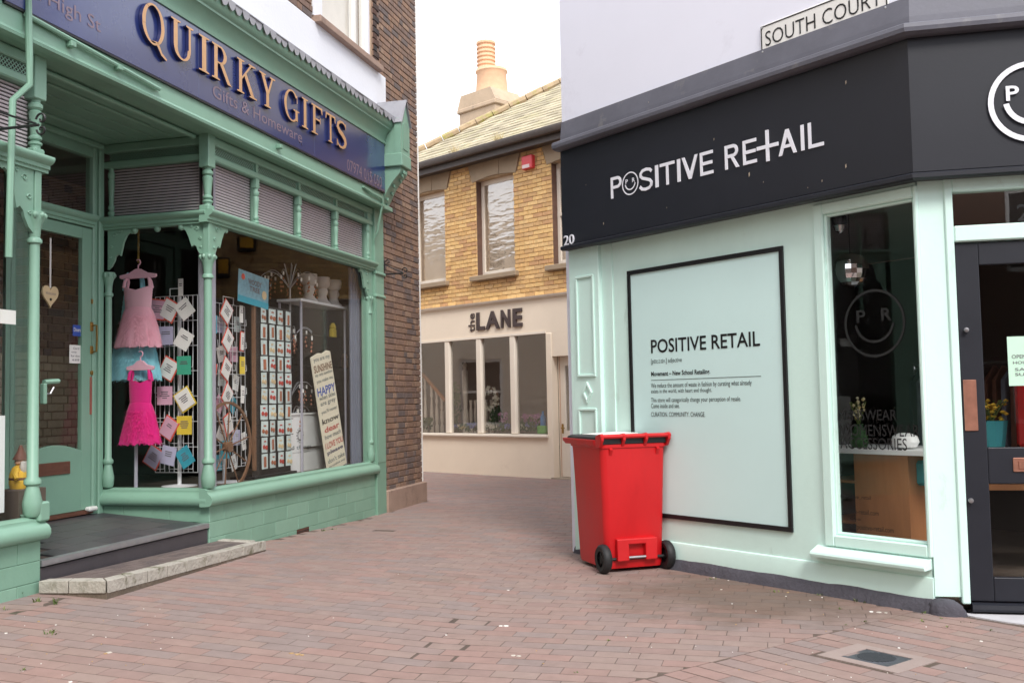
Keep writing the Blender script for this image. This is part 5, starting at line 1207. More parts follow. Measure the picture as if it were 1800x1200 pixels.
# cement skirting, uneven
m = MB(); n = 46; V = []
for k in range(n + 1):
    x = -2.30 + (RX1 + .06 + 2.30) * k / n; t = .085 + .003 * math.sin(k * .7) + random.uniform(-.003, .003); o_ = .045 + .006 * math.sin(k * .33) + random.uniform(-.002, .002)
    V.append((x, t, o_))
for (x, t, o_), (x2, t2, o2) in zip(V, V[1:]):
    m.add([(x, -o_ - .02, -.02), (x, -o_, t * .55), (x, -.016, t), (x, .01, t), (x2, -o2 - .02, -.02), (x2, -o2, t2 * .55), (x2, -.016, t2), (x2, .01, t2)], [(0, 4, 5, 1), (1, 5, 6, 2), (2, 6, 7, 3)])
m.build('cement_skirting', 'asphalt_grey', cs, smooth=True)
m = MB(); B = len(m.v); n = 16; H_ = (.0, .05, .09, .115, .10, .06)
cxx, cyy = dpt(.05, .03)
for r, (rr, zz) in enumerate(((.15, -.02), (.14, .03), (.12, .06), (.09, .08), (.04, .088))):
    for i in range(n):
        a = 2 * math.pi * i / n; k = rr * (1 + .12 * math.sin(3 * a + r) + random.uniform(-.04, .04)); m.v.append((cxx + k * math.cos(a) * .8, cyy + k * math.sin(a) * .55, zz + random.uniform(-.004, .004)))
for r in range(4):
    for i in range(n): j = (i + 1) % n; m.f.append((B + r * n + i, B + r * n + j, B + (r + 1) * n + j, B + (r + 1) * n + i)); m.mi.append(0)
m.f.append(tuple(B + 4 * n + i for i in range(n))); m.mi.append(0)
m.build('cement_fillet', 'asphalt_grey', cs, smooth=True)
# pilaster with applied mouldings
MB().cbox(-2.285, -1.90, -.05, .0, .02, 2.66, .005).build('pilaster', 'mint', cs)
MB().box(-1.90, -1.77, -.012, -.0, .09, 2.66).build('pilaster_strip', 'mint', cs, bevel=.003)
def pframe(x0, x1, z0, z1, w_=.022):
    m = MB(); m.box(x0, x1, -.064, -.05, z0, z0 + w_); m.box(x0, x1, -.064, -.05, z1 - w_, z1); m.box(x0, x0 + w_, -.064, -.05, z0 + w_, z1 - w_); m.box(x1 - w_, x1, -.064, -.05, z0 + w_, z1 - w_); m.build('panel_moulding', 'mint', cs, bevel=.005)
pframe(-2.19, -1.955, 1.53, 2.41); pframe(-2.19, -1.955, .28, 1.26)
m = MB(); cx, cz = -2.07, 1.395
for k in range(4):
    a0, a1 = R_(90 * k), R_(90 * k + 90); o0 = (cx + .062 * math.cos(a0), cz + .095 * math.sin(a0)); o1 = (cx + .062 * math.cos(a1), cz + .095 * math.sin(a1)); i0 = (cx + .036 * math.cos(a0), cz + .06 * math.sin(a0)); i1 = (cx + .036 * math.cos(a1), cz + .06 * math.sin(a1))
    m.ext([o0, o1, i1, i0], 'y', -.064, -.05)
m.build('diamond_moulding', 'mint', cs, bevel=.003)
# printed panel
pn = thing('wall_panel', 'pale mint panel in a black frame printed POSITIVE RETAIL with small text', 'panel', RF)
px0, pz1 = RF.at(1104, 477); px1, pz0 = RF.at(1395.5, 935)
MB().box(px0 + .02, px1 - .02, -.006, -.0015, pz0 + .02, pz1 - .02).build('sheet', 'mint_panel', pn)
fwid = .034
for nm, a in (('frame_rail', (px0, px1, pz0, pz0 + fwid)), ('frame_rail', (px0, px1, pz1 - fwid, pz1)), ('frame_stile', (px0, px0 + fwid, pz0 + fwid, pz1 - fwid)), ('frame_stile', (px1 - fwid, px1, pz0 + fwid, pz1 - fwid))):
    MB().box(a[0], a[1], -.018, -.0, a[2], a[3]).build(nm, 'black', pn, bevel=.003)
def ptx(s, ul, vb, ur, vt, bold=0, mat='black'):  # lower-left and upper-right pixels
    x0, z0 = RF.at(ul, vb, .006); x1, _ = RF.at(ur, vb, .006); z1 = RF.at(ul, vt, .006)[1]; text('lettering', s, x0, x1, z0, z1, -.0085, mat, pn, RF, bold=bold)
ptx('POSITIVE RETAIL', 1145, 621, 1337, 597, .012)
ptx('[pɒz.ɪ.tɪv.] adjective', 1145, 641, 1199, 631, 0, 'black')
ptx('Movement – New School Retailing.', 1145, 663.5, 1249, 653, .02)
x0, z0 = RF.at(1145, 668, .006); x1, _ = RF.at(1338, 662, .006); MB().box(x0, x1, -.008, -.006, z0 - .002, z0 + .002).build('rule', 'grey_print', pn)
ptx('We reduce the amount of waste in fashion by curating what already', 1145, 684, 1322, 673.5)
ptx('exists in the world, with heart and thought.', 1145, 693, 1252, 684)
ptx('This store will categorically change your perception of resale.', 1145, 709, 1303, 699)
ptx('Come inside and see.', 1145, 717, 1195, 709)
ptx('CURATION. COMMUNITY. CHANGE.', 1145, 732, 1240, 724)
# window
m = MB(); m.ext([(-.02, 0), (-.02, .02), (-.008, .03), (-.008, .05), (.02, .05), (.02, 0)], 'x', 0, 1)
fwv = .075
m = MB()
for (a, b, c, d) in ((W0 - fwv, W0, WZ0 - fwv, WZ1 + fwv), (W1, W1 + .028, WZ0 - fwv, WZ1 + fwv), (W0, W1, WZ0 - fwv, WZ0), (W0, W1, WZ1, WZ1 + fwv)): m.cbox(a, b, -.022, .06, c, d, .008)
wn = m.build('window', 'mint', cs)
m = MB()
for (a, b, c, d) in ((W0 - .012, W0 + .018, WZ0, WZ1), (W1 - .018, W1 + .01, WZ0, WZ1), (W0 + .018, W1 - .018, WZ0, WZ0 + .018), (W0 + .018, W1 - .018, WZ1 - .018, WZ1)): m.cbox(a, b, .004, .05, c, d, .005)
m.build('bead', 'mint', wn)
MB().box(W0 + .016, W1 - .016, .034, .04, WZ0 + .016, WZ1 - .016).build('pane', 'glass', wn)
MB().ext([(.02, .335), (-.085, .29), (-.092, .275), (-.088, .255), (.02, .26)], 'x', W0 - .15, RX1 - .012).build('window_sill', 'mint', cs, bevel=.004)
def wtx(s, ul, vb, ur, vt, bold=0):
    x0, z0 = RF.at(ul, vb, -.035); x1, _ = RF.at(ur, vb, -.035); z1 = RF.at(ul, vt, -.035)[1]; text('lettering', s, x0, x1, z0, z1, .0325, 'black', wn, RF, bold=bold)
wtx('MENSWEAR', 1474, 738, 1577, 720); wtx('WOMENSWEAR', 1476, 765, 1617, 745); wtx('ACCESSORIES', 1478, 788, 1595, 768)
wtx('@positive_retail', 1478, 876, 1531, 867); wtx('positive-retail.com', 1481, 903, 1545, 892); wtx('hello@', 1495, 913, 1514, 909); wtx('info@positive-retail.com', 1486, 930, 1571, 918)
cx, cz = RF.at(1537, 568, -.035); r = (RF.at(1590, 568, -.035)[0] - RF.at(1483, 568, -.035)[0]) / 2; rz = (RF.at(1537, 508, -.035)[1] - RF.at(1537, 628, -.035)[1]) / 2
def smiley(mat, parent, fr, cx, cz, r, y, th=.09, rz=None, nm='smiley_logo'):
    k = (rz or r) / r; m = MB(); ring(m, cx, cz, r, r * (1 - th), y - .001, y, roz=r * k, riz=r * k * (1 - th), n=44); m.build(nm, mat, parent, fr); m = MB()
    ring(m, cx, cz + r * .08 * k, r * .66, r * (.66 - th), y - .001, y, 190, 350, 26, roz=r * .66 * k, riz=r * (.66 - th) * k); m.build('smile', mat, parent, fr)
    text('lettering', 'P', cx - r * .58, cx - r * .28, cz + r * .05 * k, cz + r * .42 * k, y, mat, parent, fr, bold=.02); text('lettering', 'R', cx + r * .24, cx + r * .58, cz + r * .05 * k, cz + r * .42 * k, y, mat, parent, fr, bold=.02)
smiley('black', wn, RF, cx, cz, r, .0325, .075, rz)
# corner post between window and door side
m = MB(); c1 = dpt(.15); c2 = dpt(.15, -.1)
m.ext([(W1 + .03, -.004), (RX1, -.004 - .002), dpt(.0, .006), dpt(.15, .006), dpt(.15, -.10), (W1 + .03, .09)], 'z', .10, 2.69); m.build('corner_post', 'mint', cs)
# door side
m = MB(); m.cbox(.152, .20, -.012, .10, .06, 2.66, .006); m.cbox(1.12, 1.18, -.012, .10, .06, 2.66, .006); m.cbox(.20, 1.12, -.012, .09, 2.575, 2.66, .006); m.cbox(.20, 1.12, -.016, .09, 2.262, 2.362, .008); m.build('door_frame', 'mint', cs, DF)
MB().box(.20, 1.12, .03, .036, 2.362, 2.575).build('fanlight', 'glass_lane', cs, DF)
x0, z0 = DF.at(1788, 389, -.03)
for k, ch in enumerate('20'): text('numeral', ch, x0 + k * .09, x0 + k * .09 + .072, z0, z0 + .105, .028, 'black', cs, DF, bold=.01)
dd = MB(); z0, z1, a, b = .075, 2.255, .203, 1.117
dd.box(a, a + .135, 0.01, .055, z0, z1); dd.box(b - .135, b, .01, .055, z0, z1); dd.box(a + .135, b - .135, .01, .055, z1 - .14, z1); dd.box(a + .135, b - .135, .01, .055, .78, 1.0); dd.box(a + .135, b - .135, .01, .055, z0, .22)
dr2 = dd.build('door', 'navy_black', cs, DF, bevel=.006)
MB().box(a + .135, b - .135, .03, .036, 1.0, z1 - .14).build('pane', 'glass', dr2); MB().box(a + .135, b - .135, .03, .036, .22, .78).build('pane', 'glass', dr2)
q0, w0 = DF.at(1692, 757, 0); q1, w1 = DF.at(1716, 667, 0); MB().cbox(a + .012, q1, .002, .01, w0, w1, .002).build('push_plate', 'copper', dr2)
m = MB(); q0, w0 = DF.at(1782, 829, 0); m.cbox(q0, q0 + .26, 0, .01, w0, w0 + .085, .004); m.box(q0 + .03, q0 + .23, -.006, 0, w0 + .02, w0 + .065); m.build('letter_plate', 'copper', dr2)
for v in (580, 879):
    q0, w0 = DF.at(1695 if v < 700 else 1703, v, 0); MB().lathe([(.001, -.022), (.014, -.02), (.016, -.008), (.01, .0), (.01, .01)], (q0 + .01, 0, w0), 12, axis='y').build('lock', 'steel', dr2, smooth=True)
MB().ext([(.0, .068), (-.03, .06), (-.035, .035), (-.03, .02), (.06, .02), (.06, .07)], 'x', .205, 1.117).build('door_sill', 'navy_black', cs, DF)
MB().box(.19, 1.3, .03, .4, -.02, .018).build('door_gap', 'black', cs, DF)
m = MB(); m.box(1.18, FAR, .0, .12, .1, .6); m.box(1.18, 1.35, .0, .12, .6, 2.69); m.box(1.35, FAR, .0, .12, 2.4, 2.69); m.build('mint_wall', 'mint', cs, DF)
MB().box(1.35, FAR, .03, .036, .6, 2.4).build('pane', 'glass', cs, DF)
m = MB(); m.ext([(.14, -.035), (.20, -.10), (.34, -.22), (.60, -.36), (1.0, -.45), (1.5, -.45), (1.5, .0), (.17, .0)], 'z', -.02, .006); m.build('threshold_slab', 'threshold_stone', cs, DF)
# fascia board and cornice round the corner
def wrap(prof, x0, sd=FAR):
    """profile (d, z) swept along the panel side, mitred at the corner, then along the door side"""
    m = MB(); n = len(prof); rows = [[], [], []]; un = RF.M.inverted().to_3x3()
    nR = Vector((0, -1)); nD3 = un @ DF.n; nD = Vector((nD3.x, nD3.y)); h = (nR + nD); h = h / (1 + nR.dot(nD))
    for d, z in prof:
        rows[0].append((x0, -d, z)); rows[1].append((RX1 + h.x * d, h.y * d, z)); p = dpt(sd, d); rows[2].append((p[0], p[1], z))
    for r in rows: m.v += r
    for k in range(2):
        for i in range(n): j = (i + 1) % n; m.f.append((k * n + i, (k + 1) * n + i, (k + 1) * n + j, k * n + j)); m.mi.append(0)
    m.f.append(tuple(range(n))); m.f.append(tuple(range(2 * n, 3 * n))[::-1]); m.mi += [0, 0]
    # orient
    return m
def fixn(o):
    import bmesh
    b = bmesh.new(); b.from_mesh(o.data); bmesh.ops.recalc_face_normals(b, faces=b.faces); b.to_mesh(o.data); b.free(); return o
FX0 = -2.285
fs = thing('shop_sign', 'black fascia sign reading POSITIVE RETAIL with a smiling face logo, wrapping the corner shop', 'sign', RF)
fixn(wrap([(.0, 2.69), (.11, 2.69), (.115, 2.695), (.115, 3.53), (.0, 3.53)], FX0).build('board', 'navy_black', fs))
fixn(wrap([(.0, 2.655), (.12, 2.645), (.14, 2.655), (.14, 2.678), (.125, 2.688), (.0, 2.688)], FX0).build('bottom_rail', 'navy_black', fs))
fixn(wrap([(.0, 3.532), (.16, 3.535), (.195, 3.55), (.20, 3.575), (.195, 3.60), (.17, 3.612), (.02, 3.655), (.0, 3.655)], FX0 - .02).build('cornice', 'lead_grey', cs))
fixn(wrap([(.004, 3.656), (.035, 3.656), (.032, 3.70), (.014, 3.835), (.004, 3.835)], RX0 + .01).build('lead_flashing', 'lead_grey', cs))
FY = -.1165
def ftx(s, u0, u1, vb, vt, bold=.012, fr=RF, d=.1165):
    x0, z0 = fr.at(u0, vb, d); x1 = fr.at(u1, vb, d)[0]; z1 = fr.at(u0, vt, d)[1]; text('letter', s, x0, x1, z0, z1, -d, 'white_print', fs, fr, bold=bold, depth=.004)
zb1, zt1 = RF.at(1074, 350, .1165)[1], RF.at(1074, 313, .1165)[1]
def sans(ch, w_, h_, t):
    """geometric capital as flat pieces, stroke t, in a box w_ x h_"""
    P = []; bx = lambda a, b, c, d: P.append([(a, c), (b, c), (b, d), (a, d)])
    def bowl(x, z0, z1, xr, n=14):
        ro = (z1 - z0) / 2; cz = (z0 + z1) / 2; cx = xr - ro if xr - ro > x else x; rx = xr - cx
        O = arc(cx, cz, rx, -90, 90, n, ro); I = arc(cx, cz, rx - t, -90, 90, n, ro - t)
        for k in range(n): P.append([O[k], O[k + 1], I[k + 1], I[k]])
        if cx > x: bx(x, cx, z1 - t, z1); bx(x, cx, z0, z0 + t)
    if ch == 'I': bx(0, w_, 0, h_)
    elif ch == 'T': bx(0, w_, h_ - t, h_); bx(w_ / 2 - t / 2, w_ / 2 + t / 2, 0, h_ - t)
    elif ch == 'E': bx(0, t, 0, h_); bx(t, w_, 0, t); bx(t, w_, h_ - t, h_); bx(t, w_ * .94, h_ / 2 - t / 2, h_ / 2 + t / 2)
    elif ch == 'L': bx(0, t, 0, h_); bx(t, w_, 0, t)
    elif ch in 'VA':
        k = t * 1.12; f = (lambda p: [(x, h_ - z) for x, z in p]) if ch == 'A' else (lambda p: p)
        P.append(f([(0, h_), (k, h_), (w_ / 2, k * 1.9), (w_ / 2, 0), (w_ / 2 - k / 2, 0)])); P.append(f([(w_, h_), (w_ - k, h_), (w_ / 2, k * 1.9), (w_ / 2, 0), (w_ / 2 + k / 2, 0)]))
        if ch == 'A': bx(w_ * .27, w_ * .73, h_ * .27, h_ * .27 + t * .9)
    elif ch == 'P': bx(0, t, 0, h_); bowl(t, h_ * .44, h_, w_)
    elif ch == 'R': bx(0, t, 0, h_); bowl(t, h_ * .46, h_, w_ * .94); P.append([(w_ * .42, h_ * .46), (w_ * .42 + t * 1.1, h_ * .46), (w_, 0), (w_ - t * 1.2, 0)])
    elif ch == 'S':
        C = [(.93, .80), (.80, .91), (.55, .955), (.28, .92), (.12, .80), (.12, .68), (.26, .58), (.52, .51), (.78, .43), (.91, .31), (.88, .17), (.72, .075), (.46, .045), (.2, .09), (.05, .21)]; C = [Vector((a * w_, b * h_)) for a, b in C]
        Q = []
        for k, c in enumerate(C): d_ = (C[min(k + 1, len(C) - 1)] - C[max(k - 1, 0)]).normalized(); nn = Vector((-d_.y, d_.x)) * t / 2; Q.append((c + nn, c - nn))
        for a, b in zip(Q, Q[1:]): P.append([tuple(a[0]), tuple(b[0]), tuple(b[1]), tuple(a[1])])
    return P
def fl_(s, u0, u1):
    x0 = RF.at(u0, 320, .1165)[0]; x1 = RF.at(u1, 290, .1165)[0]; m = MB()
    for k, p in enumerate(sans(s, x1 - x0, zt1 - zb1, .0245)): m.ext([(x0 + a, zb1 + b) for a, b in p], 'y', FY - .005 - k % 5 * .0003, FY)
    m.build('letter', 'white_print', fs)
for s, u0, u1 in (('P', 1074, 1092), ('S', 1124, 1147), ('I', 1152.5, 1157), ('T', 1161, 1186), ('I', 1191.5, 1196), ('V', 1200, 1227), ('E', 1232, 1254), ('R', 1276, 1300), ('E', 1308, 1331), ('A', 1371, 1402), ('I', 1411, 1415.5), ('L', 1424, 1450)): fl_(s, u0, u1)
cx0 = RF.at(1108, 320, .1165)[0]; hh = (zt1 - zb1)
smiley('white_print', fs, RF, cx0, (zb1 + zt1) / 2, hh * .54, FY - .002, .11, nm='smiley_letter')
x0 = RF.at(1332, 290, .1165)[0]; x1 = RF.at(1370, 290, .1165)[0]; zc = zb1 + hh * .52; t_ = .013
m = MB(); m.box(x0, x1, FY - .008, FY, zc - t_, zc + t_); m.box((x0 + x1) / 2 - t_, (x0 + x1) / 2 + t_, FY - .0085, FY, zb1 - hh * .08, zc - t_); m.box((x0 + x1) / 2 - t_, (x0 + x1) / 2 + t_, FY - .0085, FY, zc + t_, zt1 + hh * .18); m.build('plus_sign', 'white_print', fs)
ftx('20', 992, 1010, 432, 415, .0)
cx, cz = DF.at(1814, 178, .1165); smiley('white_print', fs, DF, cx, cz, (DF.at(1814, 108, .1165)[1] - DF.at(1814, 250, .1165)[1]) / 2, -.1185, .13)
m = MB()
for (u, v, a) in ((1255, 245, .02), (1317, 307, .035), (1487, 292, .03), (1487, 145, .028), (1445, 318, .018), (1172, 365, .012), (1061, 393, .022), (1140, 180, .01), (1342, 320, .012), (1030, 325, .01), (1420, 330, .01)):
    x, z = RF.at(u, v, .117); m.ext([(x - a * .12, z - a * .5), (x + a * .14, z - a * .2), (x + a * .1, z + a * .5), (x - a * .16, z + a * .25)], 'y', FY - .0015, FY)
o = m.build('paint_chip', 'stone', fs); o['kind'] = 'stuff'
# street name plate
n0, nz0 = RF.at(1337, 98, .015); n1, _ = RF.at(1562, 22, .015); nz1 = RF.at(1335, 47, .015)[1]
npl = thing('street_name_plate', 'white street name plate with black border reading SOUTH COURT', 'street sign', RF.moved(n0, -.0, nz0)); nf = RF.moved(n0, 0, nz0); W_, H_ = n1 - n0, nz1 - nz0
MB().cbox(0, W_, -.012, -.002, 0, H_, .004).build('plate', 'white_paint', npl)
m = MB()
for (a, b, c, d) in ((.008, W_ - .008, .008, .016), (.008, W_ - .008, H_ - .016, H_ - .008), (.008, .016, .016, H_ - .016), (W_ - .016, W_ - .008, .016, H_ - .016)): m.box(a, b, -.0145, -.012, c, d)
m.build('border', 'black', npl)
text('lettering', 'SOUTH COURT', W_ * .045, W_ * .955, H_ * .24, H_ * .74, -.0145, 'black', npl, nf, bold=-.005)
for (a, b) in ((.02, .02), (.02, H_ - .02), (W_ - .02, .02), (W_ - .02, H_ - .02)): MB().lathe([(.001, -.02), (.008, -.018), (.009, -.012)], (a, 0, b), 8, axis='y').build('screw', 'steel', npl)
# --- interior
IW = [(W0 - .3, 0), (1.03, 0)]
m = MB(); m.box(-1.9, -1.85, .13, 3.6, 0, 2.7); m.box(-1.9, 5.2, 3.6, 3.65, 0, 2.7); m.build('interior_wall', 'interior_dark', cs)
m = MB(); m.ext([(-1.9, .13), (RX1 + .1, .13), dpt(FAR - .1, -.15), (5.2, 3.6), (-1.9, 3.6)], 'z', 2.71, 2.75); m.build('interior_ceiling', 'interior_ceiling', cs)
m = MB(); m.ext([(-1.9, .13), (RX1 + .05, .13), dpt(.3, -.12), dpt(FAR - .1, -.12), (5.2, 3.6), (-1.9, 3.6)], 'z', .0, .03); m.build('interior_floor', 'interior_floor', cs)
x0, z0 = RF.at(1506, 940, -.55); x1, z1 = RF.at(1595, 790, -.55)
dk = thing('shop_desk', 'wooden desk unit with white top behind the mint shop window', 'desk', RF.moved((x0 + x1) / 2, .55, .03)); hw = (x1 - x0) / 2; hh = z1 - .03
MB().box(-hw, hw, 0, .02, 0, hh - .04).build('front_panel', 'wood_desk', dk); MB().box(-hw - .001, -hw + .018, .02, .5, 0, hh - .04).build('side_panel', 'wood_desk', dk); MB().box(hw - .018, hw + .001, .02, .5, 0, hh - .04).build('side_panel', 'wood_desk', dk)
MB().cbox(-hw - .35, hw + .35, -.05, .55, hh - .038, hh, .003).build('top', 'plastic_white', dk); MB().box(-hw - .34, -hw, .05, .5, hh * .72, hh * .74).build('shelf', 'wood_desk', dk); MB().box(-hw - .34, -hw, .05, .5, hh * .4, hh * .42).build('shelf', 'wood_desk', dk)
x, z = RF.at(1588, 775, -.6); o = MB().lathe([(.01, 0), (.08, .015), (.10, .05), (.085, .09), (.04, .11), (.01, .112)], n=14, sy=.8).build('white_stone', 'plastic_white', None, RF.moved(x, .62, .03 + hh), smooth=True); tag(o, 'rounded white stone ornament on the desk top behind the window', 'ornament')
x, z = RF.at(1503, 770, -.6); vt = thing('flower_vase', 'small green vase of pale flowers on the desk behind the window', 'vase', RF.moved(x, .65, .03 + hh))
MB().lathe([(.05, 0), (.07, .04), (.05, .12), (.03, .15), (.035, .17)], n=12).build('vase', 'leaf_dark', vt, smooth=True)
m = MB()
for k in range(26): a, r_, h_ = random.uniform(0, 6.3), random.uniform(0, .07), random.uniform(.2, .36); p = (r_ * math.cos(a), r_ * math.sin(a), h_); m.lathe([(.002, -.012), (.014, 0), (.002, .012)], p, 5)
m.build('blossom', 'petal_cream', vt)
m = MB()
for k in range(12): a = random.uniform(0, 6.3); m.tube([(0, 0, .15), (.03 * math.cos(a), .03 * math.sin(a), .24), (.06 * math.cos(a), .06 * math.sin(a), .33)], .003, 4)
m.build('stem', 'leaf', vt)
o = MB().cbox(-.09, .09, -.05, .05, 0, .17, .02).build('teal_bag', 'bag_teal', None, RF.moved(RF.at(1614, 830, -.7)[0], .7, .7)); tag(o, 'folded teal garment on a shelf beside the desk', 'garment')
x, z = RF.at(1495, 475, -.45); rr = RF.at(1523, 475, -.45)[0] - x; mb_ = thing('mirror_ball', 'round mirrored ball hanging behind the mint shop window', 'mirror ball', RF.moved(x, .45, z))
m = MB(); n1_, n2_ = 12, 20
m.lathe([(max(.002, rr * math.sin(math.pi * k / n1_)), -rr * math.cos(math.pi * k / n1_)) for k in range(n1_ + 1)], n=n2_); m.build('ball', 'mirror', mb_); MB().tube([(0, 0, rr), (0, 0, 2.71 - z)], .003, 5).build('cord', 'black', mb_)
x, z = RF.at(1476, 402, -.2); cc = thing('security_camera', 'small dome security camera inside the top of the mint shop window', 'camera', RF.moved(x, .2, z))
MB().lathe([(.05, .02), (.055, .06), (.05, .09)], n=14).build('base', 'black', cc); MB().lathe([(.004, -.035), (.03, -.02), (.042, .02)], n=14).build('dome', 'mirror', cc, smooth=True)
MB().lathe([(.012, .09), (.012, 2.71 - z)], n=8).build('stem', 'black', cc)
def rail_clothes(fr, x0, x1, y, z, label, cols):
    t = thing('clothes_rail', label, 'clothes rail', fr.moved(x0, y, .03)); w_ = x1 - x0
    MB().tube([(0, 0, 0), (0, 0, z), (w_, 0, z), (w_, 0, 0)], .014, 8).build('rail', 'steel', t)
    for k in range(int(w_ / .075)):
        m = MB(); x = .06 + k * .075; ln = random.uniform(.75, 1.0)
        m.add([(x - .02, -.2, z - .03 - ln), (x + .02, -.2, z - .03 - ln), (x + .02, .2, z - .03 - ln), (x - .02, .2, z - .03 - ln), (x - .015, -.18, z - .15), (x + .015, -.18, z - .15), (x + .015, .18, z - .15), (x - .015, .18, z - .15), (x, -.03, z - .03), (x, .03, z - .03)],
              [(0, 4, 5, 1), (1, 5, 6, 2), (2, 6, 7, 3), (3, 7, 4, 0), (4, 8, 5), (5, 8, 9, 6), (6, 9, 7), (7, 9, 8, 4), (0, 1, 2, 3)]); m.build('garment', random.choice(cols), t)
rail_clothes(RF, -.6, 1.6, 2.6, 1.55, 'clothes rail with dark garments deep inside the mint shop', ['navy_black', 'curtain', 'interior_dark', 'wood_box', 'card_lilac'])
# things behind the door glass
sheet('opening_notice', 'mint paper notice headed OPEN in a clear holder on the black door', 'notice', DF, (1774, 678), (1826, 590), -.028, 'notice', (('OPENING', .12, .9, .55, .63), ('HOURS', .15, .8, .44, .50), ('SAT', .2, .7, .3, .36), ('SUN', .2, .7, .2, .26)))
x, z = DF.at(1822, 735, -.8); o = MB().cbox(-.12, .12, -.06, .06, 0, .5, .03).build('red_bag', 'red_plastic', None, DF.moved(x, .8, z - .2)); tag(o, 'bright red shopping bag seen through the black door', 'bag')
m = MB(); x, z = DF.at(1742, 706, -.9)
vb = thing('flower_pot', 'pot of small yellow flowers seen through the black door', 'plant', DF.moved(x, .9, z - .35)); MB().lathe([(.07, 0), (.10, .2), (.105, .22)], n=12).build('pot', 'bag_teal', vb)
m = MB()
for k in range(40): a, r_, h_ = random.uniform(0, 6.3), random.uniform(0, .10), random.uniform(.22, .36); m.lathe([(.002, -.012), (.02, 0), (.002, .012)], (r_ * math.cos(a), r_ * math.sin(a), h_), 5)
m.build('blossom', 'gnome_yellow', vb)
m = MB()
for k in range(30): a = random.uniform(0, 6.3); m.tube([(0, 0, .2), (.05 * math.cos(a), .05 * math.sin(a), .3), (.1 * math.cos(a), .1 * math.sin(a), .36)], .004, 4)
m.build('stem', 'leaf', vb)
tb = thing('shop_table', 'low wooden table standing inside the black door', 'table', DF.moved(1.0, 1.3, .03)); MB().box(-.5, .5, -.3, .3, .62, .66).build('top', 'wood_desk', tb)
for sx in (-.46, .46):
    for sy in (-.26, .26): MB().box(sx - .025, sx + .025, sy - .025, sy + .025, 0, .62).build('leg', 'wood_desk', tb)

# ================================================================== WHEELIE BIN
pA, pB = gnd(1066, 1007), gnd(1166, 999)
ax = V2(pB) - V2(pA); mid = (V2(pA) + V2(pB)) / 2
bf = Frame((mid.x, mid.y), (ax.x, ax.y))       # X along the axle, Y towards the bin's front
bn = thing('wheelie_bin', 'red plastic wheelie bin with black lid insert standing against the mint shop', 'bin', bf)
BH = 1.07
def loft(secs, n=None):
    m = MB(); k = len(secs[0])
    for s_ in secs: m.v += s_
    for r in range(len(secs) - 1):
        for i in range(k): j = (i + 1) % k; m.f.append((r * k + i, r * k + j, (r + 1) * k + j, (r + 1) * k + i)); m.mi.append(0)
    m.f.append(tuple(range(k))[::-1]); m.f.append(tuple((len(secs) - 1) * k + i for i in range(k))); m.mi += [0, 0]; return m
def rrect(x0, x1, y0, y1, z, r, n=5):
    P = []
    for cx, cy, a in ((x1 - r, y1 - r, 0), (x0 + r, y1 - r, 90), (x0 + r, y0 + r, 180), (x1 - r, y0 + r, 270)):
        for k in range(n + 1): t = R_(a + 90 * k / n); P.append((cx + r * math.cos(t), cy + r * math.sin(t), z))
    return P
secs = [rrect(-.24, .24, .0, .55, .03, .05), rrect(-.245, .245, -.01, .56, .06, .05), rrect(-.275, .275, -.035, .60, .93, .05), rrect(-.277, .277, -.037, .605, .955, .05), rrect(-.285, .285, -.045, .62, .958, .05), rrect(-.286, .286, -.047, .625, .985, .05)]
fixn(loft(secs).build('body', 'red_plastic', bn, smooth=True))
fixn(MB().ext([(-.17, .09), (-.07, .09), (-.07, .215), (.07, .215), (.07, .09), (.17, .09), (.17, .26), (-.17, .26)], 'y', -.058, .02).build('axle_housing', 'red_plastic', bn, bevel=.008))
MB().tube([(-.24, -.02, .105), (.24, -.02, .105)], .012, 8).build('axle', 'rubber', bn); MB().tube([(-.072, -.045, .115), (.072, -.045, .115)], .011, 8).build('grip_bar', 'steel', bn)
for sx in (-1, 1):
    w_ = thing.__wrapped__ if False else None
    m = MB(); m.lathe([(.06, -.028), (.094, -.034), (.108, -.022), (.112, 0), (.108, .022), (.094, .034), (.06, .028)], (sx * .268, -.01, .112), 26, axis='x', cap=False); wl = m.build('wheel', 'rubber', bn, smooth=True)
    m = MB(); m.lathe([(.001, -.012), (.03, -.018), (.033, -.008), (.07, -.008), (.07, .008), (.03, .018), (.001, .012)], (sx * .268, -.01, .112), 22, axis='x', cap=False); m.build('rim', 'rubber', wl)
    m = MB()
    for k in range(6): a = k * math.pi / 3; m.tube([(sx * (.268 + .012), -.01 + .02 * math.cos(a), .112 + .02 * math.sin(a)), (sx * (.268 + .012), -.01 + .066 * math.cos(a), .112 + .066 * math.sin(a))], .007, 5)
    m.build('spoke', 'black', wl)
# rim lip sticking out to the front, lid
m = MB(); secs = [rrect(-.30, .30, .02, .70, .975, .05), rrect(-.31, .31, .015, .735, 1.0, .05), rrect(-.31, .31, .015, .74, 1.02, .05)]; fixn(loft(secs).build('rim_lip', 'red_plastic', bn, smooth=True))
m = MB(); secs = [rrect(-.285, .285, .02, .70, 1.021, .05), rrect(-.28, .28, .03, .69, 1.036, .05), rrect(-.26, .26, .05, .66, 1.048, .05)]; fixn(loft(secs).build('lid', 'black', bn, smooth=True))
m = MB(); m.tube([(-.30, -.07, 1.048), (.30, -.07, 1.048)], .017, 10); m.build('hinge_bar', 'red_plastic', bn, smooth=True)
for x in (-.285, -.10, .09, .285):
    m = MB(); m.ext([(.03, .955), (-.045, .965), (-.088, 1.02), (-.09, 1.058), (-.07, 1.07), (-.03, 1.066), (.03, 1.05)], 'x', x - .012, x + .012); m.build('hinge_bracket', 'red_plastic', bn, bevel=.004)
m = MB(); m.box(-.27, .27, -.05, .03, .99, 1.035); m.build('hinge_shadow_bar', 'black', bn)
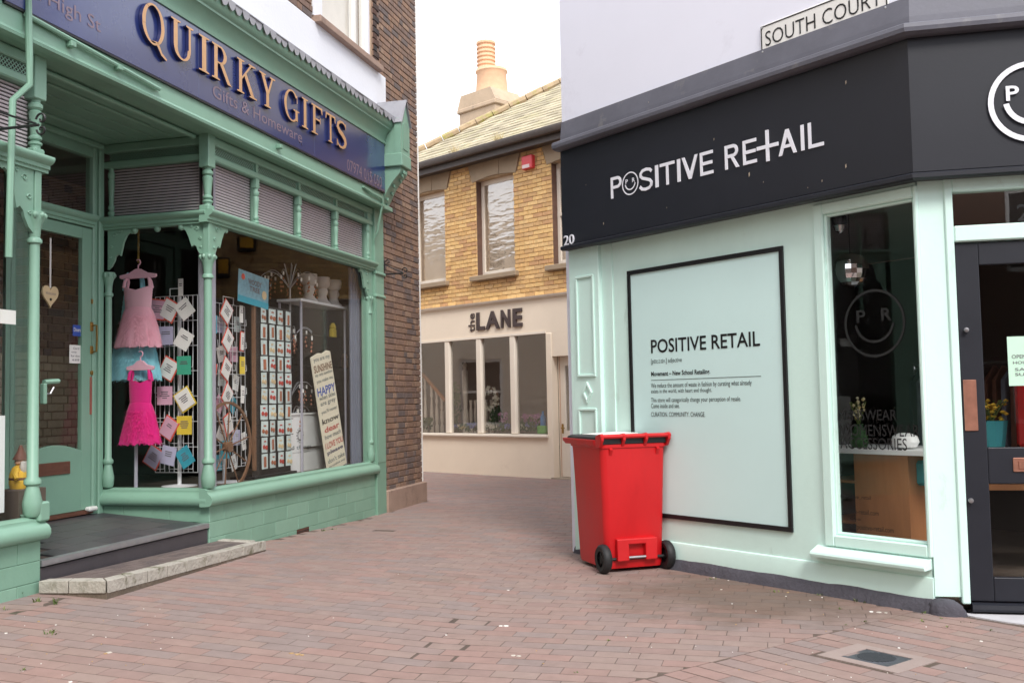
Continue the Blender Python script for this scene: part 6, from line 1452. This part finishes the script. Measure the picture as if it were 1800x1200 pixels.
for x in (-.2, .2): MB().ext([(-.037, .90), (-.06, .945), (-.045, .958), (-.0, .958), (-.0, .90)], 'x', x - .012, x + .012).build('rib', 'red_plastic', bn)
pf = bf.moved(-.02, .35, 1.05, .25); o = MB().add([(-.20, -.15, 0), (.16, -.15, .004), (.18, .15, .006), (-.18, .15, .002), (-.20, -.15, .004), (.16, -.15, .010), (.18, .15, .013), (-.18, .15, .006)], [(0, 3, 2, 1), (4, 5, 6, 7), (0, 1, 5, 4), (1, 2, 6, 5), (2, 3, 7, 6), (3, 0, 4, 7)]).build('paper_sheet', 'paper', None, pf); tag(o, 'white sheet of paper lying on the red bin lid', 'paper')

# ================================================================== LANE SHOP (end of the lane)
ls = thing('lane_shop', 'yellow brick shop with cream shopfront and slate roof at the end of the lane', 'building', NF)
NX0, NX1 = -5.1, 6.0
WINS = [(-3.98, -3.0, 3.72, 5.36), (-2.13, -1.16, 3.62, 5.36), (-.25, .72, 3.57, 5.36)]; WINS = [(a, b, 3.60, 5.36) for a, b, _, _ in WINS]
m = MB(); xs_ = [NX0] + [v for w_ in WINS for v in (w_[0], w_[1])] + [NX1]
for a, b in zip(xs_[::2], xs_[1::2]): m.box(a, b, .012, .3, 3.05, 5.95)
for w_ in WINS: m.box(w_[0], w_[1], .012, .3, 3.05, w_[2]); m.box(w_[0], w_[1], .012, .3, 5.36, 5.95)
m.box(NX0, NX1, .3, 7, 5.6, 5.9); m.box(NX0, NX0 + .2, .3, 7, 0, 5.6)
nb = m.build('brick_wall', 'mortar_tan', ls)
holes = [(a - .0, b + .0, 3.5, 5.40) for a, b, _, _ in WINS] + [(a - .12 - k * .028, b + .12 + k * .028, 5.36 + k * .075, 5.44 + k * .075) for a, b, _, _ in WINS for k in range(6)]
def inview(b):
    p = proj(NF.w((b[0] + b[1]) / 2, 0, b[2])); return 0 if 742 < p[0] < 990 else 1
brickwork(nb, NF, NX0, NX1, 3.12, 5.86, .075, holes, 'brick_yellow', 300, y=.0, bond='stretcher', order=lambda b: (inview(b), b[2]))
for (a, b, c, d) in WINS:
    # splayed stone lintel in three pieces
    for k, (p, q) in enumerate(((0, .38), (.38, .62), (.62, 1))):
        X = lambda t, top: (a - .08 - (.14 if top else 0)) + (b - a + .16 + (.28 if top else 0)) * t
        arcz = lambda t: d - .02 + .05 * math.sin(math.pi * t)
        m = MB().ext([(X(p, 0) + .003, arcz(p)), (X((p + q) / 2, 0), arcz((p + q) / 2)), (X(q, 0) - .003, arcz(q)), (X(q, 1) - .003, d + .42), (X(p, 1) + .003, d + .42)], 'y', -.016 - (.006 if k == 1 else 0), .2); m.build('lintel_stone', 'lane_lintel', ls)
    MB().cbox(a - .12, b + .10, -.09, .15, c - .09, c, .01).build('window_sill', 'lane_lintel', ls)
    m = MB(); m.box(a - .001, a + .002, .02, .2, c, d + .02); m.build('reveal', 'brick_flat', ls)
    y = .14; m = MB(); m.box(a, a + .07, y, y + .05, c, d + .06); m.box(b - .07, b, y, y + .05, c, d + .06); m.box(a + .07, b - .07, y, y + .05, c, c + .09); m.box(a + .07, b - .07, y, y + .05, d - .08, d + .06)
    wn_ = m.build('window', 'cream_trim', ls, bevel=.006)
    if a < -1: MB().box(a + .07, b - .07, y + .02, y + .024, c + .09, d - .08).build('pane', 'glass_wavy', wn_)
    else:
        MB().box(a + .07, b - .07, y - .01, y + .045, (c + d) / 2 - .03, (c + d) / 2 + .03).build('meeting_rail', 'cream_trim', wn_); MB().box(a + .07, b - .07, y + .02, y + .024, c + .09, (c + d) / 2 - .03).build('pane', 'glass_lane', wn_); MB().box(a + .07, b - .07, y + .012, y + .016, (c + d) / 2 + .03, d - .08).build('pane', 'glass_lane', wn_)
    MB().box(a + .07, b - .07, y + .046, y + .05, c + .09, d - .08).build('blind', 'blind', wn_)
# roof: hipped at the left, slates in courses
EZ, EO, TP, SL_ = 5.87, .28, .66, -5.30
RUN = 4.4
def rp(s_, t, up_=0): return (s_, -EO + t, EZ + t * TP + up_)
m = MB(); m.add([rp(SL_, 0, -.03), rp(NX1 + 2, 0, -.03), rp(NX1 + 2, RUN, -.03), rp(SL_ + RUN, RUN, -.03), (SL_, -EO + 2 * RUN, EZ - .03), (NX1 + 2, -EO + 2 * RUN, EZ - .03)], [(0, 1, 2, 3), (0, 3, 4), (3, 2, 5, 4)]); rf = m.build('roof', 'slate_roof', ls)
m = MB(); row = 0; t = 0; dt = .17
while t < RUN:
    x = SL_ + t + (.14 if row % 2 else 0) * 1.0
    while x < NX1 + 1.5:
        h_ = .012 + random.uniform(0, .008); t2 = min(t + dt * 1.25, RUN)
        xa, xb_ = x + .004, x + .276
        if xa - SL_ > t2 - dt * .4:
            nrm = (-TP, 1)
            a_ = rp(xa, t, h_ + .010); b_ = rp(xb_, t, h_ + .010); c_ = rp(xb_, t2, .004); d_ = rp(xa, t2, .004); e_ = rp(xa, t, -.004 + h_); f_ = rp(xb_, t, -.004 + h_)
            m.add([a_, b_, c_, d_, e_, f_], [(0, 1, 2, 3), (4, 5, 1, 0), (5, 2, 1), (4, 0, 3)])
        x += .28
    t += dt; row += 1
o = m.build('slate', 'slate_roof', rf); o['kind'] = 'stuff'
n = 18
for k in range(n):
    t0, t1 = RUN * k / n, RUN * (k + 1) / n - .01; m = MB(); p0 = Vector(rp(SL_ + t0, t0, .03)); p1 = Vector(rp(SL_ + t1, t1, .03)); m.tube([p0, p1], .085 + random.uniform(-.006, .008), 8); m.build('hip_tile', 'ridge_tile', rf)
for k in range(8): MB().tube([rp(SL_ + RUN + k * .45, RUN, .03), rp(SL_ + RUN + k * .45 + .44, RUN, .03)], .085, 8).build('ridge_tile', 'ridge_tile', rf)
m = MB(); m.ext([(-EO - .10, EZ + .0), (-EO - .11, EZ - .05), (-EO - .08, EZ - .11), (-EO - .02, EZ - .12), (-EO + .02, EZ - .08), (-EO + .02, EZ - .0), (-EO + .01, EZ - .0), (-EO + .008, EZ - .075), (-EO - .03, EZ - .1), (-EO - .09, EZ - .07), (-EO - .09, EZ)], 'x', SL_, NX1); m.build('gutter', 'gutter', ls, smooth=True)
m = MB(); m.box(SL_ + .15, NX1, -EO + .03, -EO + .05, EZ - .22, EZ - .05); m.box(SL_ + .15, NX1, -EO + .051, .0, EZ - .20, EZ - .18); m.build('eaves_board', 'gutter', ls)
def moss(name, x, label):
    m = MB()
    for k in range(70):
        a = random.uniform(0, 6.3); h_ = random.uniform(.05, .2); p = (x + random.uniform(-.10, .10), -EO - .04 + random.uniform(-.03, .03), EZ); q = (p[0] + .1 * math.cos(a), p[1] + .06 * math.sin(a), p[2] + h_)
        m.add([p, (p[0] + .012, p[1], p[2]), q], [(0, 1, 2)])
    o = m.build(name, 'petal_cream', None, NF); tag(o, label, 'grass')
x = NF.at(800, 272, .3)[0]; moss('gutter_grass', x, 'dry grass tuft growing in the gutter above the middle window'); x = NF.at(876, 250, .3)[0]; moss('gutter_grass', x, 'dry grass tuft growing in the gutter beside the red alarm box')
m = MB(); p = RF.w(RX0 - .0, .15, 3.66); m.box(RX0 - .14, RX0, .1, .16, 3.66, 3.70); m.tube([(RX0 - .14, .13, 3.60), (RX0 - .14, .13, 3.74)], .012, 6); m.build('gutter_bracket', 'white_paint', cs)
# chimney on the end wall
q = -2.7; s0, _ = NF.at(808, 210, q); s1, _ = NF.at(871, 210, q); c0 = (s0 + s1) / 2
ztop = NF.at(845, 168, q)[1]; zmid = NF.at(845, 190, q)[1]; zup = NF.at(840, 122, q)[1]; zpot = NF.at(832, 68, q)[1]
chm = MB().box(s0, s1, -q, -q + .85, 5.9, zmid).build('chimney', 'chimney_render', rf)
m = MB(); m.cbox(s0 - .05, s1 + .05, -q - .05, -q + .9, zmid, zmid + .1, .02); m.ext([(s0 - .04, zmid + .1), (s1 + .04, zmid + .1), (s1 - .12, ztop + .12), (s0 + .08, ztop + .12)], 'y', -q - .03, -q + .86); m.build('chimney_cap', 'chimney_render', rf)
sa, sb = NF.at(822, 140, q)[0], NF.at(862, 140, q)[0]; MB().lathe([((sb - sa) / 2 * 1.0, ztop + .12), ((sb - sa) / 2 * .9, zup - .05), ((sb - sa) / 2 * 1.0, zup), ((sb - sa) / 2 * .95, zup + .06)], ((sa + sb) / 2, -q + .4, 0), 16).build('chimney_shaft', 'terracotta', rf, smooth=True)
m = MB(); px_ = NF.at(832, 95, q)[0]; r_ = (NF.at(843, 95, q)[0] - NF.at(821, 95, q)[0]) / 2; z = zup - .02; P = [(r_ * 1.05, z)]
while z < zpot - .16: P += [(r_ * .92, z + .01), (r_ * 1.06, z + .03), (r_ * 1.06, z + .06), (r_ * .92, z + .08)]; z += .095
P += [(r_ * .9, zpot - .08), (r_ * 1.08, zpot - .05), (r_ * 1.08, zpot), (r_ * .8, zpot)]
m.lathe(P, (px_, -q + .4, 0), 16); m.build('chimney_pot', 'terracotta', rf)
# cream shopfront
P0 = [-3.70 - .75, -3.66 + .72 - .0]
mul = [NF.at(u, 690)[0] for u in (786.5, 842, 901.5)]; xe = NF.at(962, 690)[0]
m = MB(); m.box(NX0, xe + .02, 0, .14, -.02, .69); m.build('stall_riser', 'cream', ls)
m = MB(); m.ext([(.14, .69), (-.05, .69), (-.055, .71), (-.05, .735), (.14, .745)], 'x', NX0, xe + .03); m.build('sill', 'cream_trim', ls)
m = MB(); m.box(NX0, NX1, 0, .14, 2.46, 3.06); m.build('fascia', 'cream', ls)
m = MB(); m.ext([(.14, 3.06), (-.02, 3.06), (-.06, 3.09), (-.07, 3.115), (.14, 3.14)], 'x', NX0, NX1); m.build('fascia_cornice', 'cream_trim', ls)
MB().box(NX0, xe, -.012, 0, 2.46, 2.50).build('fascia_bead', 'cream_trim', ls)
ed = [NX0] + [-3.9] + mul + [xe]
for x in mul + [-3.9]: MB().cbox(x - .065, x + .065, -.005, .10, .745, 2.46, .012).build('mullion', 'cream_trim', ls)
MB().cbox(xe - .0, xe + .13, -.02, .14, -.02, 2.46, .01).build('pilaster', 'cream', ls)
for a, b in zip(ed, ed[1:]): MB().box(a + .06, b - (.06 if b != xe else 0), .05, .056, .745, 2.46).build('pane', 'glass_lane', ls)
dx0 = NF.at(984, 735, -.12)[0]; dx1 = dx0 + .86
MB().box(xe + .13, xe + .16, .14, .4, -.02, 2.46).build('door_reveal', 'cream', ls); MB().box(xe + .13, dx1 + .3, .0, .14, 2.06, 2.459).build('door_head', 'cream', ls); MB().box(xe + .16, dx0, .13, .2, -.02, 2.06).build('door_jamb', 'cream_trim', ls)
m = MB(); y = .14; m.box(dx0, dx0 + .12, y, y + .045, .03, 2.06); m.box(dx1 - .12, dx1, y, y + .045, .03, 2.06); m.box(dx0 + .12, dx1 - .12, y, y + .045, .03, .80); m.box(dx0 + .12, dx1 - .12, y, y + .045, 1.9, 2.06)
ld = m.build('door', 'cream_trim', ls, bevel=.006); MB().box(dx0 + .12, dx1 - .12, y + .02, y + .026, .8, 1.9).build('pane', 'glass_lane', ld)
m = MB(); m.box(dx0 + .17, dx1 - .17, y - .008, y, .18, .68); m.build('panel', 'cream_trim', ld, bevel=.006)
m = MB(); zl = NF.at(985, 752, -.12)[1]; m.cbox(dx0 + .03, dx0 + .07, y - .012, y, zl - .09, zl + .07, .003); m.tube([(dx0 + .05, y - .012, zl), (dx0 + .05, y - .05, zl), (dx0 + .13, y - .05, zl)], .009, 6); m.build('handle', 'brass', ld)
MB().box(dx0 + .002, dx0 + .01, y - .003, y, .03, 2.06).build('edge_strip', 'wood_rail', ld)
m = MB(); m.box(dx1, NX1, 0, .14, -.02, 2.459); m.build('end_wall', 'cream', ls)
MB().box(dx0 - .1, dx1 + .1, -.02, .3, -.02, .025).build('door_sill', 'stone', ls)
# lettering "the LANE"
sg2 = thing('shop_sign', 'dark raised letters reading the LANE on the cream fascia', 'sign', NF)
zb_, zt_ = NF.at(842, 580, .03)[1], NF.at(842, 549, .03)[1]
for s_, u0, u1 in (('L', 837, 851), ('A', 853, 877), ('N', 880, 896), ('E', 901, 917)):
    text('letter', s_, NF.at(u0, 565, .03)[0], NF.at(u1, 560, .03)[0], zb_, zt_, -.004, 'letter_brown', sg2, NF, bold=.03, depth=.014)
text('lettering', 'the', NF.at(822, 565, .03)[0], NF.at(833, 565, .03)[0], zb_ - .02, zt_ - .0, -.004, 'letter_brown', sg2, NF, bold=.005, depth=.006, rot=1)
x0, z0 = NF.at(917, 299, .08); x1, z1 = NF.at(935, 271, .08); ab = thing('alarm_box', 'red and white burglar alarm box on the yellow brick wall', 'alarm box', NF.moved((x0 + x1) / 2, 0, z0)); hw, hh = (x1 - x0) / 2, z1 - z0
MB().cbox(-hw, hw, -.09, 0, 0, hh, .012).build('case', 'alarm_red', ab); MB().box(-hw * .8, hw * .55, -.094, -.09, hh * .06, hh * .32).build('label_panel', 'alarm_white', ab)
for (u, v, w_, h_, lb) in ((434, 428, .30, .26, 'boxy yellow alarm box seen only as a reflection in the gift shop glass'), (393, 470, .22, .34, 'tall yellow alarm box seen only as a reflection in the gift shop glass')):
    q = mirror_in(L, .03, u, v, NF, .1)
    if 1 < q.x < 6 and 3.2 < q.z < 5.8:
        t = thing('alarm_box', lb, 'alarm box', NF.moved(q.x, -.004, q.z)); MB().cbox(-w_ / 2, w_ / 2, -.10, 0, -h_ / 2, h_ / 2, .02).build('case', 'black', t); MB().cbox(-w_ * .36, w_ * .36, -.112, -.10, -h_ * .3, h_ * .4, .006).build('cover', 'alarm_yellow', t)
    else: print('mirror miss', q)
# interior of the lane shop
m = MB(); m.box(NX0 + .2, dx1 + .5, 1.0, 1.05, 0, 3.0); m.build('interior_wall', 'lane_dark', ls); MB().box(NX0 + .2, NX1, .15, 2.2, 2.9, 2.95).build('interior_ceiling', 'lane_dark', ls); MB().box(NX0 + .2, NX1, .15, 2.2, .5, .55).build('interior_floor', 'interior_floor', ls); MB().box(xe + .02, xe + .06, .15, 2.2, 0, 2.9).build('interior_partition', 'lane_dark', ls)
for w_ in WINS: pass
sr = thing('staircase', 'white turned balustrade with wooden handrail behind the cream shop window', 'staircase', NF)
xa, za = NF.at(752, 668, -.45); xb_, zb_ = NF.at(781, 702, -.45)
slope = (zb_ - za) / (xb_ - xa)
MB().tube([(xa - .9, .45, za - slope * .9), (xb_ + .02, .45, zb_ + slope * .02)], .035, 8).build('handrail', 'wood_rail', sr)
def bal(x, zt_): return MB().lathe([(.035, .72), (.035, .85), (.022, .9), (.034, 1.0), (.03, 1.15), (.016, zt_ - .25), (.03, zt_ - .2), (.02, zt_ - .12), (.03, zt_)], (x, .45, 0), 8)
for u in (748, 759, 768, 777): x = NF.at(u, 730, -.45)[0]; bal(x, zb_ + slope * (x - xb_) - .02).build('baluster', 'cream_trim', sr, smooth=True)
x = NF.at(818, 700, -.45)[0]; MB().lathe([(.06, .72), (.06, 1.1), (.04, 1.2), (.055, 1.5), (.06, 1.9), (.03, 1.95), (.05, 2.02), (.005, 2.08)], (x, .45, 0), 10).build('newel_post', 'cream_trim', sr, smooth=True)
for u in (828, 836, 854, 864): x = NF.at(u, 730, -.45)[0]; bal(x, 1.35).build('baluster', 'cream_trim', sr, smooth=True)
def bouquet(u, v, d, r_, h_, petal, label, n=46, pot=None, zb0=.745):
    x, z = NF.at(u, v, d); f = NF.moved(x, -d, zb0); t = thing('flower_bunch', label, 'flowers', f, 'flowers in the cream shop window'); m = MB(); m2 = MB()
    for k in range(n):
        a, b = random.uniform(0, 6.3), random.uniform(0, 1); p = (r_ * b ** .5 * math.cos(a), .10 * math.sin(a) * b, h_ * random.uniform(.55, 1)); s_ = random.uniform(.018, .032)
        for q in range(5):
            g_ = 6.28 * q / 5; m.add([p, (p[0] + s_ * math.cos(g_), p[1] - .01, p[2] + s_ * math.sin(g_)), (p[0] + s_ * math.cos(g_ + .9), p[1] - .01, p[2] + s_ * math.sin(g_ + .9))], [(0, 1, 2)])
    for k in range(n):
        a, b = random.uniform(0, 6.3), random.uniform(0, 1); p = Vector((r_ * b * math.cos(a), .09 * math.sin(a), h_ * random.uniform(.1, .75))); q = Vector((random.uniform(-.06, .06), random.uniform(-.03, .03), random.uniform(.03, .09))); s_ = Vector((q.z, 0, -q.x)) * .3
        m2.add([p, p + q * .5 + s_, p + q, p + q * .5 - s_], [(0, 1, 2, 3)])
    m.build('blossom', petal, t); m2.build('foliage', 'leaf_dark', t); 
    if pot: MB().lathe([(.05, 0), (.07, .08), (.075, .1)], n=10).build('pot', pot, t)
    return t
for a in ((800, 755, 'petal_blue', 'blue violet flowers at the window sill between the staircase newel and mullion', .14, .16), (815, 755, 'petal_cream', 'cream flowers at the sill below the newel post', .12, .15), (830, 755, 'petal_blue', 'pale violet flowers at the sill beside the second mullion', .1, .18), (860, 755, 'petal_white', 'white flowers at the sill below the wreath', .2, .17), (891, 757, 'petal_blue', 'blue violet flowers at the sill beside the third mullion', .14, .16), (884, 745, 'petal_pink', 'pink flowers standing behind the blue ones below the white rose', .08, .36), (918, 757, 'petal_white', 'white flowers at the sill in the last pane', .16, .16), (937, 755, 'petal_blue', 'blue flowers at the sill in the last pane', .16, .2), (926, 745, 'petal_pink', 'pink flowers on tall stems in the last pane', .1, .34), (945, 745, 'petal_pink', 'pink flowers beside the blue bottle', .07, .34)):
    bouquet(a[0], a[1], -.22, a[4], a[5], a[2], a[3])
bouquet(750, 755, -.25, .16, .28, 'leaf', 'green leafy plant at the foot of the staircase', 60); bouquet(797, 720, -.35, .17, .95, 'leaf', 'tall green leafy plant beside the first mullion', 150); bouquet(872, 740, -.35, .13, .5, 'leaf_dark', 'dark green leafy plant between the white rails', 90)
x, z = NF.at(861, 702, -.3); wr = thing('flower_wreath', 'white flower wreath hanging in the cream shop window', 'wreath', NF.moved(x, .3, z)); m = MB(); m2 = MB(); r_ = .19
for k in range(160):
    a = random.uniform(0, 6.28); q = random.gauss(0, .03); p = ((r_ + q) * math.cos(a), random.uniform(-.04, .04), (r_ + q) * math.sin(a)); s_ = random.uniform(.018, .034)
    for g_ in range(4): m.add([p, (p[0] + s_ * math.cos(g_ * 1.57), p[1] - .012, p[2] + s_ * math.sin(g_ * 1.57)), (p[0] + s_ * math.cos(g_ * 1.57 + 1), p[1] - .012, p[2] + s_ * math.sin(g_ * 1.57 + 1))], [(0, 1, 2)])
m.build('blossom', 'petal_white', wr)
m2.tube([(r_ * math.cos(R_(15 * k)), .03, r_ * math.sin(R_(15 * k))) for k in range(25)], .02, 6); m2.build('ring', 'wood_wheel', wr)
x, z = NF.at(955, 757, -.2); o = MB().lathe([(.05, 0), (.05, .14), (.02, .2), (.02, .25), (.001, .25)], n=12).build('blue_bottle', 'bottle_blue', None, NF.moved(x - .02, .22, .885), smooth=True); tag(o, 'bright blue bottle on the green tub in the cream shop window', 'bottle')
o = MB().cbox(-.11, .11, -.07, .07, 0, .14, .015).build('green_tub', 'tub_green', None, NF.moved(x + .0, .22, .745)); tag(o, 'green tub on the sill at the end of the cream shop window', 'tub')

# ================================================================== THE REST OF THE STREET (seen in the glass only)
def street_house(name, label, fr, x0, x1, h_, wall, y=0, dep=5):
    t = thing(name, label, 'building', fr); W_ = x1 - x0; n = max(2, int(W_ / 2.4)); m = MB(); m.box(x0, x1, y + .15, y + dep, 0, h_); m.build('core', 'interior_dark', t)
    m = MB(); st_ = W_ / n; zs = [(.7, 2.4), (3.6, 5.2), (6.1, 7.4)][:3 if h_ > 7.5 else 2]; m.box(x0, x1, y, y + .149, 0, zs[0][0])
    for k, (a, b) in enumerate(zs):
        for i in range(n): cx = x0 + st_ * (i + .5); m.box(x0 + st_ * i, cx - .55, y, y + .149, a, b); m.box(cx + .55, x0 + st_ * (i + 1), y, y + .149, a, b)
        m.box(x0, x1, y, y + .149, b, zs[k + 1][0] if k < len(zs) - 1 else h_)
    m.build('wall', wall, t)
    for k, (a, b) in enumerate(zs):
        for i in range(n):
            cx = x0 + st_ * (i + .5); w_ = MB().box(cx - .55, cx - .48, y + .05, y + .1, a, b).box(cx + .48, cx + .55, y + .05, y + .1, a, b).box(cx - .48, cx + .48, y + .05, y + .1, a, a + .08).box(cx - .48, cx + .48, y + .05, y + .1, b - .08, b).box(cx - .48, cx + .48, y + .05, y + .1, (a + b) / 2 - .03, (a + b) / 2 + .03).build('window', 'white_paint', t)
            MB().quad((cx - .48, y + .08, a + .08), (cx + .48, y + .08, a + .08), (cx + .48, y + .08, b - .08), (cx - .48, y + .08, b - .08)).build('pane', 'glass', w_)
    MB().box(x0 - .05, x1 + .05, y - .15, y + .3, h_, h_ + .12).build('cornice', 'stone', t)
    return t
street_house('terrace_house', 'brown brick house across the street, seen only as a reflection in the black door', Frame((6, -8.5), (-1, .03)), -2, 14, 8.4, 'brick_flat')
street_house('terrace_house', 'cream house next to the gift shop, seen only mirrored in the mint shop window', L, -15.5, -6.45, 8.0, 'cream')
street_house('terrace_house', 'brown brick house continuing the street beyond the black door, out of view', DF, FAR + .05, FAR + 9, 8.2, 'brick_flat')

street_house('terrace_house', 'pale house at the left of the lane, seen only mirrored in the cream shopfront', Frame((-8.0, 9.0), (0, 1)), 0, 16, 5.7, 'cream')
for o in bpy.data.objects:
    if '_f' in o: del o['_f']
